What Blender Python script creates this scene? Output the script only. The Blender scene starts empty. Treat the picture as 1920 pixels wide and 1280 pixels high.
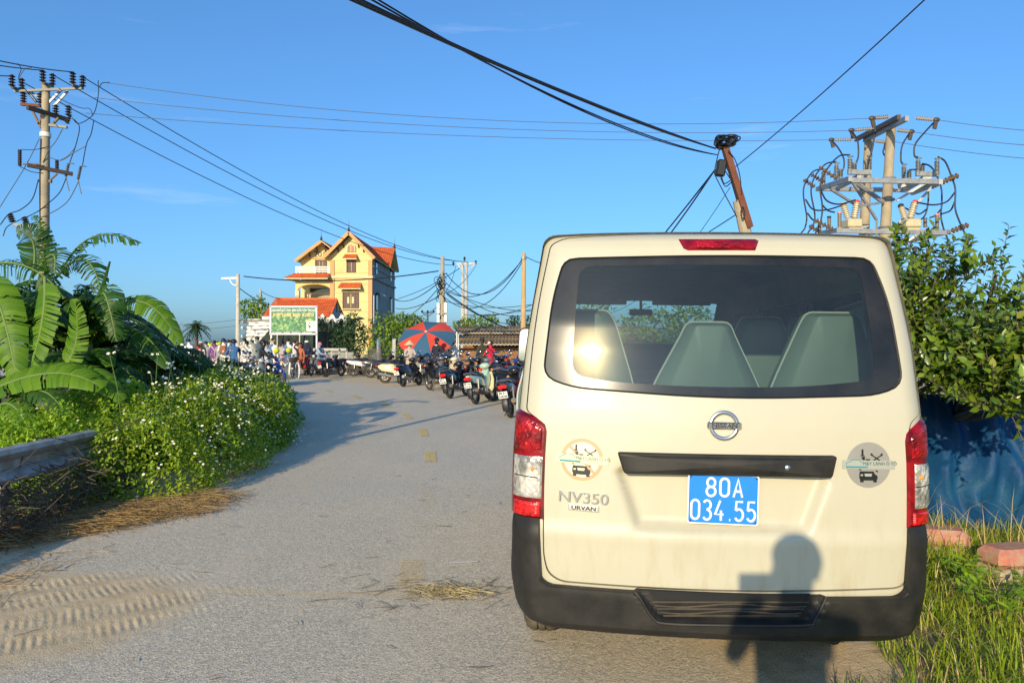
import bpy, bmesh, math, random
import numpy as np
from mathutils import Vector, Matrix, Quaternion
random.seed(7); RNG = np.random.default_rng(11)
SC = bpy.context.scene
COL = SC.collection
PI = math.pi
def rad(a): return math.radians(a)

# ------------------------------------------------------------------ camera, sky, sun, exposure
CAM_H = 1.52; FPX = 1440.0; HOR = 645.0
cam = bpy.data.cameras.new('camera'); cam_o = bpy.data.objects.new('camera', cam); COL.objects.link(cam_o)
cam.sensor_width = 36; cam.lens = 27.0; cam.clip_start = 0.03; cam.clip_end = 6000
cam_o.location = (0, 0, CAM_H); cam_o.rotation_euler = (rad(90) + math.atan(5 / FPX), 0, 0)
SC.camera = cam_o
SUN_AZ = rad(17.5); SUN_EL = rad(16.4)
SUN_DIR = Vector((math.sin(SUN_AZ) * math.cos(SUN_EL), math.cos(SUN_AZ) * math.cos(SUN_EL), -math.sin(SUN_EL)))
sun = bpy.data.lights.new('sun', 'SUN'); sun_o = bpy.data.objects.new('sun', sun); COL.objects.link(sun_o)
sun.energy = 3.5; sun.angle = rad(0.53); sun.color = (1.0, 0.83, 0.55)
sun_o.rotation_euler = SUN_DIR.to_track_quat('-Z', 'Y').to_euler()
W = bpy.data.worlds.new('World'); SC.world = W; W.use_nodes = True
wn = W.node_tree.nodes; wl = W.node_tree.links
bgn = wn['Background']; bgn.inputs['Strength'].default_value = 0.15
sky = wn.new('ShaderNodeTexSky'); sky.sky_type = 'NISHITA'; sky.sun_disc = False
sky.sun_elevation = SUN_EL; sky.sun_rotation = rad(180) + SUN_AZ
sky.altitude = 0; sky.air_density = 1.0; sky.dust_density = 1.3; sky.ozone_density = 8.0
gam = wn.new('ShaderNodeGamma'); gam.inputs['Gamma'].default_value = 0.85
wl.new(sky.outputs[0], gam.inputs['Color'])
hsv = wn.new('ShaderNodeVectorMath'); hsv.operation = 'MULTIPLY'; hsv.inputs[1].default_value = (1.0, 1.15, 1.19)
wl.new(gam.outputs[0], hsv.inputs[0])
# thin high cirrus wisps
tcw = wn.new('ShaderNodeTexCoord'); mpw = wn.new('ShaderNodeMapping'); mpw.inputs['Scale'].default_value = (1.2, 1.2, 12.0)
mpw.inputs['Rotation'].default_value = (0, rad(5), 0.4); mpw.inputs['Location'].default_value = (.6, .74, 1.52)
nzw = wn.new('ShaderNodeTexNoise'); nzw.inputs['Scale'].default_value = 2.3; nzw.inputs['Detail'].default_value = 7; nzw.inputs['Roughness'].default_value = 0.6
rpw = wn.new('ShaderNodeValToRGB'); rpw.color_ramp.elements[0].position = 0.64; rpw.color_ramp.elements[1].position = 0.98
rpw.color_ramp.elements[1].color = (0.35, 0.35, 0.35, 1)
mxw = wn.new('ShaderNodeMix'); mxw.data_type = 'RGBA'
wl.new(tcw.outputs['Generated'], mpw.inputs[0]); wl.new(mpw.outputs[0], nzw.inputs['Vector']); wl.new(nzw.outputs['Fac'], rpw.inputs[0])
wl.new(rpw.outputs[0], mxw.inputs['Factor']); wl.new(hsv.outputs[0], mxw.inputs['A']); mxw.inputs['B'].default_value = (5.4, 5.6, 5.9, 1)
wl.new(mxw.outputs['Result'], bgn.inputs['Color'])
SC.view_settings.view_transform = 'Standard'; SC.view_settings.look = 'None'
SC.view_settings.exposure = 0.55; SC.view_settings.gamma = 1.0; SC.view_settings.use_curve_mapping = False
SC.render.engine = 'CYCLES'
SC.cycles.max_bounces = 8; SC.cycles.transparent_max_bounces = 16

def at(px, py, Y):
    """world point seen at photo pixel (px,py) at distance Y along the road"""
    return Vector(((px - 960) / FPX * Y, Y, CAM_H - (py - HOR) / FPX * Y))
def gp(px, py):
    Y = CAM_H * FPX / (py - HOR)
    return Vector(((px - 960) / FPX * Y, Y, 0))

# ------------------------------------------------------------------ mesh helpers
class MB:
    def __init__(s): s.v = []; s.f = []; s.m = []; s.uvs = None
    def add(s, vs, fs, mi=0):
        b = len(s.v); s.v.extend([tuple(p) for p in vs])
        for q in fs: s.f.append(tuple(b + i for i in q)); s.m.append(mi)
        return s
    def box(s, c, size, mi=0, M=None, bev=0.0):
        x, y, z = size[0] / 2, size[1] / 2, size[2] / 2
        if bev <= 0:
            vs = [(-x, -y, -z), (x, -y, -z), (x, y, -z), (-x, y, -z), (-x, -y, z), (x, -y, z), (x, y, z), (-x, y, z)]
            fs = [(0, 3, 2, 1), (4, 5, 6, 7), (0, 1, 5, 4), (1, 2, 6, 5), (2, 3, 7, 6), (3, 0, 4, 7)]
        else:
            vs = []; b = bev
            for (zz, ins) in ((-z, b), (-z + b, 0), (z - b, 0), (z, b)):
                X, Y_ = x - ins, y - ins; k = b if ins == 0 else b * .6
                for (qx, qy) in ((-X + k, -Y_), (X - k, -Y_), (X, -Y_ + k), (X, Y_ - k), (X - k, Y_), (-X + k, Y_), (-X, Y_ - k), (-X, -Y_ + k)): vs.append((qx, qy, zz))
            fs = [tuple(range(7, -1, -1)), tuple(range(24, 32))]
            for r in range(3):
                for i in range(8): fs.append((r * 8 + i, r * 8 + (i + 1) % 8, r * 8 + 8 + (i + 1) % 8, r * 8 + 8 + i))
        c = Vector(c)
        vs = [(M @ Vector(p) if M is not None else Vector(p)) + c for p in vs]
        return s.add(vs, fs, mi)
    def beam(s, a, b, w, h, mi=0, up=(0, 0, 1)):
        a = Vector(a); b = Vector(b); d = b - a; L = d.length
        if L < 1e-6: return s
        d.normalize(); u = Vector(up)
        if abs(d.dot(u)) > .98: u = Vector((0, 1, 0))
        x = d.cross(u).normalized(); z = x.cross(d)
        M = Matrix((x, d, z)).transposed()
        return s.box((a + b) / 2, (w, L, h), mi, M)
    def tube(s, pts, r, n=8, mi=0, caps=True):
        pts = [Vector(p) for p in pts]; N = len(pts)
        rs = r if isinstance(r, (list, tuple)) else [r] * N
        d0 = (pts[1] - pts[0]).normalized()
        u = Vector((0, 0, 1)) if abs(d0.z) < .9 else Vector((1, 0, 0))
        x = d0.cross(u).normalized(); vs = []; pd = d0
        for i in range(N):
            d = (pts[min(i + 1, N - 1)] - pts[max(i - 1, 0)])
            d = d.normalized() if d.length > 1e-9 else pd
            q = pd.rotation_difference(d); x = (q @ x); x = (x - d * x.dot(d)).normalized(); y = d.cross(x); pd = d
            for k in range(n):
                a = 2 * PI * k / n; vs.append(pts[i] + (x * math.cos(a) + y * math.sin(a)) * rs[i])
        fs = []
        for i in range(N - 1):
            for k in range(n): fs.append((i * n + k, i * n + (k + 1) % n, (i + 1) * n + (k + 1) % n, (i + 1) * n + k))
        if caps: fs.append(tuple(range(n - 1, -1, -1))); fs.append(tuple((N - 1) * n + k for k in range(n)))
        return s.add(vs, fs, mi)
    def cyl(s, a, b, r0, r1=None, n=12, mi=0, caps=True): return s.tube([a, b], [r0, r0 if r1 is None else r1], n, mi, caps)
    def ell(s, c, r, n=12, m=8, mi=0, M=None):
        vs = []; fs = []; c = Vector(c)
        for i in range(m + 1):
            t = PI * i / m
            for k in range(n):
                a = 2 * PI * k / n; p = Vector((r[0] * math.sin(t) * math.cos(a), r[1] * math.sin(t) * math.sin(a), r[2] * math.cos(t)))
                vs.append((M @ p if M is not None else p) + c)
        for i in range(m):
            for k in range(n):
                q = (i * n + k, (i + 1) * n + k, (i + 1) * n + (k + 1) % n, i * n + (k + 1) % n)
                if i == 0: q = (q[0], q[1], q[2])
                elif i == m - 1: q = (q[0], q[1], q[3])
                fs.append(q)
        return s.add(vs, fs, mi)
    def lathe(s, a, d, prof, n=16, mi=0):
        """prof: list of (dist along axis d, radius)"""
        a = Vector(a); d = Vector(d).normalized(); u = Vector((0, 0, 1)) if abs(d.z) < .9 else Vector((1, 0, 0))
        x = d.cross(u).normalized(); y = d.cross(x); vs = []; fs = []
        for (t, r) in prof:
            for k in range(n):
                an = 2 * PI * k / n; vs.append(a + d * t + (x * math.cos(an) + y * math.sin(an)) * r)
        for i in range(len(prof) - 1):
            for k in range(n): fs.append((i * n + k, i * n + (k + 1) % n, (i + 1) * n + (k + 1) % n, (i + 1) * n + k))
        return s.add(vs, fs, mi)
    def torus(s, c, ax, R, r, n=28, m=8, mi=0, flat=1.0):
        ax = Vector(ax).normalized(); u = Vector((0, 0, 1)) if abs(ax.z) < .9 else Vector((1, 0, 0))
        x = ax.cross(u).normalized(); y = ax.cross(x); c = Vector(c); vs = []; fs = []
        for i in range(n):
            a = 2 * PI * i / n; e = x * math.cos(a) + y * math.sin(a)
            for k in range(m):
                b = 2 * PI * k / m; vs.append(c + e * (R + r * math.cos(b)) + ax * (r * flat * math.sin(b)))
        for i in range(n):
            for k in range(m): fs.append((i * m + k, ((i + 1) % n) * m + k, ((i + 1) % n) * m + (k + 1) % m, i * m + (k + 1) % m))
        return s.add(vs, fs, mi)
    def grid(s, P, mi=0, keep=None, flip=False):
        """P[i][j] points"""
        nI = len(P); nJ = len(P[0]); vs = [p for row in P for p in row]; fs = []
        for i in range(nI - 1):
            for j in range(nJ - 1):
                if keep is not None and not keep(i, j): continue
                q = (i * nJ + j, i * nJ + j + 1, (i + 1) * nJ + j + 1, (i + 1) * nJ + j)
                fs.append(q[::-1] if flip else q)
        return s.add(vs, fs, mi)
    def loft(s, sections, mi=0, caps=True):
        n = len(sections[0]); vs = [p for sec in sections for p in sec]; fs = []
        for i in range(len(sections) - 1):
            for k in range(n): fs.append((i * n + k, i * n + (k + 1) % n, (i + 1) * n + (k + 1) % n, (i + 1) * n + k))
        if caps: fs.append(tuple(range(n - 1, -1, -1))); fs.append(tuple((len(sections) - 1) * n + k for k in range(n)))
        return s.add(vs, fs, mi)
    def prism(s, poly, y0, y1, mi=0, ax='y'):
        def mk(p, y): return (p[0], y, p[1]) if ax == 'y' else ((y, p[0], p[1]) if ax == 'x' else (p[0], p[1], y))
        n = len(poly); vs = [mk(p, y0) for p in poly] + [mk(p, y1) for p in poly]
        fs = [tuple(range(n - 1, -1, -1)), tuple(range(n, 2 * n))] + [(k, (k + 1) % n, n + (k + 1) % n, n + k) for k in range(n)]
        return s.add(vs, fs, mi)
    def build(s, name, mats, parent=None, smooth=True, ang=35, loc=None, fixn=True):
        if not isinstance(mats, (list, tuple)): mats = [mats]
        me = bpy.data.meshes.new(name); me.from_pydata(s.v, [], s.f)
        for m in mats: me.materials.append(m)
        if len(mats) > 1: me.polygons.foreach_set('material_index', s.m)
        if fixn and len(s.f) < 60000:
            bm = bmesh.new(); bm.from_mesh(me); bmesh.ops.recalc_face_normals(bm, faces=bm.faces); bm.to_mesh(me); bm.free()
        if smooth:
            me.polygons.foreach_set('use_smooth', [True] * len(me.polygons))
            me.update()
            try: me.set_sharp_from_angle(angle=rad(ang))
            except Exception: pass
        me.update()
        return link(name, me, parent, loc)
def link(name, me, parent=None, loc=None):
    o = bpy.data.objects.new(name, me); COL.objects.link(o)
    if parent is not None: o.parent = parent
    if loc is not None: o.location = loc
    return o
def fastmesh(name, V, F, mats, parent=None, smooth=True, mi=None):
    """V (N,3) array; F (M,k) array all same k"""
    me = bpy.data.meshes.new(name); V = np.asarray(V, dtype=np.float32); F = np.asarray(F, dtype=np.int32)
    me.vertices.add(len(V)); me.vertices.foreach_set('co', V.ravel())
    k = F.shape[1]; me.loops.add(F.size); me.loops.foreach_set('vertex_index', F.ravel())
    me.polygons.add(len(F)); me.polygons.foreach_set('loop_start', np.arange(0, F.size, k, dtype=np.int32))
    if smooth: me.polygons.foreach_set('use_smooth', np.ones(len(F), dtype=bool))
    if not isinstance(mats, (list, tuple)): mats = [mats]
    for m in mats: me.materials.append(m)
    if mi is not None: me.polygons.foreach_set('material_index', np.asarray(mi, dtype=np.int32))
    me.update(calc_edges=True); me.validate()
    return link(name, me, parent)
def tag(o, label=None, cat=None, group=None, kind=None):
    if label: o['label'] = label
    if cat: o['category'] = cat
    if group: o['group'] = group
    if kind: o['kind'] = kind
    return o
def thing(name, label, cat, loc=(0, 0, 0), rz=0, group=None):
    o = bpy.data.objects.new(name, None); COL.objects.link(o); o.location = loc; o.rotation_euler = (0, 0, rz)
    return tag(o, label, cat, group)
def copy_tree(o, parent=None):
    c = o.copy(); COL.objects.link(c)
    if parent is not None: c.parent = parent
    for ch in list(o.children): copy_tree(ch, c)
    return c
def catmull(pts, n=8):
    pts = [Vector(p) for p in pts]; out = []
    P = [pts[0] * 2 - pts[1]] + pts + [pts[-1] * 2 - pts[-2]]
    for i in range(1, len(P) - 2):
        for k in range(n):
            t = k / n; a, b, c, d = P[i - 1], P[i], P[i + 1], P[i + 2]
            out.append(0.5 * ((2 * b) + (c - a) * t + (2 * a - 5 * b + 4 * c - d) * t * t + (3 * b - a - 3 * c + d) * t ** 3))
    out.append(pts[-1]); return out
def text2d(s, size=1.0, align='CENTER', spacing=1.0, extrude=0.0, bold=0.0, xs=1.0):
    cu = bpy.data.curves.new('lettering', 'FONT'); cu.body = s; cu.size = size; cu.align_x = align; cu.align_y = 'CENTER'
    cu.space_character = spacing; cu.extrude = extrude; cu.offset = bold; cu.resolution_u = 3
    o = bpy.data.objects.new('lettering', cu); COL.objects.link(o)
    dg = bpy.context.evaluated_depsgraph_get(); dg.update()
    me = o.evaluated_get(dg).to_mesh()
    vs = [(v.co.x * xs, v.co.y, v.co.z) for v in me.vertices]; fs = [tuple(p.vertices) for p in me.polygons]
    o.evaluated_get(dg).to_mesh_clear(); bpy.data.objects.remove(o); bpy.data.curves.remove(cu)
    return vs, fs

# ------------------------------------------------------------------ materials
MAT = {}
def mat(name, col, rough=0.6, metal=0.0, var=0.0, vscale=8.0, bump=0.0, bscale=40.0, spec=0.5, coat=0.0, var_col=None, rvar=0.0, trans=0.0, obj=True):
    if name in MAT: return MAT[name]
    m = bpy.data.materials.new(name); m.use_nodes = True; n = m.node_tree.nodes; l = m.node_tree.links; b = n['Principled BSDF']
    b.inputs['Base Color'].default_value = (*col, 1); b.inputs['Roughness'].default_value = rough; b.inputs['Metallic'].default_value = metal
    b.inputs['Specular IOR Level'].default_value = spec; b.inputs['Coat Weight'].default_value = coat; b.inputs['Coat Roughness'].default_value = 0.06
    tc = n.new('ShaderNodeTexCoord')
    if var > 0 or var_col:
        z = n.new('ShaderNodeTexNoise'); z.inputs['Scale'].default_value = vscale; z.inputs['Detail'].default_value = 6; z.inputs['Roughness'].default_value = .62
        l.new(tc.outputs['Object'], z.inputs['Vector'])
        r = n.new('ShaderNodeMapRange'); r.inputs['From Min'].default_value = .35; r.inputs['From Max'].default_value = .68; l.new(z.outputs['Fac'], r.inputs['Value'])
        mx = n.new('ShaderNodeMix'); mx.data_type = 'RGBA'
        c2 = var_col if var_col else tuple(max(0, c * (1 - var)) for c in col)
        mx.inputs['A'].default_value = (*col, 1); mx.inputs['B'].default_value = (*c2, 1); l.new(r.outputs[0], mx.inputs['Factor'])
        l.new(mx.outputs['Result'], b.inputs['Base Color'])
        if rvar:
            r2 = n.new('ShaderNodeMapRange'); r2.inputs['To Min'].default_value = rough - rvar; r2.inputs['To Max'].default_value = rough + rvar
            l.new(z.outputs['Fac'], r2.inputs['Value']); l.new(r2.outputs[0], b.inputs['Roughness'])
    if bump > 0:
        z2 = n.new('ShaderNodeTexNoise'); z2.inputs['Scale'].default_value = bscale; z2.inputs['Detail'].default_value = 4
        l.new(tc.outputs['Object'], z2.inputs['Vector']); bp = n.new('ShaderNodeBump'); bp.inputs['Strength'].default_value = bump; bp.inputs['Distance'].default_value = 0.02
        l.new(z2.outputs['Fac'], bp.inputs['Height']); l.new(bp.outputs[0], b.inputs['Normal'])
    MAT[name] = m; return m
def leafmat(name, c1, c2, rough=0.4, trans=0.35, spec=0.4, tcol=None, wear=None):
    if name in MAT: return MAT[name]
    m = bpy.data.materials.new(name); m.use_nodes = True; n = m.node_tree.nodes; l = m.node_tree.links; b = n['Principled BSDF']; out = n['Material Output']
    g = n.new('ShaderNodeNewGeometry'); oi = n.new('ShaderNodeObjectInfo'); ad = n.new('ShaderNodeMath'); ad.operation = 'ADD'
    l.new(g.outputs['Random Per Island'], ad.inputs[0]); l.new(oi.outputs['Random'], ad.inputs[1]); fr = n.new('ShaderNodeMath'); fr.operation = 'FRACT'; l.new(ad.outputs[0], fr.inputs[0])
    mx = n.new('ShaderNodeMix'); mx.data_type = 'RGBA'; mx.inputs['A'].default_value = (*c1, 1); mx.inputs['B'].default_value = (*c2, 1); l.new(fr.outputs[0], mx.inputs['Factor'])
    csrc = mx.outputs['Result']
    if wear:
        tc = n.new('ShaderNodeTexCoord'); z = n.new('ShaderNodeTexNoise'); z.inputs['Scale'].default_value = 9; z.inputs['Detail'].default_value = 5; l.new(tc.outputs['Object'], z.inputs['Vector'])
        rp = n.new('ShaderNodeMapRange'); rp.inputs['From Min'].default_value = .6; rp.inputs['From Max'].default_value = .75; l.new(z.outputs['Fac'], rp.inputs['Value'])
        m2 = n.new('ShaderNodeMix'); m2.data_type = 'RGBA'; l.new(rp.outputs[0], m2.inputs['Factor']); l.new(csrc, m2.inputs['A']); m2.inputs['B'].default_value = (*wear, 1); csrc = m2.outputs['Result']
    l.new(csrc, b.inputs['Base Color']); b.inputs['Roughness'].default_value = rough; b.inputs['Specular IOR Level'].default_value = spec
    t = n.new('ShaderNodeBsdfTranslucent')
    if tcol: t.inputs['Color'].default_value = (*tcol, 1)
    else: l.new(csrc, t.inputs['Color'])
    ms = n.new('ShaderNodeMixShader'); ms.inputs[0].default_value = trans; l.new(b.outputs[0], ms.inputs[1]); l.new(t.outputs[0], ms.inputs[2]); l.new(ms.outputs[0], out.inputs['Surface'])
    MAT[name] = m; return m
def glassmat(name, tint, dust=0.06, spec_fac=1.0, halo=0.0, dustcol=(.55, .55, .45)):
    m = bpy.data.materials.new(name); m.use_nodes = True; n = m.node_tree.nodes; l = m.node_tree.links; out = n['Material Output']; n.remove(n['Principled BSDF'])
    tr = n.new('ShaderNodeBsdfTransparent'); tr.inputs['Color'].default_value = (*tint, 1)
    gl = n.new('ShaderNodeBsdfGlossy'); gl.inputs['Roughness'].default_value = 0.03; gl.inputs['Color'].default_value = (1, 1, 1, 1)
    fr = n.new('ShaderNodeFresnel'); fr.inputs['IOR'].default_value = 1.5
    m1 = n.new('ShaderNodeMixShader'); l.new(fr.outputs[0], m1.inputs[0]); l.new(tr.outputs[0], m1.inputs[1]); l.new(gl.outputs[0], m1.inputs[2]); last = m1.outputs[0]
    if halo > 0:
        g2 = n.new('ShaderNodeBsdfGlossy'); g2.inputs['Roughness'].default_value = 0.15; g2.inputs['Color'].default_value = (1, .9, .6, 1)
        m2 = n.new('ShaderNodeMixShader'); m2.inputs[0].default_value = halo; l.new(last, m2.inputs[1]); l.new(g2.outputs[0], m2.inputs[2]); last = m2.outputs[0]
    if dust > 0:
        tc = n.new('ShaderNodeTexCoord'); z = n.new('ShaderNodeTexNoise'); z.inputs['Scale'].default_value = 3.2; z.inputs['Detail'].default_value = 8; z.inputs['Roughness'].default_value = .7
        mp = n.new('ShaderNodeMapping'); mp.inputs['Scale'].default_value = (1, 1, 1.8); l.new(tc.outputs['Object'], mp.inputs[0]); l.new(mp.outputs[0], z.inputs['Vector'])
        r = n.new('ShaderNodeMapRange'); r.inputs['From Min'].default_value = .3; r.inputs['From Max'].default_value = .75; r.inputs['To Min'].default_value = dust * .6; r.inputs['To Max'].default_value = dust * 1.7; l.new(z.outputs['Fac'], r.inputs['Value'])
        d = n.new('ShaderNodeBsdfDiffuse'); d.inputs['Color'].default_value = (*dustcol, 1)
        m3 = n.new('ShaderNodeMixShader'); l.new(r.outputs[0], m3.inputs[0]); l.new(last, m3.inputs[1]); l.new(d.outputs[0], m3.inputs[2]); last = m3.outputs[0]
    l.new(last, out.inputs['Surface']); MAT[name] = m; return m
M_BLACK = mat('black_plastic', (.012, .012, .013), .45, var=.3, vscale=5)
M_RUBBER = mat('tyre_rubber', (.05, .045, .035), .9, var_col=(.20, .16, .10), vscale=6, bump=.2, bscale=60)
M_CHROME = mat('bright_metal', (.62, .62, .62), .22, 1.0)
M_STEEL = mat('galvanised_steel', (.36, .37, .37), .5, .4, var=.35, vscale=10)
M_DSTEEL = mat('dark_steel', (.07, .065, .06), .55, .4, var_col=(.12, .07, .04), vscale=12)
M_CONC = mat('weathered_concrete', (.43, .36, .24), .9, var_col=(.28, .23, .16), vscale=2.2, bump=.3, bscale=30)
M_CONCW = mat('pale_concrete', (.56, .53, .46), .9, var=.3, vscale=3, bump=.2, bscale=30)
M_WIRE = mat('black_cable', (.012, .013, .016), .5)
M_WIREG = mat('thin_grey_wire', (.10, .12, .16), .5)
M_CERAM = mat('dark_brown_ceramic', (.03, .018, .013), .25)
M_CREAMC = mat('cream_porcelain', (.55, .48, .33), .4)
M_WHITE = mat('white_paint', (.78, .77, .73), .5, var=.12, vscale=4)
# ------------------------------------------------------------------ ground, road
def poly_pts(px): return [gp(*p) for p in px]
ROAD_L = [(-9.0, -2.0), (-4.6, 2.0), (-3.75, 5.0), (-3.25, 7.2), (-3.12, 8.6), (-3.35, 11.2), (-4.2, 15.1), (-6.2, 20.0), (-9.2, 26.0), (-14.0, 31.5), (-22, 36.5), (-40, 41.0), (-70, 44)]
CENTRE = [(-.55, 1.5)] + [(gp(x, y).x, gp(x, y).y) for x, y in [(770, 1080), (803, 925), (807, 855), (795, 810), (765, 780), (735, 760), (703, 746), (668, 734)]] + [(-10.6, 31.0), (-16, 35.5), (-24, 39.5), (-40, 44), (-70, 47)]
def poly_interp(pl, y):
    for (a, b) in zip(pl, pl[1:]):
        if a[1] <= y <= b[1]: t = (y - a[1]) / (b[1] - a[1]); return a[0] + (b[0] - a[0]) * t
    return pl[-1][0]
def dist_poly(P, pl):
    """signed-ish distance of points P (N,2) to polyline"""
    best = np.full(len(P), 1e9); side = np.zeros(len(P))
    for a, b in zip(pl, pl[1:]):
        a = np.array(a); b = np.array(b); d = b - a; t = np.clip(((P - a) @ d) / (d @ d), 0, 1); q = a + t[:, None] * d
        r = P - q; ds = np.hypot(r[:, 0], r[:, 1]); cr = d[0] * r[:, 1] - d[1] * r[:, 0]
        u = ds < best - 1e-9; best = np.where(u, ds, best); side = np.where(u, np.sign(cr), side)
    return best * np.where(side == 0, 1, side)       # positive = left of the line
def noise2(x, y, s, seed=0):
    r = np.random.default_rng(seed); out = np.zeros_like(x)
    for k in range(6):
        a = r.uniform(0, 2 * PI); fr = s * (1.0 + .55 * k); ph = r.uniform(0, 7)
        out += np.sin((x * math.cos(a) + y * math.sin(a)) * fr + ph) / (1 + .5 * k)
    return out / 3
def ground_mat():
    m = bpy.data.materials.new('road_and_sand'); m.use_nodes = True; n = m.node_tree.nodes; l = m.node_tree.links; b = n['Principled BSDF']
    tc = n.new('ShaderNodeTexCoord')
    def noise(sc, det=5, ro=.6, mp=None):
        z = n.new('ShaderNodeTexNoise'); z.inputs['Scale'].default_value = sc; z.inputs['Detail'].default_value = det; z.inputs['Roughness'].default_value = ro
        if mp:
            q = n.new('ShaderNodeMapping'); q.inputs['Scale'].default_value = mp; l.new(tc.outputs['Object'], q.inputs[0]); l.new(q.outputs[0], z.inputs['Vector'])
        else: l.new(tc.outputs['Object'], z.inputs['Vector'])
        return z.outputs['Fac']
    def ramp(src, a, b_, c0=(0, 0, 0), c1=(1, 1, 1)):
        r = n.new('ShaderNodeValToRGB'); r.color_ramp.elements[0].position = a; r.color_ramp.elements[1].position = b_
        r.color_ramp.elements[0].color = (*c0, 1); r.color_ramp.elements[1].color = (*c1, 1); l.new(src, r.inputs[0]); return r.outputs[0]
    def mix(f, A, B, mode='MIX'):
        x = n.new('ShaderNodeMix'); x.data_type = 'RGBA'; x.blend_type = mode
        for s_, v in (('Factor', f), ('A', A), ('B', B)):
            if isinstance(v, (int, float)): x.inputs[s_].default_value = v
            elif isinstance(v, tuple): x.inputs[s_].default_value = (*v, 1)
            else: l.new(v, x.inputs[s_])
        return x.outputs['Result']
    at_ = n.new('ShaderNodeAttribute'); at_.attribute_name = 'sand'; sand = at_.outputs['Fac']
    # asphalt: pale worn, aggregate specks
    v = n.new('ShaderNodeTexVoronoi'); v.inputs['Scale'].default_value = 110; l.new(tc.outputs['Object'], v.inputs['Vector'])
    spk = n.new('ShaderNodeSeparateColor'); l.new(v.outputs['Color'], spk.inputs[0])
    agg = ramp(spk.outputs[0], .05, .95, (.39, .345, .262), (.74, .645, .485))
    big = ramp(noise(.55, 4, .55), .3, .72)
    asp = mix(big, agg, mix(1.0, agg, (1.12, 1.08, 1.02), 'MULTIPLY'))
    wear = ramp(noise(2.2, 7, .65, (1.0, .3, 1)), .52, .78)
    asp = mix(wear, asp, (.68, .57, .41))
    dk = ramp(noise(1.1, 8, .7), .62, .8); asp = mix(dk, asp, mix(1.0, asp, (.72, .72, .73), 'MULTIPLY'))
    # sand / dust
    sn = ramp(noise(9, 8, .68), .25, .75, (.54, .40, .22), (.84, .65, .40))
    gr = ramp(noise(140, 3, .6), .35, .7, (.8, .8, .8), (1.12, 1.12, 1.12)); sn = mix(1.0, sn, gr, 'MULTIPLY')
    ad = n.new('ShaderNodeMath'); ad.operation = 'ADD'; l.new(sand, ad.inputs[0])
    nn = n.new('ShaderNodeMapRange'); nn.inputs['To Min'].default_value = -.34; nn.inputs['To Max'].default_value = .34; l.new(noise(3.2, 9, .72), nn.inputs['Value']); l.new(nn.outputs[0], ad.inputs[1])
    msk = ramp(ad.outputs[0], .32, .72)
    col = mix(msk, asp, sn)
    # dry soil far off the road
    soil = n.new('ShaderNodeAttribute'); soil.attribute_name = 'soil'
    so = ramp(noise(5, 8, .7), .3, .7, (.10, .075, .04), (.24, .17, .09)); col = mix(soil.outputs['Fac'], col, so)
    l.new(col, b.inputs['Base Color']); b.inputs['Roughness'].default_value = .93; b.inputs['Specular IOR Level'].default_value = .25
    # relief
    bp = n.new('ShaderNodeBump'); bp.inputs['Strength'].default_value = .4; bp.inputs['Distance'].default_value = .005; l.new(v.outputs['Distance'], bp.inputs['Height'])
    bp2 = n.new('ShaderNodeBump'); bp2.inputs['Strength'].default_value = .28; bp2.inputs['Distance'].default_value = .03; l.new(noise(16, 9, .72), bp2.inputs['Height']); l.new(bp.outputs[0], bp2.inputs['Normal'])
    # tyre ribs in the dirt strip at the left verge
    rib = n.new('ShaderNodeAttribute'); rib.attribute_name = 'phase'; sn_ = n.new('ShaderNodeMath'); sn_.operation = 'SINE'; l.new(rib.outputs['Fac'], sn_.inputs[0])
    tk = n.new('ShaderNodeAttribute'); tk.attribute_name = 'trk'; mm = n.new('ShaderNodeMath'); mm.operation = 'MULTIPLY'; l.new(sn_.outputs[0], mm.inputs[0]); l.new(tk.outputs['Fac'], mm.inputs[1])
    brk = n.new('ShaderNodeMath'); brk.operation = 'MULTIPLY'; l.new(mm.outputs[0], brk.inputs[0]); l.new(ramp(noise(5, 6, .65), .38, .6), brk.inputs[1])
    bp3 = n.new('ShaderNodeBump'); bp3.inputs['Strength'].default_value = .42; bp3.inputs['Distance'].default_value = .005; l.new(brk.outputs[0], bp3.inputs['Height']); l.new(bp2.outputs[0], bp3.inputs['Normal'])
    l.new(bp3.outputs[0], b.inputs['Normal'])
    return m
M_ROAD = ground_mat()
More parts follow.
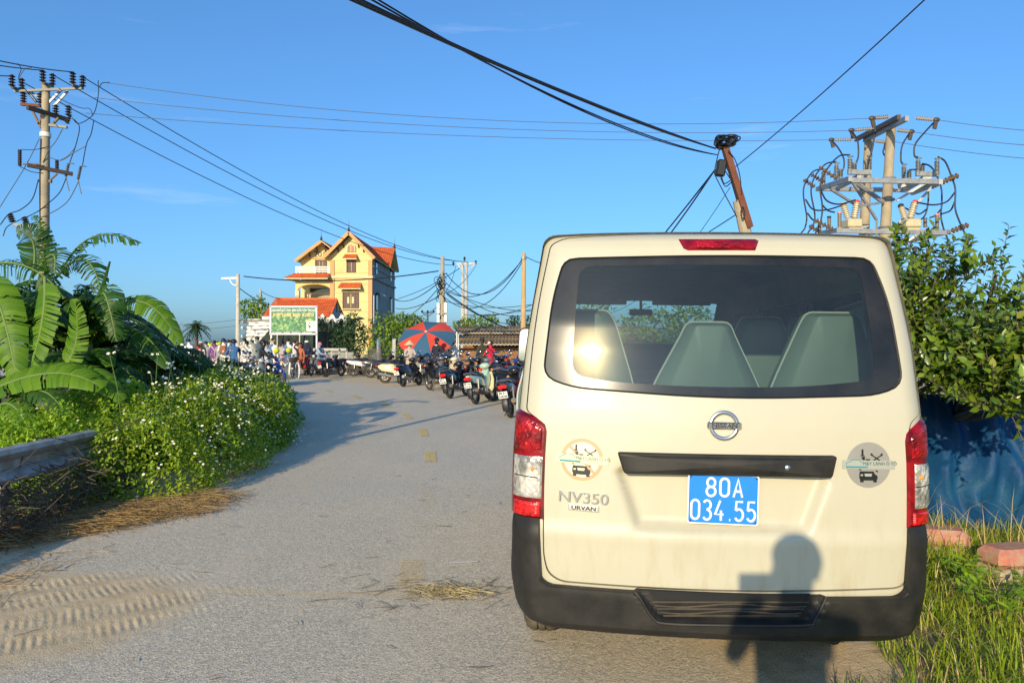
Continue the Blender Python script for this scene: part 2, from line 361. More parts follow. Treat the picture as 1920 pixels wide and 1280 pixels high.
def make_road():
    xs = np.concatenate([np.arange(-40, -9, 1.0), np.arange(-9, -4.6, .1), np.arange(-4.6, -1.2, .022), np.arange(-1.2, 8, .1), np.arange(8, 40, 1.0)])
    ys = np.concatenate([np.arange(-6, 0, .5), np.arange(0, 3.2, .08), np.arange(3.2, 5.4, .022), np.arange(5.4, 9, .08), np.arange(9, 24, .2), np.arange(24, 52, .5)])
    X, Y = np.meshgrid(xs, ys); P = np.stack([X.ravel(), Y.ravel()], 1)
    c = dist_poly(P, CENTRE)                                     # + left of centre line
    lft = dist_poly(P, ROAD_L)                                   # + left of the left edge
    rgt = -c - (1.55 + .05 * np.clip(P[:, 1] - 8, 0, 20))        # beyond right edge positive
    rgt = np.where(P[:, 1] < 7, np.minimum(rgt, P[:, 0] - .25 - .1 * np.clip(P[:, 1] - 3, -1, 4)), rgt)
    nz = noise2(P[:, 0], P[:, 1], 1.7, 3)
    sand = np.clip(.34 + .9 * (rgt + .25 * nz) / .7, 0, 1)
    sand = np.maximum(sand, np.clip(.5 + (lft + .12 + .12 * nz) / .5, 0, 1) * .95)
    # dusty crossing streak and the tracked dirt strip, lower left
    dirt = 1.1 - np.hypot((P[:, 0] + 3.05) / 1.5, (P[:, 1] - 4.3) / .95) + .16 * nz
    sand = np.maximum(sand, np.clip(dirt * 1.8, 0, .85))
    st = .60 * np.exp(-((P[:, 1] - 4.72 - .05 * np.sin(P[:, 0] * 2)) / .075) ** 2) * (np.abs(P[:, 0] + 1.3) < 2.6); sand = np.maximum(sand, st)
    sand = np.maximum(sand, .26 + .12 * noise2(P[:, 0], P[:, 1], .8, 9))
    for pl_, am in (([(720, 812), (775, 880), (800, 950), (812, 1040)], .40), ([(828, 810), (870, 893), (905, 1000)], .42), ([(900, 838), (950, 905), (975, 990)], .44), ([(690, 800), (735, 870), (745, 960)], .34)):
        q_ = [(gp(a, b).x, gp(a, b).y) for a, b in pl_]; dd = np.abs(dist_poly(P, q_)); sand = np.maximum(sand, am * np.exp(-(dd / .06) ** 2) + .0)
    soil = np.clip((lft - 1.1 + .3 * nz) / .5, 0, 1); soil = np.where(P[:, 0] > 1.75 + .12 * nz, np.maximum(soil, np.clip((P[:, 0] - 1.65) / .3, 0, 1) * np.clip((19 + 2 * nz - P[:, 1]) / 9, 0, 1) * .8), soil)
    # relief: sand humps + tread ruts
    z = np.zeros(len(P)); z += .006 * np.clip(sand - .4, 0, 1) * noise2(P[:, 0], P[:, 1], 14, 5)
    ax = np.array([.83, .56]); ax /= np.hypot(*ax); q = (P - np.array([-3.1, 4.0])) @ ax; w = (P - np.array([-3.1, 4.0])) @ np.array([-ax[1], ax[0]])
    inr = np.clip((dirt) * 3, 0, 1); trk = np.zeros(len(P))
    for (w0, hw) in ((-.42, .10), (-.1, .13), (.3, .11), (.62, .09)):
        inside = np.clip(1.4 - np.abs(w - w0) / hw, 0, 1); z -= .004 * inr * inside; trk = np.maximum(trk, inr * np.minimum(1, inside))
    z += np.clip(lft - .3, 0, 2) * .06
    F = []
    nx = len(xs); ny = len(ys)
    I, J = np.meshgrid(np.arange(ny - 1), np.arange(nx - 1), indexing='ij'); a = (I * nx + J).ravel()
    F = np.stack([a, a + 1, a + nx + 1, a + nx], 1)
    o = fastmesh('road', np.stack([P[:, 0], P[:, 1], z], 1), F, M_ROAD); me = o.data
    for nm, val in (('sand', sand), ('soil', soil), ('trk', trk), ('phase', q * 2 * PI / .045 + 9 * np.abs(w) + 400)):
        at_ = me.attributes.new(nm, 'FLOAT', 'POINT'); at_.data.foreach_set('value', val.astype(np.float32))
    tag(o, 'worn pale asphalt road curving left with sandy shoulders', kind='structure')
make_road()
m_field = mat('field_earth', (.16, .17, .06), .95, var_col=(.10, .13, .035), vscale=.08, bump=.3, bscale=2)
fb = MB(); fb.grid([[(x, y, -.05) for x in (-3000, -40, 40, 3000)] for y in (-300, -5.9, 51.5, 5000)], keep=lambda i, j: not (i == 1 and j == 1)); tag(fb.build('field', m_field), 'flat green field beyond the road', kind='structure')
# lane dashes (worn paint)
def paint_mat():
    m = bpy.data.materials.new('worn_yellow_paint'); m.use_nodes = True; n = m.node_tree.nodes; l = m.node_tree.links; b = n['Principled BSDF']; out = n['Material Output']
    tc = n.new('ShaderNodeTexCoord'); z = n.new('ShaderNodeTexNoise'); z.inputs['Scale'].default_value = 28; z.inputs['Detail'].default_value = 9; z.inputs['Roughness'].default_value = .75; l.new(tc.outputs['Object'], z.inputs['Vector'])
    at_ = n.new('ShaderNodeObjectInfo'); sep = n.new('ShaderNodeSeparateColor'); l.new(at_.outputs['Color'], sep.inputs[0])
    ad = n.new('ShaderNodeMath'); ad.operation = 'ADD'; l.new(z.outputs['Fac'], ad.inputs[0]); l.new(sep.outputs[0], ad.inputs[1])
    r = n.new('ShaderNodeMapRange'); r.inputs['From Min'].default_value = .86; r.inputs['From Max'].default_value = 1.12; l.new(ad.outputs[0], r.inputs['Value'])
    b.inputs['Base Color'].default_value = (.80, .58, .20, 1); b.inputs['Roughness'].default_value = .85
    t = n.new('ShaderNodeBsdfTransparent'); ms = n.new('ShaderNodeMixShader'); l.new(r.outputs[0], ms.inputs[0]); l.new(t.outputs[0], ms.inputs[1]); l.new(b.outputs[0], ms.inputs[2]); l.new(ms.outputs[0], out.inputs['Surface'])
    return m
M_PAINT = paint_mat()
dashes = [((752, 1050), (797, 1050), (792, 1103), (742, 1103), .42), ((788, 912), (818, 912), (817, 950), (790, 950), .36), ((797, 846), (817, 847), (819, 866), (797, 865), .56), ((784, 804), (799, 804), (804, 818), (789, 818), .56), ((753, 775), (765, 775), (776, 784), (763, 784), .56), ((711, 755), (724, 755), (737, 763), (722, 763), .53), ((656, 741), (668, 741), (684, 747), (670, 747), .5), ((608, 731), (618, 731), (630, 736), (618, 736), .46)]
for i, d in enumerate(dashes):
    c = [gp(*p) for p in d[:4]]; mb = MB(); P = []
    for a in range(5):
        t = a / 4; L = c[0].lerp(c[3], t); R_ = c[1].lerp(c[2], t); P.append([L.lerp(R_, k / 3) + Vector((0, 0, .008)) for k in range(4)])
    mb.grid(P); o = mb.build('road_dash', M_PAINT); o.color = (d[4] - .01, 0, 0, 1); tag(o, 'worn yellow centre line dash on the asphalt', kind='structure')
# ------------------------------------------------------------------ the van
VP0 = Vector((0.823, 2.985, 0.0))
VM = Matrix.Translation(VP0) @ Matrix.Rotation(rad(-4), 4, 'Z') @ Matrix.Rotation(rad(0.8), 4, 'Y')
VMI = VM.inverted()
_wz = [.30, .355, .42, .55, .785, .93, 1.06, 1.27, 1.52, 1.70, 1.865, 1.96, 2.05]; _ww = [.71, .765, .812, .833, .84, .84, .837, .825, .803, .777, .75, .737, .725]
_zz = np.linspace(.2, 2.2, 801)
def _blur(a, k):
    ker = np.hanning(k); ker /= ker.sum(); return np.convolve(np.pad(a, k // 2, mode='edge'), ker, 'valid')[:len(a)]
_wt = _blur(np.interp(_zz, _wz, _ww), 31)
_pz = [.2, .53, .70, .735, .79, 1.05, 1.19, 1.25, 1.30, 1.49, 1.60, 1.88, 1.925, 1.96, 1.985, 2.0, 2.01, 2.2]; _py = [.10, .085, .066, .060, .070, .074, .082, .088, .098, .124, .142, .205, .222, .245, .285, .36, .46, .6]
_pt = _blur(np.interp(_zz, _pz, _py), 15)
def wv(z): return float(np.interp(z, _zz, _wt))
def prof(z): return float(np.interp(z, _zz, _pt))
def sst(t): t = min(1, max(0, t)); return t * t * (3 - 2 * t)
RC = dict(ztop=1.0, zbot=.772, xt=.42, xb=.335)
def recess(x, z):
    t = (z - RC['zbot']) / (RC['ztop'] - RC['zbot'])
    if t < -.3 or t > 1.1: return 0
    xe = RC['xb'] + (RC['xt'] - RC['xb']) * t
    return .045 * sst((xe - abs(x - .0)) / .04 + .3) * sst((z - RC['zbot']) / .04 + .2) * sst((RC['ztop'] + .02 - z) / .02)
def SY(x, z, rec=True):
    u = abs(x) / wv(z); y = prof(z) + .128 * x * x
    if u > .88: t = min(1, (u - .88) / .12); y += .085 * (1 - math.sqrt(max(0, 1 - t * t)))
    return y + (recess(x, z) if rec else 0)
def Q(u, z, off=0.0):
    """surface point at normalised width u (|u|>1 runs forward along the side)"""
    def raw(u, z):
        s = 1 if u > 0 else -1
        if abs(u) <= 1: return Vector((u * wv(z), SY(u * wv(z), z, False), z))
        return Vector((s * wv(z), SY(s * wv(z), z, False) + (abs(u) - 1), z))
    p = raw(u, z)
    if off:
        e = .012; a = raw(u + e, z) - raw(u - e, z); b = raw(u, z + e) - raw(u, z - e); nrm = a.cross(b).normalized(); p = p + nrm * off
    return p
_CAMV = VMI @ Vector((0, 0, CAM_H))
def RP(px, py):
    """photo pixel -> (x, z) on the rear of the van"""
    d = VMI.to_3x3() @ Vector(((px - 960) / FPX, 1, -(py - HOR) / FPX)); y = .1
    for _ in range(12):
        t = (y - _CAMV.y) / d.y; p = _CAMV + d * t; xx = max(-.99 * wv(p.z), min(.99 * wv(p.z), p.x)); y = SY(xx, p.z, False)
    return (p.x, p.z)
def roundpoly(pts, r, n=6):
    out = []; N = len(pts)
    for i in range(N):
        p = Vector(pts[i]); a = Vector(pts[i - 1]); b = Vector(pts[(i + 1) % N]); da = (a - p); db = (b - p)
        rr = min(r if not isinstance(r, (list, tuple)) else r[i], da.length * .48, db.length * .48); s = p + da.normalized() * rr; e = p + db.normalized() * rr
        for k in range(n + 1): t = k / n; out.append(tuple(s * (1 - t) ** 2 + p * 2 * t * (1 - t) + e * t * t))
    return out
def polar(poly, c, N):
    """resample a closed star-shaped polygon by N rays from c"""
    A = np.array(poly) - np.array(c); B = np.roll(A, -1, 0); out = []
    for k in range(N):
        a = 2 * PI * k / N; d = np.array([math.cos(a), math.sin(a)]); E = B - A
        den = d[0] * E[:, 1] - d[1] * E[:, 0]; den = np.where(np.abs(den) < 1e-12, 1e-12, den)
        t = (A[:, 0] * E[:, 1] - A[:, 1] * E[:, 0]) / den; s = (A[:, 0] * d[1] - A[:, 1] * d[0]) / den
        ok = (s >= -1e-9) & (s <= 1 + 1e-9) & (t > 0); tt = t[ok].max() if ok.any() else .01
        out.append((c[0] + d[0] * tt, c[1] + d[1] * tt))
    return out
def rings(A, B, ts):
    return [[(a[0] + (b[0] - a[0]) * t, a[1] + (b[1] - a[1]) * t) for a, b in zip(A, B)] for t in ts]
def sq(p, off=0.0, rec=True): return (p[0], SY(p[0], p[1], rec) - off, p[1])
def ringmesh(mb, R, mi=0, fill=None):
    n = len(R[0]); vs = [p for r in R for p in r]; fs = []
    for i in range(len(R) - 1):
        for k in range(n): fs.append((i * n + k, i * n + (k + 1) % n, (i + 1) * n + (k + 1) % n, (i + 1) * n + k))
    if fill is not None:
        vs.append(fill); b = (len(R) - 1) * n
        for k in range(n): fs.append((b + k, b + (k + 1) % n, len(vs) - 1))
    mb.add(vs, fs, mi)
def van_paint():
    m = bpy.data.materials.new('ivory_van_paint'); m.use_nodes = True; n = m.node_tree.nodes; l = m.node_tree.links; b = n['Principled BSDF']
    tc = n.new('ShaderNodeTexCoord'); mp = n.new('ShaderNodeMapping'); mp.inputs['Scale'].default_value = (1, 1, .18); l.new(tc.outputs['Object'], mp.inputs[0])
    z = n.new('ShaderNodeTexNoise'); z.inputs['Scale'].default_value = 22; z.inputs['Detail'].default_value = 6; z.inputs['Roughness'].default_value = .65; l.new(mp.outputs[0], z.inputs['Vector'])
    z2 = n.new('ShaderNodeTexNoise'); z2.inputs['Scale'].default_value = 1.7; z2.inputs['Detail'].default_value = 5; l.new(tc.outputs['Object'], z2.inputs['Vector'])
    sx = n.new('ShaderNodeSeparateXYZ'); l.new(tc.outputs['Object'], sx.inputs[0])
    low = n.new('ShaderNodeMapRange'); low.inputs['From Min'].default_value = 1.0; low.inputs['From Max'].default_value = .5; low.inputs['To Min'].default_value = .06; low.inputs['To Max'].default_value = .75; l.new(sx.outputs['Z'], low.inputs['Value'])
    r = n.new('ShaderNodeMapRange'); r.inputs['From Min'].default_value = .48; r.inputs['From Max'].default_value = .8; l.new(z.outputs['Fac'], r.inputs['Value'])
    mu = n.new('ShaderNodeMath'); mu.operation = 'MULTIPLY'; l.new(r.outputs[0], mu.inputs[0]); l.new(low.outputs[0], mu.inputs[1])
    mx = n.new('ShaderNodeMix'); mx.data_type = 'RGBA'; mx.inputs['A'].default_value = (.535, .50, .375, 1); mx.inputs['B'].default_value = (.42, .35, .21, 1); l.new(mu.outputs[0], mx.inputs['Factor'])
    m2 = n.new('ShaderNodeMix'); m2.data_type = 'RGBA'; m2.blend_type = 'MULTIPLY'; m2.inputs['Factor'].default_value = 1
    r2 = n.new('ShaderNodeMapRange'); r2.inputs['To Min'].default_value = .93; r2.inputs['To Max'].default_value = 1.03; l.new(z2.outputs['Fac'], r2.inputs['Value'])
    l.new(mx.outputs['Result'], m2.inputs['A']); l.new(r2.outputs[0], m2.inputs['B']); l.new(m2.outputs['Result'], b.inputs['Base Color'])
    bz = n.new('ShaderNodeTexNoise'); bz.inputs['Scale'].default_value = 3.0; bz.inputs['Detail'].default_value = 2; l.new(tc.outputs['Object'], bz.inputs['Vector']); bb = n.new('ShaderNodeBump'); bb.inputs['Strength'].default_value = .25; bb.inputs['Distance'].default_value = .03; l.new(bz.outputs['Fac'], bb.inputs['Height']); l.new(bb.outputs[0], b.inputs['Normal'])
    b.inputs['Roughness'].default_value = .42; b.inputs['Coat Weight'].default_value = .35; b.inputs['Coat Roughness'].default_value = .08; b.inputs['Specular IOR Level'].default_value = .4
    MAT['ivory'] = m; return m
M_VAN = van_paint()
M_LINING = mat('grey_trim', (.26, .29, .28), .8, var=.2)
M_BORDER = mat('black_glass_border', (.012, .013, .014), .16, spec=.4, var_col=(.03, .03, .028), vscale=5)
M_GLASS = glassmat('tinted_rear_glass', (.60, .70, .68), dust=.02, halo=.006, dustcol=(.50, .55, .46))
M_GLASS2 = glassmat('side_glass', (.50, .60, .58), dust=.02)
M_GLASS3 = glassmat('windscreen_glass', (.80, .90, .88), dust=.01)
M_BUMP = mat('dark_grey_bumper', (.012, .012, .0115), .52, var_col=(.030, .027, .022), vscale=9, bump=.04, bscale=120, rvar=.1, spec=.35)
M_SEAT = mat('pale_green_grey_vinyl', (.15, .205, .185), .5, var=.08, vscale=3)
M_PIPE = mat('white_piping', (.5, .52, .48), .5)
def lens(name, col, rough, alpha_bump, metal=0.0, sc=60.0):
    m = bpy.data.materials.new(name); m.use_nodes = True; n = m.node_tree.nodes; l = m.node_tree.links; b = n['Principled BSDF']
    b.inputs['Roughness'].default_value = rough; b.inputs['Metallic'].default_value = metal; b.inputs['Coat Weight'].default_value = .45; b.inputs['Coat Roughness'].default_value = .05
    tc = n.new('ShaderNodeTexCoord'); v = n.new('ShaderNodeTexVoronoi'); v.inputs['Scale'].default_value = sc; v.distance = 'CHEBYCHEV'; l.new(tc.outputs['Object'], v.inputs['Vector'])
    z = n.new('ShaderNodeTexNoise'); z.inputs['Scale'].default_value = sc * .35; z.inputs['Detail'].default_value = 3; l.new(tc.outputs['Object'], z.inputs['Vector'])
    mx = n.new('ShaderNodeMix'); mx.data_type = 'RGBA'; r = n.new('ShaderNodeMapRange'); r.inputs['From Min'].default_value = .4; r.inputs['From Max'].default_value = .62; l.new(z.outputs['Fac'], r.inputs['Value'])
    mx.inputs['A'].default_value = (*col, 1); mx.inputs['B'].default_value = (*[c * .35 for c in col], 1); l.new(r.outputs[0], mx.inputs['Factor']); l.new(mx.outputs['Result'], b.inputs['Base Color'])
    bp = n.new('ShaderNodeBump'); bp.inputs['Strength'].default_value = alpha_bump; bp.inputs['Distance'].default_value = .01; l.new(v.outputs['Distance'], bp.inputs['Height']); l.new(bp.outputs[0], b.inputs['Normal'])
    MAT[name] = m; return m
M_RLENS = lens('deep_red_lens', (.30, .004, .010), .18, .1, 0, 50)
M_RLAMP = lens('faceted_red_lamp', (.50, .006, .010), .22, .9, .25, 55)
M_CLEAR = lens('clear_faceted_lamp', (.82, .78, .68), .22, .9, .35, 42)
M_REFL = lens('red_reflector', (.85, .012, .012), .3, .25, .1, 160)
M_AMBER = mat('amber_bulb', (.8, .28, .03), .3)

van = thing('van', 'white cream passenger van parked at the roadside, seen from behind with blue plate', 'van'); van.matrix_world = VM
def vobj(mb, name, mats, parent=None, **k): return mb.build(name, mats, parent or van, **k)
NR = 420; CW = (0.0, 1.30)
# outlines in van rear coordinates
T_px = [(1032, 459), (1060, 446), (1357, 436), (1642, 446), (1666, 461), (1690, 540), (1718, 660), (1733, 768), (1708, 792), (1704, 820), (1704, 1070), (1697, 1096), (1680, 1103), (1357, 1109), (1050, 1090), (1026, 1074), (1018, 1040), (1017, 800), (1008, 786), (986, 770), (996, 660), (1010, 560)]
T_loc = roundpoly([RP(*p) for p in T_px], [.02, .03, .3, .03, .02, .2, .2, .02, .02, .02, .03, .03, .03, .3, .03, .03, .03, .02, .02, .02, .2, .2], 5)
W_px = [(1058, 485), (1357, 479), (1632, 484), (1664, 560), (1693, 722), (1640, 741), (1357, 748), (1075, 726), (1018, 706), (1036, 560)]
W_loc = roundpoly([RP(*p) for p in W_px], [.05, .3, .05, .25, .06, .06, .3, .06, .06, .25], 6)
C_px = [(1087, 499), (1357, 496), (1612, 502), (1630, 600), (1643, 712), (1500, 726), (1300, 725), (1150, 716), (1072, 703), (1078, 600)]
C_loc = roundpoly([RP(*p) for p in C_px], [.06, .3, .06, .25, .07, .2, .2, .2, .06, .25], 6)
def outer_loop():
    pts = []
    for z in np.linspace(.42, 1.93, 60): pts.append((wv(z) * .9999, z))
    for a in np.linspace(0, PI / 2, 10)[1:]: pts.append((wv(1.93) - .06 + .06 * math.cos(a), 1.93 + .055 * math.sin(a)))
    for x in np.linspace(.66, -.66, 30): pts.append((x, 1.985 + .022 * (1 - (x / .68) ** 2)))
    L = [(-x, z) for (x, z) in pts[:69]][::-1]
    return pts + L
O_loc = outer_loop()
CT = (0.0, 1.25)
Tp = polar(T_loc, CT, NR); Op = polar(O_loc, CT, NR); Wt = polar(W_loc, (0, 1.6), NR)
# body rear frame, from silhouette to the tailgate gap
def shrink(L, d, c): return [(p[0] - d * (p[0] - c[0]) / math.hypot(p[0] - c[0], p[1] - c[1]), p[1] - d * (p[1] - c[1]) / math.hypot(p[0] - c[0], p[1] - c[1])) for p in L]
mb = MB(); R = [[sq(p) for p in r] for r in rings(Op, Tp, [0, .01, .03, .07, .13, .22, .35, .55, .8, 1])]; R.append([(p[0], p[1] + .04, p[2]) for p in R[-1]]); ringmesh(mb, R)
# the sides and roof: sections along the length
prof_pts = []
zs = [.40, .5, .62, .75, .9, 1.05, 1.15, 1.20, 1.24, 1.34, 1.46, 1.58, 1.68, 1.735, 1.775, 1.83, 1.90, 1.93]
for z in zs: prof_pts.append((wv(z), z))
for a in np.linspace(0, PI / 2, 7)[1:]: prof_pts.append((wv(1.93) - .06 + .06 * math.cos(a), 1.93 + .055 * math.sin(a)))
half = list(prof_pts)
for x in np.linspace(.66, -.66, 17)[1:-1]: prof_pts.append((x, 1.985 + .022 * (1 - (x / .68) ** 2)))
prof_pts += [(-x, z) for (x, z) in half[::-1]]
stations = [0, .06, .16, .3, .45, .62, .64, 1.0, 1.35, 1.48, 1.50, 1.62, 1.64, 2.1, 2.55, 2.57, 2.72, 2.74, 3.1, 3.4, 3.42, 3.5, 3.58, 3.66, 3.70, 3.8, 3.95, 4.1, 4.22, 4.26, 4.34, 4.42, 4.5, 4.57, 4.62]
def ztop(y): return float(np.interp(y, [0, 3.5, 3.62, 3.70, 4.26, 4.34, 4.5, 4.62, 4.7], [2.007, 2.007, 1.985, 1.93, 1.30, 1.22, 1.08, .80, .6]))
def shell(inset=0.0, y0=0, y1=5):
    rows = []
    for s in stations:
        if s < y0 or s > y1: continue
        row = []
        for (x, z) in prof_pts:
            yb = SY(max(-.9999 * wv(z), min(.9999 * wv(z), x)), z, False); y = yb + (s - yb) * min(1, s / .62) if s > 0 else yb
            zt = ztop(y); zz = .40 + (z - .40) * (zt - .40) / (2.007 - .40); k = 1 - .16 * max(0, (y - 3.7) / .92) ** 2.2
            xx = x * k
            if inset: xx -= math.copysign(min(abs(xx), inset), xx); zz -= inset * sst((z - 1.8) / .15)
            row.append((xx, y, zz))
        rows.append(row)
    return rows
ALLROWS = shell()
def is_open(i, j, st):
    y0, y1 = st[i], st[i + 1]; (xa, za), (xb, zb) = prof_pts[j], prof_pts[j + 1]
    zl, zh = min(za, zb), max(za, zb)
    side = zl >= 1.199 and zh <= 1.776
    if side and any(a - .001 <= y0 and y1 <= b + .001 for a, b in ((.64, 1.48), (1.64, 2.55), (2.74, 3.40))): return True
    if y0 >= 3.695 and y1 <= 4.261 and zl >= 1.90 and abs(xa) < .70 and abs(xb) < .70: return True
    return False
nb = len(mb.v)
mb.grid(ALLROWS, 0, keep=lambda i, j: not is_open(i, j, stations))
# nose cap
fr = ALLROWS[-1]; mb.add(fr, [tuple(range(len(fr)))], 0)
# wheel arches and sill are dark: side sill strip
body = vobj(mb, 'body', M_VAN, ang=28, fixn=False)
# inner lining
mbi = MB(); st_in = [s for s in stations if .3 <= s <= 4.3]; mbi.grid(shell(.035, .3, 4.3), 0, keep=lambda i, j: not is_open(i, j, st_in)); vobj(mbi, 'interior_lining', M_LINING, fixn=False)
mbf = MB(); mbf.box((0, 2.3, .60), (1.5, 4.3, .04)); vobj(mbf, 'floor_panel', mat('dark_mat', (.03, .03, .03), .9))
mbf = MB(); mbf.box((0, 2.3, .44), (1.3, 3.9, .22)); mbf.box((0, .6, .50), (1.4, .5, .12)); mbf.cyl((.45, .12, .36), (.45, .9, .36), .035); vobj(mbf, 'chassis', M_BLACK)
# side and front glass
for s in (-1, 1):
    for (a, b) in ((.64, 1.48), (1.64, 2.55), (2.74, 3.40)):
        g = MB(); P = []
        for y in np.linspace(a, b, 6): P.append([(s * (wv(z) - .012), y, z) for z in np.linspace(1.20, 1.775, 6)])
        g.grid(P); vobj(g, 'side_window', M_GLASS2)
g = MB(); P = []
for y in np.linspace(3.70, 4.26, 8):
    zt = ztop(y) - .01; P.append([(x * (1 - .16 * max(0, (y - 3.7) / .92) ** 2.2), y, zt - .03 * (x / .7) ** 2) for x in np.linspace(-.70, .70, 11)])
g.grid(P); vobj(g, 'windscreen', M_GLASS3)
# tailgate
Ti = shrink(Tp, .005, CT)
def match_rays(poly, c, N): return polar(poly, c, N)
CTW = (0.0, 1.50)
T2 = shrink(match_rays(T_loc, CTW, 640), .005, CTW); W2 = match_rays(W_loc, CTW, 640)
mb = MB(); Rr = rings(T2, W2, [0, .004, .012] + list(np.linspace(.03, 1, 46)))
R = [[(p[0], SY(p[0], p[1]) + .035, p[1]) for p in T2], [(p[0], SY(p[0], p[1]) + .006, p[1]) for p in T2]] + [[sq(p) for p in r] for r in Rr[1:]] + [[(p[0], SY(p[0], p[1]) + .010, p[1]) for p in shrink(W2, .006, CTW)]]
ringmesh(mb, R); tailgate = vobj(mb, 'tailgate', M_VAN, ang=50, fixn=False)
# dark rubber behind the gap
mb = MB(); ringmesh(mb, [[(p[0], SY(p[0], p[1]) + .012, p[1]) for p in shrink(Tp, -.006, CT)], [(p[0], SY(p[0], p[1]) + .012, p[1]) for p in shrink(Tp, .016, CT)]]); vobj(mb, 'tailgate_seal', mat('dusty_seal', (.10, .085, .055), .8), fixn=False)
# rear window: glass + black ceramic border behind it
Wg = shrink(match_rays(W_loc, (0, 1.58), 200), .004, (0, 1.58)); Cg = match_rays(C_loc, (0, 1.58), 200)
mb = MB(); ringmesh(mb, [[sq(p, -.003) for p in r] for r in rings(shrink(Cg, -.004, (0, 1.58)), [(0, 1.58)] * 200, [0, .1, .2, .3, .4, .5, .6, .7, .8, .9, .97])], fill=(0, SY(0, 1.58) + .003, 1.58)); rw = vobj(mb, 'rear_window', M_GLASS, fixn=False)
mb = MB(); ringmesh(mb, [[sq(p, -.002) for p in r] for r in rings(Wg, Cg, [0, .2, .4, .6, .8, 1])]); vobj(mb, 'window_border', M_BORDER, rw, fixn=False)
mb = MB(); e = [Vector(sq(p, .001)) for p in match_rays(W_loc, (0, 1.58), 200)]; mb.tube(e + [e[0], e[1]], .004, 6); vobj(mb, 'window_seal', M_BLACK, rw)
# high brake light
bl = [RP(*p) for p in ((1268, 447), (1426, 447), (1418, 471), (1282, 471))]
def patch(corners, nu, nv, off, lip=0.0, rec=False):
    P = []; tl, tr, br, bl_ = [Vector(c) for c in corners]
    for i in range(nv + 1):
        t = i / nv; a = tl.lerp(bl_, t); b = tr.lerp(br, t); row = []
        for k in range(nu + 1):
            q = a.lerp(b, k / nu); edge = (i in (0, nv) or k in (0, nu)); row.append((q.x, SY(q.x, q.y, rec) - (off - lip if edge else off), q.y))
        P.append(row)
    return P
mb = MB(); mb.grid(patch(bl, 16, 5, .012, .016)); bo = vobj(mb, 'brake_light', M_RLENS)
inn = [RP(*p) for p in ((1304, 453), (1394, 453), (1391, 465), (1307, 465))]; mb = MB(); mb.grid(patch(inn, 16, 3, .015)); vobj(mb, 'lamp_strip', M_RLAMP, bo)
# tail lights
def tail_light(s):
    if s < 0: zi_top = RP(1017, 803)[1]; zb = RP(1017, 974)[1]; zo = RP(975, 764)[1]; xi = RP(1017, 900)[0] + .002; zm = [RP(1010, y)[1] for y in (853, 934)]
    else: zi_top = RP(1704, 822)[1]; zb = RP(1704, 990)[1]; zo = RP(1735, 780)[1]; xi = RP(1703.5, 900)[0] - .002; zm = [RP(1712, y)[1] for y in (868, 954)]
    ui = abs(xi) / .85; uo = 1.115
    def ztopf(u): t = (u - ui) / (1 - ui); return zi_top + (zo - zi_top) * min(1, max(0, t)) ** .55
    def patchu(u0, u1, z0, z1, nu, nv, off, lip, zt=None):
        P = []
        for i in range(nv + 1):
            row = []
            for k in range(nu + 1):
                u = u0 + (u1 - u0) * k / nu; zz1 = zt(u) if zt else z1; z = z0 + (zz1 - z0) * i / nv; edge = i in (0, nv) or k in (0, nu)
                row.append(Q(s * u, z, (off - lip if edge else off) * (1 if True else 1)))
            P.append(row)
        return P
    m = MB(); m.grid(patchu(ui, uo, zb, zo, 22, 24, .016, .02, ztopf)); L = vobj(m, 'tail_light', M_RLENS)
    m = MB(); m.grid(patchu(ui + .018, .995, zm[0] + .02, 0, 14, 10, .021, .006, lambda u: ztopf(u) - .022)); vobj(m, 'brake_lamp', M_RLAMP, L)
    m = MB(); m.grid(patchu(ui + (.012 if s < 0 else .03), .99, zm[1] + .004, zm[0] - .004, 14, 12, .022, .006)); vobj(m, 'reversing_lamp', M_CLEAR, L)
    m = MB(); m.grid(patchu(ui + .022, .985, zb + .015, zm[1] - .012, 12, 8, .021, .005)); vobj(m, 'reflector', M_REFL, L)
    m = MB(); c = Q(s * (ui + .055), zm[0] - .055, .024); m.ell(c, (.007, .006, .009)); vobj(m, 'bulb', M_AMBER, L)
    m = MB(); zmid = (zm[0] + zm[1]) / 2; m.tube([Q(s * (ui + .03 + .1 * t), zmid + .004 * t, .024) for t in (0, .4, .8, 1.0)], .0022, 5); vobj(m, 'divider', M_BLACK, L)
    return L
for s in (-1, 1): tail_light(s)
# bumper
sb = [RP(*p) for p in ((1190, 1098), (1540, 1106), (1512, 1157), (1233, 1152))]
def in_step(x, z):
    zt = .56; zbm = min(sb[2][1], sb[3][1]); t = (z - zbm) / (sb[0][1] - zbm)
    xl = sb[3][0] + (sb[0][0] - sb[3][0]) * t; xr = sb[2][0] + (sb[1][0] - sb[2][0]) * t
    return sst(min(x - xl, xr - x) / .022 + .5) * sst((z - zbm) / .02 + .5)
ZBL = RP(1017, 974)[1]; ZBR = RP(1704, 990)[1]
def bz_top(u):
    x = abs(u) * .845
    zc = .532; zt = (ZBR if u > 0 else ZBL) + .008
    t = (x - .675) / (.735 - .675)
    if t <= 0: return zc
    if t < 1: return zc + (.05) * (1 - math.sqrt(max(0, 1 - t * t))) + 0.0
    return zt
us = sorted(set(list(np.linspace(-1.5, -1.0, 9)) + list(np.linspace(-1, -.87, 18)) + list(np.linspace(-.87, -.79, 14)) + list(np.linspace(-.79, .79, 90)) + list(np.linspace(.79, .87, 14)) + list(np.linspace(.87, 1, 18)) + list(np.linspace(1, 1.5, 9))))
def bprof(s):   # outward offset by height 0..1 of the low bar
    return float(np.interp(s, [0, .03, .06, .22, .25, .9, .965, .985, 1.0], [-.03, -.012, .0, .034, .046, .052, .05, .036, .02]))
mb = MB(); P = []
NV = 40
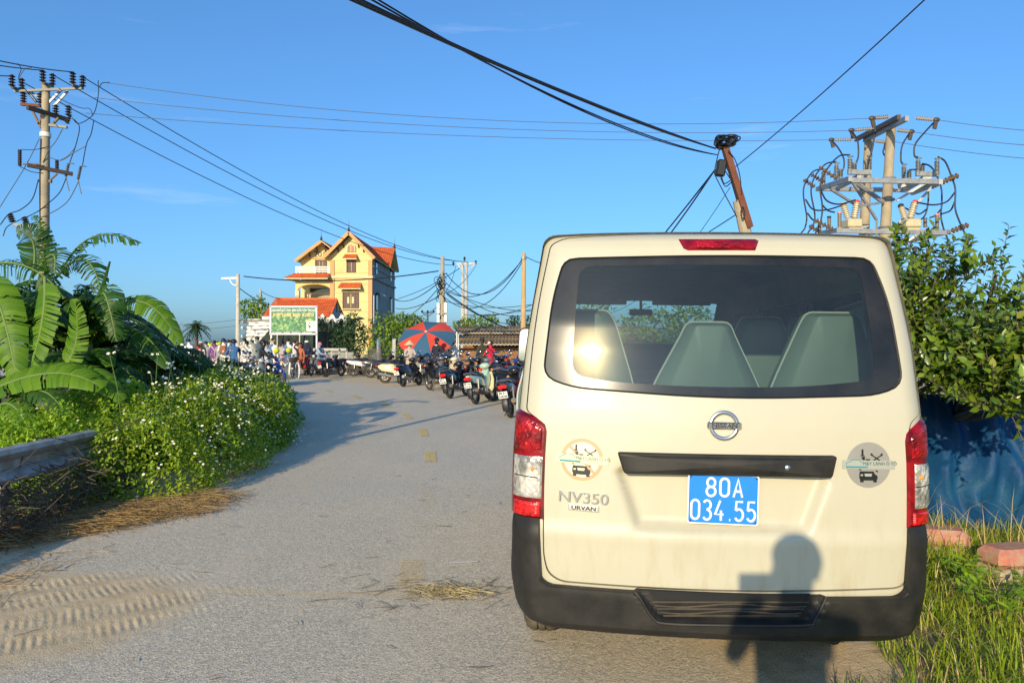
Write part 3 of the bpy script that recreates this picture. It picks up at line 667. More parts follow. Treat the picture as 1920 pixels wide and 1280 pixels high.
for u in us:
    row = []; zt = bz_top(u); zb = .328
    for i in range(NV + 1):
        s_ = i / NV; zk = .515
        z = zb + (zk - zb) * s_ / .7 if s_ <= .7 else zk + (zt - zk) * (s_ - .7) / .3
        off = bprof(min(.9, (z - zb) / (.532 - zb))) * (1 - .45 * sst((z - .5) / .25)) * (1, .97, .82, .45)[max(0, i - NV + 3)]
        x = u * wv(z) if abs(u) <= 1 else 0
        if abs(u) < .9: off -= .034 * in_step(x, z)
        off *= 1 - .55 * sst((abs(u) - .9) / .1)
        row.append(Q(u, z, off))
    P.append(row)
mb.grid(P); bumper = vobj(mb, 'bumper', M_BUMP, ang=32, fixn=False)
def bq(px, py, off=0.0):
    x, z = RP(px, py); return Q(x / wv(z), z, off)
m = MB(); m.tube(catmull([bq(1190, 1100, .048), bq(1200, 1112, .055), bq(1222, 1146, .056), bq(1248, 1157, .056), bq(1360, 1160, .056), bq(1498, 1160, .056), bq(1516, 1150, .056), bq(1532, 1120, .055), bq(1538, 1108, .048)], 6), .006, 6); vobj(m, 'step_rim', M_BUMP, bumper)
for k in range(5):
    m = MB(); y = 1124 + 6 * k; x0 = 1222 + 5 * k; x1 = 1512 - 5 * k; m.tube([bq(x0 + (x1 - x0) * t, y + (3 if k % 2 else 0) * math.sin(t * 9), -.004 + .024 + .002 * k) for t in np.linspace(0, 1, 14)], .0035, 5); vobj(m, 'step_rib', mat('dusty_step', (.045, .04, .032), .7, var_col=(.10, .075, .045), vscale=14), bumper)
m = MB(); m.grid(patch([RP(1214, 1103), RP(1516, 1108), RP(1500, 1122), RP(1226, 1119)], 12, 3, .022)); vobj(m, 'step_back', M_BLACK, bumper)
# garnish strip with the handle, lock button, plate, emblem, badges
gs = [RP(*p) for p in ((1157, 846), (1565, 853), (1556, 893), (1169, 885))]
def slab(corners, thick, rr, nuv=(30, 6), taper=.006, rec=False, off0=0.0):
    """raised slab following the surface with rounded corners"""
    o = roundpoly(corners, rr, 5); c = (sum(p[0] for p in o) / len(o), sum(p[1] for p in o) / len(o)); pl = o
    def R_(d, off): return [(q[0], SY(q[0], q[1], rec) - off, q[1]) for q in [(c[0] + (p[0] - c[0]) * d[0], c[1] + (p[1] - c[1]) * d[1]) for p in pl]]
    W_ = max(p[0] for p in o) - min(p[0] for p in o); H_ = max(p[1] for p in o) - min(p[1] for p in o)
    k = lambda t: (1 - 2 * t / W_, 1 - 2 * t / H_)
    m = MB(); RR = [R_((1, 1), -.01), R_((1, 1), off0 + thick - taper), R_(k(taper * .4), off0 + thick - taper * .3), R_(k(taper), off0 + thick)] + [R_((k(taper)[0] * f, k(taper)[1] * f), off0 + thick) for f in (.8, .6, .4, .2)]
    ringmesh(m, RR, fill=(c[0], SY(c[0], c[1], rec) - off0 - thick, c[1])); return m
hs = vobj(slab(gs, .034, .012), 'tailgate_garnish', M_BUMP, tailgate, fixn=False)
m = MB(); c = RP(1472, 874); m.lathe((c[0], SY(*c, False) - .033, c[1]), (0, -1, 0), [(0, .011), (.004, .011), (.006, .008), (.0065, 0)], 14); vobj(m, 'lock', M_CHROME, tailgate)
pc = [RP(*p) for p in ((1289, 888), (1421, 892), (1425, 986), (1291, 981))]
pcx = sum(p[0] for p in pc) / 4; pcz = sum(p[1] for p in pc) / 4
M_PLATE = mat('blue_plate', (.006, .22, .72), .45, var=.08, vscale=15); M_PLW = mat('plate_white', (.85, .84, .78), .5)
py_ = prof(pcz) + .012
pe = (Vector(pc[1]) - Vector(pc[0])).angle_signed(Vector((1, 0))) if True else 0
plate = None
PM = Matrix.Translation((pcx, py_, pcz)) @ Matrix.Rotation(rad(.9), 4, 'Y')
m = MB(); pw = .280; ph = .200; o = roundpoly([(-pw / 2, -ph / 2), (pw / 2, -ph / 2), (pw / 2, ph / 2), (-pw / 2, ph / 2)], .012, 4); m.prism(o, 0, .004); plate = vobj(m, 'number_plate', M_PLW); plate.matrix_local = PM
o2 = roundpoly([(-pw / 2 + .005, -ph / 2 + .005), (pw / 2 - .005, -ph / 2 + .005), (pw / 2 - .005, ph / 2 - .005), (-pw / 2 + .005, ph / 2 - .005)], .009, 4)
m = MB(); m.prism(o2, -.0012, .001); vobj(m, 'plate_face', M_PLATE, plate)
def stroke_text(segs, r): pass
# condensed DIN-like digits drawn as strokes (tubes), embossed
def arc(cx, cz, rx, rz, a0, a1, n=10): return [(cx + rx * math.cos(rad(a0 + (a1 - a0) * k / n)), cz + rz * math.sin(rad(a0 + (a1 - a0) * k / n))) for k in range(n + 1)]
GL = {  # unit cell 1 wide x 2 high
 '0': [arc(.5, 1.5, .45, .45, 0, 180) + arc(.5, .5, .45, .45, 180, 360) + [(.95, 1.5)]],
 '8': [arc(.5, 1.47, .42, .48, 0, 360, 18), arc(.5, .52, .47, .5, 0, 360, 18)],
 'A': [[(.05, 0), (.5, 1.98), (.95, 0)], [(.2, .62), (.8, .62)]],
 '3': [arc(.48, 1.5, .42, .45, 150, -90) + arc(.48, .52, .46, .5, 90, -150)],
 '4': [[(.62, 1.98), (.05, .6), (1.0, .6)], [(.72, 1.0), (.72, 0)]],
 '5': [[(.9, 1.93), (.18, 1.93), (.12, 1.08)] + arc(.48, .62, .47, .58, 130, -150)],
 '.': [[(.3, .08), (.42, .08)]]}
def glyphs(txt, x0, z0, h, gap, wid, r, mbx, y):
    x = x0
    for ch in txt:
        w_ = wid * (.55 if ch == '.' else 1)
        for s in GL[ch]: mbx.tube([(x + p[0] * wid, y, z0 + p[1] * h / 2) for p in s], r, 6)
        x += w_ + gap
m = MB(); glyphs('80A', -.067, .012, .074, .016, .037, .0052, m, -.002); glyphs('034.55', -.126, -.083, .080, .0125, .0345, .0050, m, -.002)
vobj(m, 'plate_lettering', M_PLW, plate)
for (x, z) in ((-.128, .088), (.128, .088), (-.128, -.088), (.128, -.088)):
    m = MB(); m.ell((x, -.003, z), (.004, .003, .004), 8, 5); vobj(m, 'screw', M_DSTEEL, plate)
# emblem: ring and bar
ec = RP(1357, 797); er = .060
m = MB(); m.torus((ec[0], SY(*ec, False) - .006, ec[1]), (0, 1, -.06), er - .008, .0085, 48, 10, flat=.8); emb = vobj(m, 'emblem', M_CHROME, tailgate)
m = MB(); m.box((ec[0], SY(*ec, False) - .012, ec[1]), (.134, .012, .027), bev=.004); vobj(m, 'emblem_bar', M_CHROME, emb)
M_LET = mat('black_lettering', (.015, .015, .015), .4)
def wrap_text(s, cx, cz, size, off, name, material, parent, xs=1.0, spacing=1.0, rot=0.0, bold=0.0, depth=.002, align='CENTER', jit=None):
    vs, fs = text2d(s, size, align, spacing, depth / 2, bold, xs); m = MB(); out = []
    for (x, y, z) in vs:
        x2 = x * math.cos(rot) - y * math.sin(rot); y2 = x * math.sin(rot) + y * math.cos(rot); X = cx + x2; Z = cz + y2; out.append((X, SY(X, Z, False) - off - z, Z))
    m.add(out, fs); return vobj(m, name, material, parent, ang=30, fixn=False)
wrap_text('NISSAN', ec[0], ec[1], .024, .0195, 'emblem_lettering', M_LET, emb, xs=1.25, bold=.0006)
bc = RP(1093, 933); wrap_text('NV350', bc[0], bc[1], .062, .006, 'badge_lettering', M_CHROME, tailgate, xs=1.16, rot=rad(-2), bold=.0004, depth=.009)
bc = RP(1094, 951); o = [(bc[0] - .062, bc[1] - .012), (bc[0] + .062, bc[1] - .016), (bc[0] + .062, bc[1] + .010), (bc[0] - .062, bc[1] + .013)]
bdg = vobj(slab([o[3], o[2], o[1], o[0]], .006, .004, taper=.002), 'badge', mat('satin_metal', (.55, .53, .48), .4, .5), tailgate, fixn=False)
wrap_text('URVAN', bc[0], bc[1] - .001, .024, .0075, 'badge_lettering', M_LET, bdg, xs=1.25, rot=rad(-1.5), bold=.0006)
# round stickers with a banner
def sticker(px, py, r, cols, ring, rot, parent):
    c = RP(px, py); m = MB()
    def disc(m, R0, R1, off, mi=0, n=48):
        rs = np.linspace(R1, R0, 7); R = [[sq((c[0] + q * math.cos(2 * PI * k / n), c[1] + q * math.sin(2 * PI * k / n)), off) for k in range(n)] for q in rs]
        ringmesh(m, R, mi, fill=sq(c, off) if R0 < 1e-6 else None)
    disc(m, 0, r, .0018); st = vobj(m, 'sticker', cols[0], parent, fixn=False)
    if ring:
        m = MB(); disc(m, r * .80, r * .98, .0026)
        a = rad(-47)
        m.grid([[sq((c[0] + t * math.cos(a) * r * .8 - w_ * math.sin(a), c[1] + t * math.sin(a) * r * .8 + w_ * math.cos(a)), .0026) for w_ in (-r * .07, r * .07)] for t in np.linspace(-1, 1, 12)])
        vobj(m, 'sticker_ring', cols[3], st, fixn=False)
    bw, bh = r * 1.2, r * .19
    m = MB(); ca, sa = math.cos(rot), math.sin(rot)
    def rp(x, z): return (c[0] + x * ca - z * sa, c[1] + x * sa + z * ca)
    m.grid([[sq(rp(bw * t, bh * k + .01 * r), .0036) for k in (-1, 0, 1)] for t in np.linspace(-1, 1, 14)]); bn = vobj(m, 'sticker_banner', cols[1], st, fixn=False)
    t0 = rp(bw * .42, bh * .32); wrap_text('MÁY LẠNH Ô TÔ', t0[0], t0[1], r * .20, .0052, 'sticker_lettering', cols[2], bn, xs=1.0, rot=rot, depth=.0006)
    # car outline and spanner on the banner (teal)
    m = MB(); car = [(-.95, -.04), (-.93, .08), (-.80, .12), (-.68, .22), (-.42, .22), (-.28, .10), (-.08, .05), (-.04, -.04)]
    m.tube([Vector(sq(rp(x * r * 1.08, z * r * 1.0 + .01 * r), .0045)) for x, z in car], r * .018, 5); m.tube([Vector(sq(rp(x * r * 1.08, -.09 * r), .0045)) for x in (-.94, -.5, -.06)], r * .04, 6)
    vobj(m, 'sticker_motif', mat('teal_print', (.05, .30, .32), .5), bn)
    # printed machine motifs: bottle, cross clamp, car front
    m = MB()
    def pl(pts, off=.0034): m.add([sq(rp(x * r, z * r), off) for x, z in pts], [tuple(range(len(pts)))])
    pl([(-.33, .68), (-.24, .68), (-.24, .44), (-.17, .38), (-.40, .38), (-.33, .44)]); pl([(-.28, .36), (-.17, .36), (-.18, .22), (-.24, .20), (-.34, .30)]); pl([(-.14, .26), (.06, .26), (.06, .18), (-.14, .18)])
    def bar(a, b, w_):
        a = Vector(a); b = Vector(b); d = (b - a).normalized(); nrm = Vector((-d.y, d.x)) * w_ / 2; pl([tuple(a + nrm), tuple(b + nrm), tuple(b - nrm), tuple(a - nrm)])
    for s in (-1, 1): bar((.36, .30), (.36 + .2 * s, .42), .05); bar((.36 + .2 * s, .42), (.36 + .26 * s, .50), .09); bar((.36, .30), (.36 + .14 * s, .20), .06)
    pl([(-.40, -.30), (-.36, -.26), (-.30, -.28), (.22, -.28), (.30, -.42), (.40, -.46), (.42, -.60), (.34, -.68), (-.36, -.68), (-.42, -.58), (-.42, -.40)])
    for s in (-.38, .22): pl([(s, -.66), (s + .16, -.66), (s + .16, -.76), (s, -.76)])
    bar((-.44, -.22), (-.34, -.20), .05); bar((.32, -.24), (.42, -.30), .06)
    vobj(m, 'sticker_motif', M_LET, st, fixn=False)
    m = MB(); off = .0042
    def pl2(pts): m.add([sq(rp(x * r, z * r), off) for x, z in pts], [tuple(range(len(pts)))])
    pl2([(-.20, -.38), (.16, -.38), (.12, -.50), (-.16, -.50)]); pl2([(-.38, -.42), (-.26, -.40), (-.26, -.48), (-.36, -.48)]); vobj(m, 'sticker_motif', cols[1], st, fixn=False)
M_ST1 = mat('cream_sticker', (.82, .76, .50), .4); M_ST2 = mat('grey_foil_sticker', (.36, .34, .30), .35, .2, var=.1); M_STB = mat('pale_banner', (.66, .66, .42), .45); M_STG = mat('grey_banner', (.36, .37, .32), .4); M_STR = mat('faded_orange_print', (.60, .34, .19), .5)
sticker(1091, 861, .089, (M_ST1, M_STB, mat('grey_green_print', (.10, .14, .11), .5), M_STR), True, rad(-2.0), tailgate)
sticker(1628, 871, .090, (M_ST2, M_STG, mat('dark_green_print', (.05, .10, .09), .5), M_STR), False, rad(-.6), tailgate)
# seats
def seat(cx, y, zt, hw_t, hw_b, zbm, piping=True):
    s_ = MB(); tops = []
    out = [(cx - hw_b, zbm), (cx - hw_b * .98, zbm + .42)] + [(cx - hw_b * (1 - t) - hw_t * 1.25 * t, zbm + .42 + (zt - .06 - zbm - .42) * t) for t in (.3, .65, 1)] + [(cx - hw_t, zt), (cx + hw_t, zt)] + [(cx + hw_b * (1 - t) + hw_t * 1.25 * t, zbm + .42 + (zt - .06 - zbm - .42) * t) for t in (1, .65, .3)] + [(cx + hw_b * .98, zbm + .42), (cx + hw_b, zbm)]
    o = roundpoly(out, .03, 3); c = (cx, (zt + zbm) / 2)
    tilt = lambda p, yy: (p[0], yy - .13 * (p[1] - zbm), p[1])
    RR = [[tilt(p, y + .10) for p in o], [tilt((c[0] + (p[0] - c[0]) * 1.0, p[1]), y + .03) for p in o], [tilt((c[0] + (p[0] - c[0]) * .97, c[1] + (p[1] - c[1]) * .985), y + .012) for p in o], [tilt((c[0] + (p[0] - c[0]) * .74, c[1] + (p[1] - c[1]) * .955), y - .035) for p in o], [tilt((c[0] + (p[0] - c[0]) * .68, c[1] + (p[1] - c[1]) * .92), y - .042) for p in o], [tilt((c[0] + (p[0] - c[0]) * .3, c[1] + (p[1] - c[1]) * .4), y - .046) for p in o]]
    ringmesh(s_, RR, fill=tilt(c, y - .048)); so = vobj(s_, 'seat', M_SEAT, ang=40)
    p_ = MB(); p_.tube([Vector(tilt(p, y + .03)) for p in o], .0055, 5); vobj(p_, 'piping', M_PIPE, so)
    return so
seat(-.58, .72, 1.675, .145, .29, .85); seat(.04, .74, 1.625, .10, .275, .85); seat(.60, .72, 1.675, .115, .28, .85)
for y in (1.62, 2.5): seat(-.5, y, 1.66, .11, .24, .85) if y > 2 else None; seat(.50, y, 1.685 if y < 2 else 1.66, .11, .25, .85)
seat(-.42, 3.0, 1.58, .15, .25, .85); seat(.45, 3.0, 1.58, .15, .25, .85)
m = MB(); m.box((.02, 3.78, 1.80), (.20, .02, .055), bev=.008); m.cyl((.02, 3.77, 1.82), (.02, 3.78, 1.90), .012); vobj(m, 'rear_view_mirror', M_BLACK)
m = MB(); m.box((0, 4.1, 1.12), (1.4, .4, .16), bev=.03); vobj(m, 'dashboard', M_BLACK)
for s in (-1, 1):
    m = MB(); m.box((s * .36, 3.70, 1.885), (.5, .02, .05), bev=.008); vobj(m, 'sun_visor', M_LINING)
# door mirrors
for s in (-1, 1):
    m = MB(); P = roundpoly([(-.085, -.15), (.075, -.15), (.085, .15), (-.07, .15)], .05, 5); c0 = (s * .965, 3.62, 1.50)
    m.loft([[(c0[0] + p[0] * k, c0[1] + dy, c0[2] + p[1] * k) for p in P] for (k, dy) in ((.96, -.01), (1, 0), (1, .05), (.8, .11), (.4, .13))]); m.beam((s * .82, 3.64, 1.34), (s * .93, 3.64, 1.38), .04, .05); mo = vobj(m, 'door_mirror', M_BLACK)
    m = MB(); m.prism([(c0[0] + p[0] * .9, c0[2] + p[1] * .9) for p in P], c0[1] - .014, c0[1] - .010); vobj(m, 'mirror_glass', mat('mirror_glass', (.75, .78, .78), .08, 1.0), mo)
# wheels
def wheel(x, y):
    s = 1 if x > 0 else -1; r = .325; w_ = .19
    m = MB(); m.lathe((x - w_ / 2, y, r), (1, 0, 0), [(0.0, .20), (.0, .27), (.015, .305), (.04, .320), (.05, r), (.07, r), (.072, r - .008), (.078, r - .008), (.08, r), (.11, r), (.112, r - .008), (.118, r - .008), (.12, r), (.14, r), (.15, .320), (.175, .305), (.19, .27), (.19, .20)], 44)
    t = vobj(m, 'wheel', M_RUBBER)
    m = MB(); xo = x + s * (w_ / 2 - .02); m.lathe((xo, y, r), (s, 0, 0), [(-.1, .2), (0, .205), (.004, .19), (-.02, .17), (-.015, .07), (.01, .06), (.012, 0)], 26); vobj(m, 'rim', M_STEEL, t)
for x in (-.735, .735):
    for y in (1.08, 3.62): wheel(x, y)
for s in (-1, 1):
    for y in (1.08, 3.62):
        m = MB()
        n_ = 16; m.grid([[(s * (wv(.38 + r_ * math.sin(a)) + .003), y + r_ * math.cos(a), .38 + r_ * math.sin(a)) for r_ in (.05, .2, .34, .385)] for a in np.linspace(0, PI, n_)])
        vobj(m, 'wheel_arch', M_BLACK, fixn=False)
# door seams and handle on the road side
for s in (-1, 1):
    m = MB()
    for y in (1.56, 2.64, 3.46): m.tube([(s * (wv(z) + .0005), y, z) for z in np.linspace(.5, 1.85, 14)], .004, 4)
    m.tube([(s * (wv(.98) + .001), y, .98) for y in np.linspace(.4, 2.6, 10)], .008, 4); vobj(m, 'door_seam', M_BLACK)
    m = MB(); m.box((s * .86, 2.78, 1.06), (.03, .18, .035), bev=.01); vobj(m, 'door_handle', M_BLACK)
# ------------------------------------------------------------------ buildings
M_TILE = mat('orange_clay_tile', (.72, .17, .04), .75, var_col=(.50, .10, .03), vscale=3.0)
M_YEL = mat('yellow_render', (.76, .63, .28), .85, var=.2, vscale=.5, bump=.05, bscale=12)
M_CREAM = mat('cream_render', (.74, .62, .36), .85, var=.12, vscale=.8)
M_ORA = mat('orange_trim', (.68, .36, .15), .8, var=.15, vscale=2)
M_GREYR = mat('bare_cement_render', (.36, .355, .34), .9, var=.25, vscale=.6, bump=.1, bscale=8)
M_WOOD = mat('dark_brown_wood', (.11, .045, .03), .55, var=.3, vscale=9)
M_SHADOWGL = mat('dark_window_glass', (.02, .022, .025), .1)
M_MOSS = mat('mossy_brown_sheet', (.27, .16, .07), .9, var_col=(.14, .11, .05), vscale=1.3, bump=.2, bscale=6)
M_SHEETEDGE = mat('pale_sheet_edge', (.50, .44, .33), .9)
M_BRICK = mat('brown_brick', (.30, .16, .075), .9, var_col=(.2, .1, .05), vscale=3)
def tile_roof(mb, A, B, C, D, nu, nv, amp, mi=0, sub=4):
    """A,B eave left/right, C,D ridge right/left; rounded pan tiles in overlapping courses"""
    A, B, C, D = map(Vector, (A, B, C, D)); n = (B - A).cross(D - A).normalized()
    if n.z < 0: n = -n
    for r in range(nv):
        v0 = r / nv; v1 = (r + 1) / nv; P = []
        for (v, lift) in ((v0, amp * 1.1), (v1, 0)):
            L = A.lerp(D, v); R_ = B.lerp(C, v); P.append([L.lerp(R_, k / (nu * sub)) + n * (lift + amp * .5 * (1 + math.cos(2 * PI * k / sub))) for k in range(nu * sub + 1)])
        L0 = [p - n * amp * .9 for p in P[0]]; mb.grid([L0, P[0], P[1]], mi)
def Hx(px, Y): return (px - 960) / FPX * Y
def Hz(py, Y): return CAM_H - (py - HOR) / FPX * Y
def HZp(zx, zy): return (490 + zx / 5.817, 420 + zy / 5.817)
YF = 75.0
def hp(zx, zy, Y=YF):
    p = HZp(zx, zy); return Vector((Hx(p[0], Y), Y, Hz(p[1], Y)))
house = thing('house', 'tall yellow three storey house with orange tiled gables, far down the road', 'house', (-17, 80, 0))
HI = Matrix.Translation((17, -80, 0))
def hobj(mb, name, m, parent=None, **k):
    mb.v = [tuple(HI @ Vector(p)) for p in mb.v]; return mb.build(name, m, parent or house, **k)
xl, xr = hp(750, 0).x, hp(1210, 0).x; YB = 89.3; ze = 10.15; za = 12.25; xm = (hp(690, 0).x + hp(1250, 0).x) / 2
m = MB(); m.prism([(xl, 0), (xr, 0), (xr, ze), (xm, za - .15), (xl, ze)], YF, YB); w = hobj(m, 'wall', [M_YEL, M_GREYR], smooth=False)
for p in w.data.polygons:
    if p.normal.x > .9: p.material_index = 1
# gable on the right flank
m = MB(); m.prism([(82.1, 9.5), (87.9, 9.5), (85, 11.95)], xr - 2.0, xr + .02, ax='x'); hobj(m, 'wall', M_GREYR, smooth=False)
x2l = hp(430, 0, 78).x
m = MB(); m.prism([(x2l, 0), (xl + .1, 0), (xl + .1, 9.6), (hp(650, 0, 78).x, 11.9), (x2l, 10.0)], 78, 88); hobj(m, 'wall', M_YEL, smooth=False)
def roofslab(name, A, B, C, D, nu, nv, amp=.05, under=M_CREAM):
    m = MB(); tile_roof(m, A, B, C, D, nu, nv, amp, 0); A, B, C, D = map(Vector, (A, B, C, D)); n = Vector((0, 0, -.10)); o = [p + n for p in (A, B, C, D)]
    m.add([A, B, C, D] + o, [(0, 1, 5, 4), (1, 2, 6, 5), (2, 3, 7, 6), (3, 0, 4, 7), (4, 5, 6, 7)], 1); r = hobj(m, name, [M_TILE, under], smooth=False); r['kind'] = 'stuff'; return r
yo = YF - .8
el = Vector((hp(690, 0).x, 0, 9.9)); er_ = Vector((hp(1250, 0).x, 0, 9.9)); ap = Vector((xm, 0, 12.4))
def wy(v, y): return (v.x, y, v.z)
roofslab('roof', wy(er_, YB + .3), wy(er_, yo), wy(ap, yo), wy(ap, YB + .3), 40, 12)
roofslab('roof', wy(el, yo), wy(el, YB + .3), wy(ap, YB + .3), wy(ap, yo), 40, 12)
# barge boards
for e in (el, er_):
    m = MB(); m.beam((e.x, yo - .03, e.z - .10), (ap.x, yo - .03, ap.z - .10), .10, .30); hobj(m, 'barge_board', M_ORA, smooth=False)
ridge = Vector((xm, 85, 12.2))
roofslab('roof', (xm + .4, 82, 9.9), (-12.95, 82, 9.85), (-12.95, 85, 12.15), (xm, 85, 12.3), 12, 10)
roofslab('roof', (-12.95, 88, 9.85), (xm + .4, 88, 9.9), (xm, 85, 12.3), (-12.95, 85, 12.15), 12, 10)
ap2 = hp(650, 178, 77); el2 = hp(365, 392, 77); er2 = Vector((2 * ap2.x - el2.x, 77, el2.z))
roofslab('roof', (el2.x, 77, el2.z), (el2.x, 88.3, el2.z), (ap2.x, 88.3, ap2.z), (ap2.x, 77, ap2.z), 30, 11)
roofslab('roof', (er2.x, 88.3, er2.z), (er2.x, 77, er2.z), (ap2.x, 77, ap2.z), (ap2.x, 88.3, ap2.z), 30, 11)
m = MB(); m.beam((el2.x, 76.96, el2.z - .1), (ap2.x, 76.96, ap2.z - .1), .10, .28); hobj(m, 'barge_board', M_ORA, smooth=False)
for (x, y, z) in ((xm, yo + .1, 12.45), (ap2.x, 77.1, ap2.z + .05), (-13.0, 85, 12.2)):
    m = MB(); m.lathe((x, y, z - .05), (0, 0, 1), [(0, .14), (.12, .10), (.16, .15), (.3, .06), (.34, .09), (.45, .025), (.95, .01), (1.3, .004)], 8); hobj(m, 'finial', M_DSTEEL)
# mouldings, pilasters
for (a, b, mm) in ((752, 795, M_ORA), (1165, 1210, M_ORA)):
    m = MB(); x0 = hp(a, 0).x; x1 = hp(b, 0).x; m.box(((x0 + x1) / 2, YF - .06, 4.85), (x1 - x0, .12, 9.7)); hobj(m, 'pilaster', mm, smooth=False)
for zy, hh, dd in ((325, .05, .05), (392, .07, .06), (525, .07, .06), (578, .22, .16), (645, .05, .05), (745, .05, .05), (845, .05, .05), (948, .06, .05)):
    m = MB(); a = hp(795, zy); b = hp(1165, zy)
    if hh > .2: a = hp(745, zy); b = hp(1216, zy)
    m.box(((a.x + b.x) / 2, YF - dd / 2, a.z), (b.x - a.x, dd, hh)); hobj(m, 'moulding', M_CREAM if hh > .2 else M_YEL, smooth=False)
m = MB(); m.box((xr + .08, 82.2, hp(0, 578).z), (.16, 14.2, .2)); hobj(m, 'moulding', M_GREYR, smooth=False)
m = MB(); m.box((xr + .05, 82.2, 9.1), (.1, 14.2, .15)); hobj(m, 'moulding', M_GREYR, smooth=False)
# windows on the front
def win(zx0, zx1, zy0, zy1, leaves=2, Y=YF, panes=False):
    a = hp(zx0, zy1, Y); b = hp(zx1, zy0, Y); w_ = b.x - a.x; h_ = b.z - a.z; m = MB()
    for (cx, cz, sx, sz) in ((a.x, (a.z + b.z) / 2, .1, h_ + .1), (b.x, (a.z + b.z) / 2, .1, h_ + .1), ((a.x + b.x) / 2, a.z, w_, .1), ((a.x + b.x) / 2, b.z, w_, .1)): m.box((cx, Y - .05, cz), (sx, .14, sz))
    f = hobj(m, 'window', M_WOOD, smooth=False)
    for k in range(leaves):
        m = MB(); x0 = a.x + w_ * k / leaves + .03; x1 = a.x + w_ * (k + 1) / leaves - .03; n_ = max(2, int((x1 - x0) / .17))
        for q in range(n_): m.box((x0 + (x1 - x0) * (q + .5) / n_, Y - .03 - .015 * (q % 2), (a.z + b.z) / 2), ((x1 - x0) / n_ - .015, .05, h_ - .1))
        hobj(m, 'shutter', M_WOOD, f, smooth=False)
        if panes:
            m = MB(); m.box(((x0 + x1) / 2 + (.14 if k == 0 else -.14), Y - .085, a.z + h_ * .52), (.2, .03, h_ * .42)); hobj(m, 'pane', M_CREAM, f, smooth=False)
    return f
win(935, 1024, 400, 522); win(893, 1057, 750, 917, panes=True)
a = hp(893, 722); b = hp(1060, 706); m = MB(); m.box(((a.x + b.x) / 2, YF - .03, (a.z + b.z) / 2), (b.x - a.x, .08, b.z - a.z)); hobj(m, 'vent', M_DSTEEL, smooth=False)
m = MB(); a = hp(880, 928); b = hp(1082, 928); m.box(((a.x + b.x) / 2, YF - .15, a.z), (b.x - a.x, .3, .09)); hobj(m, 'window_sill', M_CREAM, smooth=False)
for (x0, x1, xi0, xi1, y0, y1) in ((900, 1055, 918, 1040, 330, 382), (848, 1098, 872, 1090, 640, 705)):
    A, B, C, D = hp(x0, y1), hp(x1, y1), hp(xi1, y0), hp(xi0, y0); A.y = B.y = YF - .75; C.y = D.y = YF - .02; roofslab('awning', A, B, C, D, int((B.x - A.x) / .2), 4, .04)
# arched attic window
a = hp(938, 306); b = hp(1023, 220); cx = (a.x + b.x) / 2; r = (b.x - a.x) / 2; m = MB(); pts = [(a.x, a.z), (b.x, a.z)] + [(cx + r * math.cos(t), b.z - r + r * math.sin(t)) for t in np.linspace(0, PI, 11)]
m.prism(pts, YF - .10, YF + .02); f = hobj(m, 'window', mat('pink_brown_shutter', (.42, .20, .13), .7), smooth=False)
m = MB(); m.tube([(p[0], YF - .12, p[1]) for p in pts[1:]] + [(a.x, YF - .12, a.z)], .07, 6); hobj(m, 'window_frame', M_CREAM, f)
m = MB(); m.box((cx, YF - .12, (a.z + b.z) / 2), (.07, .05, b.z - a.z)); m.box((cx, YF - .12, a.z + .62), (2 * r, .05, .07)); hobj(m, 'glazing_bar', M_CREAM, f, smooth=False)
for zx, zy in ((842, 265), (898, 218), (1062, 218), (1118, 268)):
    p = hp(zx, zy); m = MB(); m.box((p.x, YF - .3, p.z + .3), (.12, .6, .12)); m.beam((p.x, YF - .05, p.z - .35), (p.x, YF - .5, p.z + .3), .1, .1); hobj(m, 'eave_bracket', M_WOOD, smooth=False)
for zx, zy in ((612, 270), (700, 265), (530, 320)):
    p = hp(zx, zy, 78); m = MB(); m.box((p.x, 77.7, p.z + .3), (.12, .6, .12)); m.beam((p.x, 77.95, p.z - .35), (p.x, 77.5, p.z + .3), .1, .1); hobj(m, 'eave_bracket', M_WOOD, smooth=False)
vs, fs = text2d('2017', 1.0); p = hp(660, 333, 78); m = MB(); m.add([(p.x + v[0] * .82, 77.93, p.z + v[1] * .78) for v in vs], fs); hobj(m, 'date_lettering', M_DSTEEL, smooth=False)
m = MB(); a = hp(470, 376, 78); b = hp(750, 376, 78); m.box(((a.x + b.x) / 2, 77.96, a.z), (b.x - a.x, .1, .12)); hobj(m, 'moulding', M_ORA, smooth=False)
win(592, 707, 397, 575, 3, Y=78)
# balcony and porch, left
xb0, xb1 = hp(380, 0).x, hp(752, 0).x; zb0 = hp(0, 540).z; zb1 = hp(0, 463).z
m = MB(); m.box(((xb0 + xb1) / 2, 76.5, zb0 - .12), (xb1 - xb0, 3, .2)); hobj(m, 'balcony_floor', M_CREAM, smooth=False)
for k in range(4):
    m = MB(); m.box(((xb0 + xb1) / 2, YF + .02, zb0 + .18 + (zb1 - zb0 - .2) * k / 3), (xb1 - xb0, .07, .08)); hobj(m, 'balcony_rail', M_WHITE, smooth=False)
for x in (xb0, xb0 + (xb1 - xb0) * .55, xb1 - .1, xb0 + .35):
    m = MB(); m.box((x, YF + .02, (zb0 + zb1) / 2), (.12, .12, zb1 - zb0 + .05)); hobj(m, 'balcony_post', M_WHITE, smooth=False)
A, B, C, D = hp(290, 598), hp(752, 598), hp(752, 540), hp(375, 540); A.y = B.y = YF - 1.1; C.y = D.y = YF - .05; A.x -= .0
roofslab('porch_roof', A, B, C, D, 20, 5, .05)
A2, D2 = Vector((A.x, 77.8, A.z)), Vector((D.x, 77.8, D.z)); roofslab('porch_roof', A2, A, D, D2, 12, 5, .05)
zt = hp(0, 615).z; xa0, xa1 = hp(372, 0).x, hp(752, 0).x; zs_ = hp(0, 722).z; zc = hp(0, 655).z; xo0, xo1 = hp(398, 0).x, hp(760, 0).x
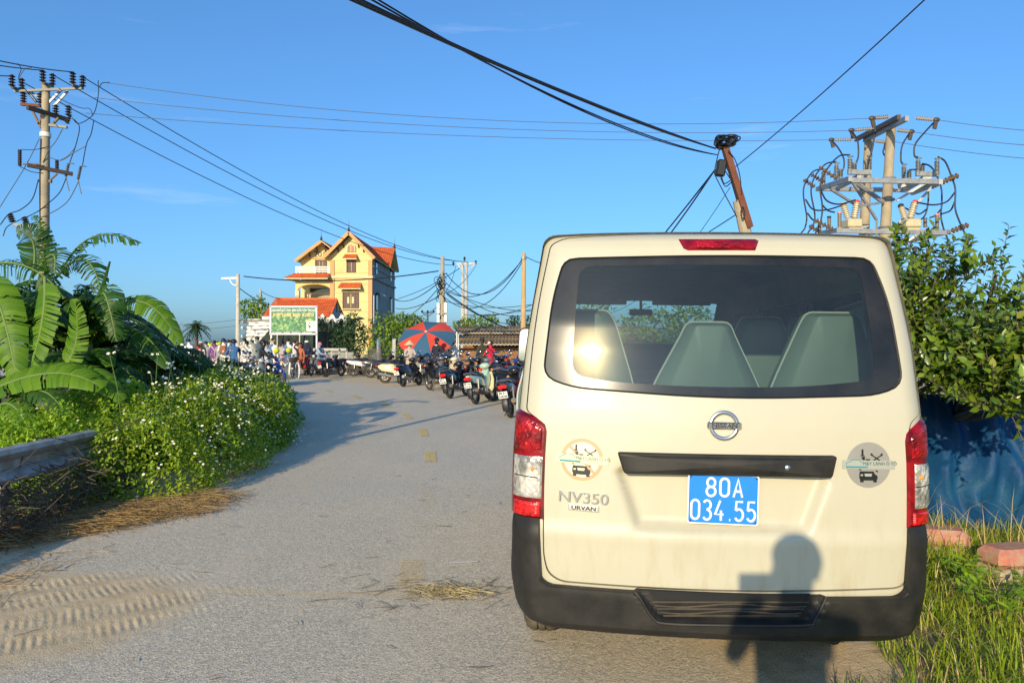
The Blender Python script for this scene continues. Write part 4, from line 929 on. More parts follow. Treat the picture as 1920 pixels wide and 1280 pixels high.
arch = [(xo0 + (xo1 - xo0) * (1 - math.cos(t)) / 2, zs_ + (zc - zs_) * math.sin(t)) for t in np.linspace(0, PI, 17)]
m = MB(); n_ = len(arch)
for y in (YF, YF + .25): m.add([(p[0], y, p[1]) for p in arch] + [(p[0], y, zt) for p in arch], [(k, k + 1, n_ + k + 1, n_ + k) for k in range(n_ - 1)])
m.add([(p[0], y, p[1]) for p in arch for y in (YF, YF + .25)], [(2 * k, 2 * k + 2, 2 * k + 3, 2 * k + 1) for k in range(n_ - 1)]); m.box(((xa0 + xo0) / 2, YF + .125, (zs_ + zt) / 2), (xo0 - xa0, .25, zt - zs_)); hobj(m, 'porch_arch', M_YEL, smooth=False)
m = MB(); m.tube([(p[0], YF - .03, p[1]) for p in arch], .05, 6); hobj(m, 'arch_moulding', M_ORA)
for zx in (388, 448):
    x = hp(zx, 0).x
    for k in range(8):
        m = MB(); m.box((x, YF + (.2 if zx < 400 else 1.6), zs_ - .28 - k * .55), (.38, .38, .53)); hobj(m, 'column_block', M_ORA if k % 2 else M_CREAM, smooth=False)
m = MB(); a = hp(470, 0, 77.5); m.box(((a.x + xl) / 2, 77.9, 5.8), (xl - a.x, .15, 3.4)); hobj(m, 'porch_wall', M_CREAM, smooth=False)
m = MB(); a = hp(525, 742, 77.7); b = hp(748, 702, 77.7); m.box(((a.x + b.x) / 2, 77.78, (a.z + b.z) / 2), (b.x - a.x, .1, b.z - a.z)); hobj(m, 'transom', M_SHADOWGL, smooth=False)
m = MB(); a = hp(530, 900, 77.7); b = hp(748, 768, 77.7); m.box(((a.x + b.x) / 2, 77.78, (a.z + b.z) / 2), (b.x - a.x, .1, b.z - a.z)); hobj(m, 'door', mat('pale_timber', (.42, .34, .24), .7, var=.2), smooth=False)
# windows on the shaded flank
for (Y, py0, py1, w_) in ((77.0, 490, 514, .9), (86.2, 505, 527, .9), (77.2, 550, 581, 1.1), (86.5, 557, 586, 1.2)):
    z1 = Hz(py0, Y); z0 = Hz(py1, Y); m = MB(); m.box((xr + .03, Y, (z0 + z1) / 2), (.1, w_, z1 - z0)); f = hobj(m, 'window', M_SHADOWGL, smooth=False)
for (Y, py, w_) in ((78.2, 547, 1.9), (86.6, 556, 1.6)):
    z = Hz(py, Y); m = MB(); m.add([(xr, Y - w_ / 2, z), (xr, Y + w_ / 2, z), (xr + .8, Y + w_ / 2, z - .4), (xr + .8, Y - w_ / 2, z - .4), (xr, Y - w_ / 2, z - .1), (xr, Y + w_ / 2, z - .1), (xr + .8, Y + w_ / 2, z - .48), (xr + .8, Y - w_ / 2, z - .48)], [(0, 1, 2, 3), (4, 5, 6, 7), (2, 3, 7, 6), (0, 3, 7, 4), (1, 2, 6, 5)]); hobj(m, 'awning', M_STEEL, smooth=False)
m = MB(); m.cyl((xr + .1, YF + .2, 3.5), (xr + .1, YF + .2, 6.3), .06); hobj(m, 'drain_pipe', M_WHITE)

# low house with the red tiled roof in front
low = thing('low_house', 'low house with a red tiled roof behind the green village sign', 'house', (-16, 60, 0))
def lobj(mb, name, m, **k):
    mb.v = [(p[0] + 16, p[1] - 60, p[2]) for p in mb.v]; return mb.build(name, m, low, **k)
rl, rr_ = at(517, 561, 60.5), at(632, 562, 60.5); fl, fr_ = at(492, 594, 58), at(619, 596, 58); bl_, br_ = Vector((fl.x, 63, fl.z)), Vector((fr_.x + .1, 63, fr_.z))
for (A, B, C, D) in ((fl, fr_, rr_, rl), (br_, bl_, rl, rr_)):
    m = MB(); tile_roof(m, A, B, C, D, 26, 12, .05); o = lobj(m, 'roof', M_TILE, smooth=False); o['kind'] = 'stuff'
m = MB(); m.cyl(rl + Vector((0, 0, .04)), rr_ + Vector((0, 0, .04)), .10, n=8); m.cyl(rr_, fr_ + Vector((0, 0, .05)), .07, n=8); lobj(m, 'ridge_cap', M_TILE)
m = MB(); m.prism([(58.3, 0), (62.7, 0), (62.7, fr_.z - .05), (60.5, rr_.z - .15), (58.3, fr_.z - .05)], fl.x + .5, fr_.x - .12, ax='x'); lobj(m, 'wall', mat('pale_grey_wall', (.46, .46, .45), .9, var=.15), smooth=False)
m = MB(); m.beam(fl + Vector((0, -.05, -.08)), fr_ + Vector((0, -.05, -.08)), .12, .22); lobj(m, 'fascia', M_WHITE, smooth=False)
for k in range(4):
    m = MB(); p = at(632, 571 + 4 * k, 60.5); m.box((fr_.x - .10, 60.6, p.z), (.06, .16, .12)); lobj(m, 'vent_block', M_DSTEEL, smooth=False)

# corrugated shed on the right
shed = thing('shed', 'long low shed with mossy brown corrugated roofs in two tiers', 'shed', (2, 47, 0))
def sobj(mb, name, m, **k):
    mb.v = [(p[0] - 2, p[1] - 47, p[2]) for p in mb.v]; return mb.build(name, m, shed, **k)
X0, X1 = Hx(848, 46), 9.0
for (ya, za_, yb, zb_) in ((47.4, 2.12, 52, 2.72), (43.0, 1.42, 47.7, 2.08)):
    m = MB(); tile_roof(m, (X0, ya, za_), (X1, ya, za_), (X1, yb, zb_), (X0, yb, zb_), 62, 2, .055); o = sobj(m, 'roof', M_MOSS, smooth=False); o['kind'] = 'stuff'
    m = MB(); P = [[(X0 + (X1 - X0) * k / 248, ya - .015, za_ + .075 + .055 * .5 * (1 + math.cos(PI * k / 2)) - dz) for k in range(249)] for dz in (0, .05)]; m.grid(P); o = sobj(m, 'roof_edge', M_SHEETEDGE, smooth=False)
m = MB(); m.box(((X0 + X1) / 2, 44.2, .65), (X1 - X0 - .6, .25, 1.3)); sobj(m, 'wall', M_BRICK, smooth=False)
m = MB(); m.box(((X0 + X1) / 2, 51.5, 1.2), (X1 - X0 - .6, .25, 2.4)); sobj(m, 'wall', M_BRICK, smooth=False)
# shade netting shelter
M_NET = mat('dark_shade_net', (.018, .028, .022), .9, var_col=(.035, .05, .03), vscale=1.2, bump=.4, bscale=3)
net = thing('net_shelter', 'dark green shade net shelter behind the village sign', 'shelter', (-12.5, 50, 0))
def nobj(mb, name, m, **k):
    mb.v = [(p[0] + 12.5, p[1] - 50, p[2]) for p in mb.v]; return mb.build(name, m, net, **k)
nx0, nx1 = Hx(458, 50), Hx(668, 50)
m = MB(); P = []
for i in range(61):
    x = nx0 + (nx1 - nx0) * i / 60; top = 3.1 * min(1, .12 + i / 19) + .08 * math.sin(i * .9); P.append([(x, 49.2 + .12 * math.sin(i * 1.3 + j) + .9 * (j / 8) ** 2, top * j / 8) for j in range(9)])
m.grid(P); P2 = [[r[-1], (r[-1][0], 53, r[-1][2] + .2)] for r in P]; m.grid(P2); nobj(m, 'net', M_NET)
for px in (520, 562, 624, 645):
    m = MB(); m.cyl((Hx(px, 49), 49, 0), (Hx(px, 49), 49, 3.1), .05, .04); nobj(m, 'post', M_CONCW)
m = MB(); m.cyl((nx0, 49, 3.02), (nx1, 49, 3.05), .04); nobj(m, 'rail', M_DSTEEL)
m = MB(); P = [[(Hx(600 + 5 * k, 49), 48.9 + .1 * math.sin(k * 2), 3.0 + .2 * math.sin(k * 1.7) + d) for d in (0, .28)] for k in range(11)]; m.grid(P); nobj(m, 'cloth_edge', M_WHITE)
# low roadside wall of grey boards at the junction
bw = thing('roadside_wall', 'grey concrete boundary panels beside the parked motorbikes', 'wall', (-10, 40.5, 0))
for k, px in enumerate((600, 612, 624, 638, 652)):
    x0 = Hx(px, 40.5); m = MB(); m.box((x0 + 10 + .15, 0, .55), (.32, .07, 1.1)); m.build('panel', mat('grey_board', (.34, .33, .30), .9, var=.3, vscale=3), bw, smooth=False)
    m = MB(); m.cyl((x0 + 10 - .06, 0, 0), (x0 + 10 - .06, 0, 1.25), .06); m.build('post', M_CONCW, bw)
m = MB(); m.cyl((Hx(588, 40.5) + 10, -.05, 1.22), (Hx(650, 40.5) + 10, -.05, 1.22), .09); m.build('pipe', M_CONCW, bw)
# kerb step of the side lane
kb = MB(); kb.box((Hx(655, 39), 39.2, .25), (3.4, .6, .5)); tag(kb.build('culvert', M_CONCW, smooth=False), 'grey concrete culvert block at the road edge', 'culvert')

# white sacks piled high
ms_ = mat('white_woven_sack', (.78, .76, .70), .8, var=.12, vscale=3, bump=.2, bscale=20)
def sack_mesh():
    s = MB(); n = 12
    sec = []
    for t in np.linspace(-1, 1, 9):
        w_ = (1 - abs(t) ** 4) ** .5 * .5 + .02; sec.append([(t * .42, .30 * w_ * 2 * .8 * math.cos(a), .135 * (1 - abs(t) ** 3 * .75) * math.copysign(abs(math.sin(a)) ** .7, math.sin(a)) + .02 * math.cos(t * 2.5)) for a in np.linspace(0, 2 * PI, n, endpoint=False)])
    s.loft(sec); return s
so = sack_mesh().build('sack', ms_); first = True; r_ = random.Random(3)
for row in range(13):
    z = .13 + row * .245; n = 6 - (row > 7) - (row > 11)
    for k in range(n):
        x = Hx(440, 50) + .42 + k * .60 + (.28 if row % 2 else 0) + r_.uniform(-.06, .06) + row * .012
        o = so if first else so.copy()
        if not first: COL.objects.link(o)
        first = False
        o.location = (x, 50.6 + r_.uniform(-.12, .12) + row * .03, z); o.rotation_euler = (r_.uniform(-.1, .1), r_.uniform(-.14, .14), r_.uniform(-.12, .12))
        tag(o, 'plump white woven sack in the tall pile left of the village sign', 'sack', 'white sacks piled by the shelter')
# village sign
D_S = 45.0
sg = thing('village_sign', 'green village signboard with white lettering and plant picture', 'sign', (Hx(551, D_S), D_S, 0))
sx0, sx1 = -Hx(960 + 43, D_S), Hx(960 + 43, D_S); sz0, sz1 = Hz(626, D_S), Hz(575, D_S); sw = sx1 - sx0; sh = sz1 - sz0
def print_mat():
    m = bpy.data.materials.new('leafy_print'); m.use_nodes = True; n = m.node_tree.nodes; l = m.node_tree.links; b = n['Principled BSDF']; tc = n.new('ShaderNodeTexCoord')
    v = n.new('ShaderNodeTexVoronoi'); v.inputs['Scale'].default_value = 9; l.new(tc.outputs['Object'], v.inputs['Vector']); s = n.new('ShaderNodeSeparateColor'); l.new(v.outputs['Color'], s.inputs[0])
    r = n.new('ShaderNodeValToRGB'); e = r.color_ramp.elements; e[0].color = (.01, .10, .04, 1); e[1].color = (.40, .46, .10, 1); q = e.new(.45); q.color = (.02, .19, .06, 1); q = e.new(.75); q.color = (.10, .30, .10, 1); l.new(s.outputs[0], r.inputs[0]); l.new(r.outputs[0], b.inputs['Base Color']); b.inputs['Roughness'].default_value = .5; return m
m = MB(); m.box((0, 0, (sz0 + sz1) / 2), (sw, .08, sh)); m.build('board', mat('sign_back', (.5, .5, .5), .6), sg, smooth=False)
for (cx, cz, ax, az) in ((0, sz0, sw + .12, .09), (0, sz1, sw + .12, .09), (sx0, (sz0 + sz1) / 2, .09, sh), (sx1, (sz0 + sz1) / 2, .09, sh)):
    m = MB(); m.box((cx, -.02, cz), (ax, .14, az)); m.build('frame', M_WHITE, sg, smooth=False)
for x in (sx0 + .0, sx1 - .02):
    m = MB(); m.cyl((x, .08, 0), (x, .08, sz1), .06); m.build('post', M_WHITE, sg)
hz = sz1 - sh * .20; fz = sz0 + sh * .09
M_SGD = mat('deep_green_print', (.01, .16, .085), .5); M_SGB = mat('dark_blue_green_print', (.012, .07, .06), .5)
m = MB(); m.box((0, -.045, (hz + sz1) / 2), (sw - .06, .012, sz1 - hz)); hd = m.build('header_panel', M_SGD, sg, smooth=False)
m = MB(); m.box((0, -.045, (hz + fz) / 2), (sw - .06, .012, hz - fz)); pp = m.build('picture_panel', print_mat(), sg, smooth=False)
m = MB(); m.box((0, -.045, (fz + sz0) / 2), (sw - .06, .012, fz - sz0)); fp = m.build('footer_panel', M_SGB, sg, smooth=False)
def fit_text(s, x0, x1, zc, h, y, name, m_, parent):
    vs, fs = text2d(s, 1.0, 'LEFT', bold=.012); a = np.array(vs); w0, w1 = a[:, 0].min(), a[:, 0].max(); lo, hi = a[:, 1].min(), a[:, 1].max(); q = MB()
    q.add([(x0 + (v[0] - w0) / (w1 - w0) * (x1 - x0), y, zc + ((v[1] - lo) / (hi - lo) - .5) * h) for v in vs], fs); return q.build(name, m_, parent, smooth=False)
fit_text('LÀNG NGHỀ QUẤT CẢNH - BÁNH CUỐN THÔN ĐÔNG QUẾ', sx0 + .06, sx1 - .06, (hz + sz1) / 2 - .02, sh * .155, -.056, 'sign_lettering', M_PLW, hd)
M_GOLD = mat('peach_yellow_print', (.85, .55, .25), .5)
m = MB(); r_ = random.Random(5)   # illegible second line: peach letter-like strokes
x = sx0 + .14
for wlen in (5, 6, 5, 8):
    for k in range(wlen):
        z0 = hz - sh * .165; z1 = hz - sh * .04; m.add([(x, -.057, z0), (x + .022, -.057, z0), (x + .022, -.057, z1), (x, -.057, z1)], [(0, 1, 2, 3)]); zz = r_.choice((z0, (z0 + z1) / 2 - .012, z1 - .024))
        m.add([(x, -.0575, zz), (x + .065, -.0575, zz), (x + .065, -.0575, zz + .026), (x, -.0575, zz + .026)], [(0, 1, 2, 3)])
        if r_.random() < .6: m.add([(x + .045, -.058, z0), (x + .066, -.058, z0), (x + .066, -.058, z1), (x + .045, -.058, z1)], [(0, 1, 2, 3)])
        x += .086
    x += .11
m.build('sign_lettering', M_GOLD, pp, smooth=False)
m = MB(); m.box((sx1 - .33, -.055, fz + sh * .20), (.52, .006, sh * .36)); inset = m.build('inset_picture', M_PLW, pp, smooth=False)
m = MB()
for k in range(26):
    x = sx1 - .33 + r_.uniform(-.2, .2); z = fz + sh * (.2 + r_.uniform(-.12, .15)); q = r_.uniform(.02, .05); m.add([(x - q, -.0595, z), (x, -.0595, z - q), (x + q, -.0595, z), (x, -.0595, z + q)], [(0, 1, 2, 3)])
m.build('plant_print', M_SGD, pp, smooth=False)
m = MB(); x = sx0 + .08
for wlen in (14, 9, 12, 14):
    for k in range(wlen): q = r_.uniform(.012, .028); m.add([(x, -.057, sz0 + .055), (x + q, -.057, sz0 + .055), (x + q, -.057, fz - .03), (x, -.057, fz - .03)], [(0, 1, 2, 3)]); x += .042
    x += .10
m.build('sign_lettering', M_PLW, fp, smooth=False)
# ------------------------------------------------------------------ poles, switchgear, cables
def ins(mb, base, d, L, r, n=4, mi=0, core=.45):
    pr = [(0, r * core)]
    for k in range(n):
        t = L * (k + .1) / n; pr += [(t, r * core), (t + L * .08 / 1, r), (t + L * .22 / 1 if n < 3 else t + L / n * .35, r), (t + L / n * .5, r * core)]
    pr += [(L, r * core), (L, 0)]
    mb.lathe(base, d, pr, 10, mi)
def grp(root, name, mbx, m, **k):
    q = root.location; mbx.v = [(p[0] - q.x, p[1] - q.y, p[2] - q.z) for p in mbx.v]; return mbx.build(name, m, root, **k)
def cable_pts(a, b, sag, n=14):
    a = Vector(a); b = Vector(b); return [a.lerp(b, t) - Vector((0, 0, sag * 4 * t * (1 - t))) for t in np.linspace(0, 1, n)]
def cable(name, a, b, sag, r, label, cat='cable', group=None, m=None, n=14):
    q = MB(); q.tube(cable_pts(a, b, sag, n), r, 5); return tag(q.build(name, m or M_WIRE), label, cat, group)
# --- left pole (distance 20 m)
DL = 20.0
def P1(zx, zy, dy=0): return at(zx / 3.765, 100 + zy / 3.765, DL + dy)
b0 = at(79, 755, DL); b0.z = 0
pl = thing('utility_pole', 'tall concrete power pole with brown insulators behind the banana plants', 'utility pole', (b0.x, DL, 0))
m = MB(); tp = P1(322, 215); m.tube([b0, b0.lerp(tp, .5), tp], [.155, .125, .095], 14); grp(pl, 'pole', m, M_CONC)
for dy in (-.1, .1):
    m = MB(); m.beam(P1(95, 266, dy), P1(575, 246, dy), .05, .055); grp(pl, 'crossarm', m, mat('dull_steel', (.22, .21, .18), .6, .2), smooth=False)
for a, b in (((80, 238), (150, 262)), ((300, 208), (370, 232)), ((505, 222), (580, 246))):
    m = MB(); m.beam(P1(*a, -.28), P1(*b, .28), .06, .06); grp(pl, 'bracket', m, M_DSTEEL, smooth=False)
for x, y, dy in ((80, 232, -.28), (150, 255, .28), (298, 200, -.28), (367, 222, .28), (510, 212, -.28), (580, 235, .28)):
    m = MB(); ins(m, P1(x, y, dy), (0, 0, 1), .30, .085, 4); grp(pl, 'insulator', m, M_CERAM)
for a, b in (((330, 360), (435, 250)), ((375, 375), (475, 265)), ((255, 340), (185, 265)), ((300, 330), (200, 262))):
    m = MB(); m.beam(P1(*a), P1(*b, .05), .05, .05); grp(pl, 'brace', m, M_STEEL, smooth=False)
m = MB(); m.beam(P1(145, 358), P1(285, 370), .08, .07); grp(pl, 'crossarm', m, mat('rusty_steel', (.20, .07, .035), .8, .2, var=.3), smooth=False)
m = MB(); m.beam(P1(190, 380, -.5), P1(475, 468, .5), .10, .10); grp(pl, 'crossarm', m, M_DSTEEL, smooth=False)
m = MB(); m.beam(P1(345, 505), P1(470, 522), .07, .06); grp(pl, 'crossarm', m, mat('dull_steel', (.22, .21, .18), .6, .2), smooth=False)
for a, b in (((220, 395), (285, 525)), ((275, 400), (325, 530)), ((355, 515), (410, 455)), ((300, 420), (270, 500))):
    m = MB(); m.beam(P1(*a), P1(*b), .05, .05); grp(pl, 'brace', m, M_DSTEEL, smooth=False)
for x, y in ((162, 345), (280, 352), (390, 435), (480, 440)):
    m = MB(); ins(m, P1(x, y), (0, 0, 1), .27, .085, 4); grp(pl, 'insulator', m, M_CERAM)
m = MB(); ins(m, P1(470, 495), (.35, 0, 1), .25, .075, 4); grp(pl, 'insulator', m, M_CERAM)
m = MB(); m.cyl(P1(318, 590), P1(318, 560), .135, n=14); grp(pl, 'band', m, M_WHITE)
m = MB(); m.beam(P1(190, 788, -.3), P1(512, 852, .3), .09, .09); grp(pl, 'crossarm', m, M_DSTEEL, smooth=False)
m = MB(); m.beam(P1(160, 780, -.3), P1(285, 782, -.2), .05, .04); grp(pl, 'bracket', m, M_DSTEEL, smooth=False)
m = MB(); m.beam(P1(265, 898), P1(362, 905), .07, .06); m.beam(P1(345, 900), P1(400, 850), .04, .04); grp(pl, 'brace', m, M_DSTEEL, smooth=False)
for x, y, L, dy in ((137, 795, .42, -.3), (400, 842, .34, .1)):
    m = MB(); ins(m, P1(x, y, dy), (0, 0, 1), L, .05, 9, core=.7); grp(pl, 'surge_arrester', m, M_CERAM)
for x, y in ((462, 870), (548, 890)):
    m = MB(); ins(m, P1(x, y, .25), (.28, -.1, 1), .36, .045, 8, core=.6); q = P1(x, y, .25); m.cyl(q, q + Vector((.09, 0, -.38)), .012); m.cyl(q + Vector((.1, 0, .36)), q + Vector((.22, 0, .34)), .014); grp(pl, 'fuse_cutout', m, mat('grey_porcelain', (.10, .10, .09), .4))
m = MB(); m.beam(P1(90, 1208, -.2), P1(350, 1232, .1), .07, .08); grp(pl, 'crossarm', m, M_STEEL, smooth=False)
m = MB(); m.beam(P1(180, 1215), P1(225, 1290), .05, .05); grp(pl, 'brace', m, M_DSTEEL, smooth=False)
for x, y in ((88, 1190), (190, 1212)):
    m = MB(); ins(m, P1(x, y), (-.35, 0, .94), .23, .085, 4); grp(pl, 'insulator', m, M_CERAM)
for pts, r in (([(690, 190), (690, 300), (655, 430), (555, 495), (505, 455)], .011), ([(660, 470), (640, 570), (608, 640), (580, 790)], .012), ([(700, 235), (720, 208), (770, 205)], .011), ([(520, 465), (558, 520), (535, 640), (490, 770)], .012), ([(608, 650), (520, 700), (430, 755), (350, 735)], .010), ([(530, 660), (480, 720), (420, 755)], .010), ([(440, 530), (390, 620), (340, 685), (300, 770)], .011), ([(150, 678), (240, 680), (345, 655)], .009), ([(140, 800), (220, 835), (300, 845)], .01), ([(270, 890), (225, 1030), (140, 1105), (60, 1135), (0, 1210)], .013), ([(465, 880), (420, 980), (340, 1058), (240, 1130), (60, 1215), (20, 1290)], .012), ([(555, 900), (470, 1050), (340, 1135), (270, 1160)], .012), ([(275, 600), (180, 790), (0, 1080), (-200, 1400)], .010), ([(120, 70), (145, 110), (128, 180), (180, 260), (250, 350)], .010), ([(220, 100), (170, 110), (128, 175)], .010), ([(372, 290), (470, 345), (570, 385), (630, 390), (655, 440)], .009), ([(285, 600), (278, 900), (282, 1280)], .012)):
    m = MB(); m.tube(catmull([P1(x, y, -.12) for x, y in pts], 5), r, 5); grp(pl, 'jumper_wire', m, M_WIRE)
# lines from the left pole
for k, (a, b) in enumerate((((40, 40), (-700, -260)), ((60, 60), (-500, -150)), ((75, 165), (-700, -60)))):
    pass
for k, (x, y, px, py) in enumerate(((298, 118, 0, 25), (510, 130, 120, 0), (80, 160, 0, 140))):
    a = P1(x, y, -.28); d = (Vector((px - x, py - y)) / 3.765); t = 420 / d.length; b = at(x / 3.765 + d.x * t * .9, 100 + y / 3.765 + d.y * t * .62, 12.5)
    cable('power_line', a, b, .12, .014, ('upper', 'lower', 'middle')[k] + ' black power line running off to the left from the tall pole', 'power line', 'power lines of the tall left pole')
fars = ((877, 491), (866, 490), (848, 497))
for k, ((x, y), (fx, fy)) in enumerate((((580, 165), fars[0]), ((367, 150), fars[1]), ((150, 200), fars[2]))):
    a = P1(x, y, .28); b = at(fx, fy, 66); q = MB(); q.tube(cable_pts(a, b, 1.1, 24), [.013 + .012 * t for t in np.linspace(0, 1, 24)], 5)
    tag(q.build('power_line', M_WIRE), ('uppermost', 'middle', 'lowest')[k] + ' dark power line sloping from the tall pole past the house', 'power line', 'power lines of the tall left pole')
# --- switch structure on twin poles, right (20 m)
DS = 20.0
def P2(zx, zy, dy=0): return at(1480 + zx / 4.266, 200 + zy / 4.266, DS + dy)
c0 = P2(770, 1500); sw_ = thing('switch_structure', 'twin concrete poles carrying grey switchgear frames and looping black cables', 'power pole', (c0.x, DS, 0))
SB = lambda n, m, mt, **k: grp(sw_, n, m, mt, **k)
for (top, bot, dy, r) in (((818, 150), (752, 1280), 0, .125), ((638, 240), (600, 1000), 1.6, .12)):
    a = P2(*top, dy); b = P2(*bot, dy); d = (a - b).normalized(); g = b - d * (b.z / d.z); m = MB(); m.tube([g, b, a], [r * 1.5, r * 1.15, r * .9], 14); SB('pole', m, M_CONC)
for o in (0, 1):
    m = MB(); m.beam(P2(535 + o * 70, 262 + 5 * o, 2.2 - .4 * o), P2(880 + 65 * o, 82 + 10 * o, -1.0 - .4 * o), .09, .12); SB('crossarm', m, M_DSTEEL if o == 0 else M_STEEL, smooth=False)
def string(a, b, n=7):
    d = b - a; L = d.length; m = MB(); m.cyl(a, b, .012); ins(m, a + d * .15, d, L * .7, .055, n, core=.35); return m
for (a, b, dya, dyb, ) in (((820, 78), (665, 92), -.9, -.9), ((690, 172), (500, 188), .6, .6), ((530, 262), (340, 264), 2.1, 2.1), ((990, 86), (1180, 104), -1, -1), ((850, 186), (980, 198), .4, .4), ((680, 272), (780, 282), 2, 2)):
    SB('insulator_string', string(P2(*a, dya), P2(*b, dyb)), mat('pale_grey_polymer', (.34, .33, .31), .5))
    m = MB(); q = P2(*b, dyb); m.ell(q, (.09, .05, .06)); s = 1 if b[0] > a[0] else -1; m.beam(q, q + Vector((-.05 * s, 0, -.22)), .05, .09); SB('dead_end_clamp', m, M_DSTEEL)
# upper frame
for a, b, dy0, dy1 in (((490, 588), (1215, 600), -1.0, -1.0), ((255, 655), (960, 668), 2.0, 2.0), ((225, 660), (490, 575), 2.2, -1.1), ((420, 590), (620, 545), 1, 1), ((985, 690), (1215, 600), 1.8, -1.1), ((870, 640), (1140, 555), 1.4, 1.0), ((1015, 535), (1200, 540), -.6, -.6), ((470, 522), (655, 526), -.6, -.6), ((400, 640), (560, 560), 1.6, -.6), ((930, 660), (1085, 570), 1.6, -.6)):
    m = MB(); m.beam(P2(*a, dy0), P2(*b, dy1), .09, .12); SB('frame_beam', m, M_STEEL, smooth=False)
for a, b in (((500, 588), (745, 765)), ((1110, 598), (860, 750)), ((335, 660), (560, 800)), ((530, 590), (760, 762)), ((1180, 600), (880, 930)), ((490, 575), (700, 905)), ((700, 905), (700, 1090)), ((850, 940), (850, 1090)), ((1050, 1010), (860, 1130)), ((560, 795), (720, 770)), ((600, 975), (660, 1040))):
    m = MB(); m.beam(P2(*a, -.4), P2(*b, -.2), .06, .06); SB('brace', m, M_STEEL, smooth=False)
for zy in (575, 745, 965):
    m = MB(); m.torus(P2(795 - (zy - 575) * .05, zy), (0, 0, 1), .16, .03, 16, 6); SB('pole_clamp', m, M_STEEL)
# lower frame
for a, b, dy0, dy1 in (((375, 992), (1255, 1008), -1, -1), ((300, 1000), (640, 965), 1.8, 1.2), ((710, 985), (1290, 1005), .4, .2), ((780, 1110), (1280, 1000), 1.6, -.6), ((260, 1010), (400, 985), 1.2, -1), ((560, 1000), (860, 1020), 1.6, 1.6), ((800, 1095), (1020, 1050), .8, .8)):
    m = MB(); m.beam(P2(*a, dy0), P2(*b, dy1), .09, .11); SB('frame_beam', m, M_STEEL, smooth=False)
M_POLY = mat('grey_green_insulator', (.16, .17, .155), .5)
for (x, y0, y1, dy) in ((487, 520, 395, -.6), (378, 560, 450, .6), (275, 610, 500, 1.6), (522, 510, 450, .2), (412, 560, 500, 1.2), (640, 510, 395, .4), (1032, 525, 410, -.6), (918, 570, 460, .6), (1065, 525, 465, .2), (960, 568, 510, 1.0), (1183, 520, 415, -.9)):
    a = P2(x, y0, dy); L = (y0 - y1) / 4.266 / FPX * (DS + dy); m = MB(); m.cyl(a - Vector((0, 0, .06)), a, .05); ins(m, a, (0, 0, 1), L * .82, .062, 8, core=.62); m.cyl(a + Vector((0, 0, L * .8)), a + Vector((0, 0, L)), .028); m.box(a + Vector((.02, 0, L)), (.14, .05, .03)); SB('support_insulator', m, M_POLY)
for (x, y, dx, dz, dy) in ((205, 640, -.32, .2, 1.8), (275, 600, -.34, .2, 1.0), (385, 580, -.45, .32, -.6), (1220, 605, .42, .18, -1.0), (1140, 640, .3, .14, .2), (1030, 670, .3, .12, 1.2), (350, 985, -.45, .25, -.8), (250, 1010, -.3, .2, .6), (1300, 995, .42, .16, -.8), (1075, 1045, .28, .1, 1.2)):
    a = P2(x, y, dy); m = MB(); d = Vector((dx, 0, dz)); ins(m, a, d, d.length, .075, 5, core=.4); SB('strain_insulator', m, mat('brown_insulator', (.16, .10, .05), .45))
for (x, y0, y1, dy, col) in ((403, 970, 840, -.8, 'p'), (320, 975, 875, .4, 'b'), (243, 1005, 905, 1.4, 'c'), (1183, 985, 855, -.8, 'p'), (1088, 965, 890, .4, 'b')):
    a = P2(x, y0, dy); L = (y0 - y1) / 4.266 / FPX * (DS + dy); m = MB(); ins(m, a, (0, 0, 1), L * .9, .05, 11, core=.72); o = SB('surge_arrester', m, mat('brown_grey_polymer', (.22, .17, .13), .5))
    m = MB(); m.cyl(a + Vector((0, 0, L * .88)), a + Vector((0, 0, L)), .055); SB('arrester_cap', m, {'p': mat('pink_cap', (.65, .22, .22), .5), 'b': mat('blue_cap', (.05, .12, .22), .5), 'c': M_CREAMC}[col])
for (x0, x1, y) in ((440, 555, 940), (900, 1022, 940)):
    a = P2(x0, y + 35, -.3); b = P2(x1, y - 35, -.3); m = MB(); m.box((a + b) / 2, (b.x - a.x, .5, b.z - a.z), bev=.03); m.box(((a + b) / 2).lerp(a, .0) - Vector((0, 0, (b.z - a.z) * .62)), ((b.x - a.x) * .8, .4, .12)); SB('voltage_transformer', m, mat('cream_enamel', (.60, .50, .30), .5, var=.15))
    for (bx, by, tx, ty, c) in (((x0 + 30), 892, x0 - 5, 785, 'y'), (x1 - 35, 892, x1 - 12, 765, 'r')) if x0 < 800 else ((x0 + 25, 892, x0 - 5, 795, 'k'), (x1 - 55, 892, x1 - 15, 765, 'r')):
        p = P2(bx, by, -.3); q = P2(tx, ty, -.3); m = MB(); d = q - p; ins(m, p, d, d.length, .095, 7, core=.66); SB('bushing', m, M_CREAMC)
        m = MB(); m.ell(q, (.08, .07, .07)); SB('bushing_cap', m, {'r': mat('red_cap', (.6, .05, .03), .5), 'y': mat('yellow_cap', (.75, .45, .08), .5), 'k': M_BLACK}[c])
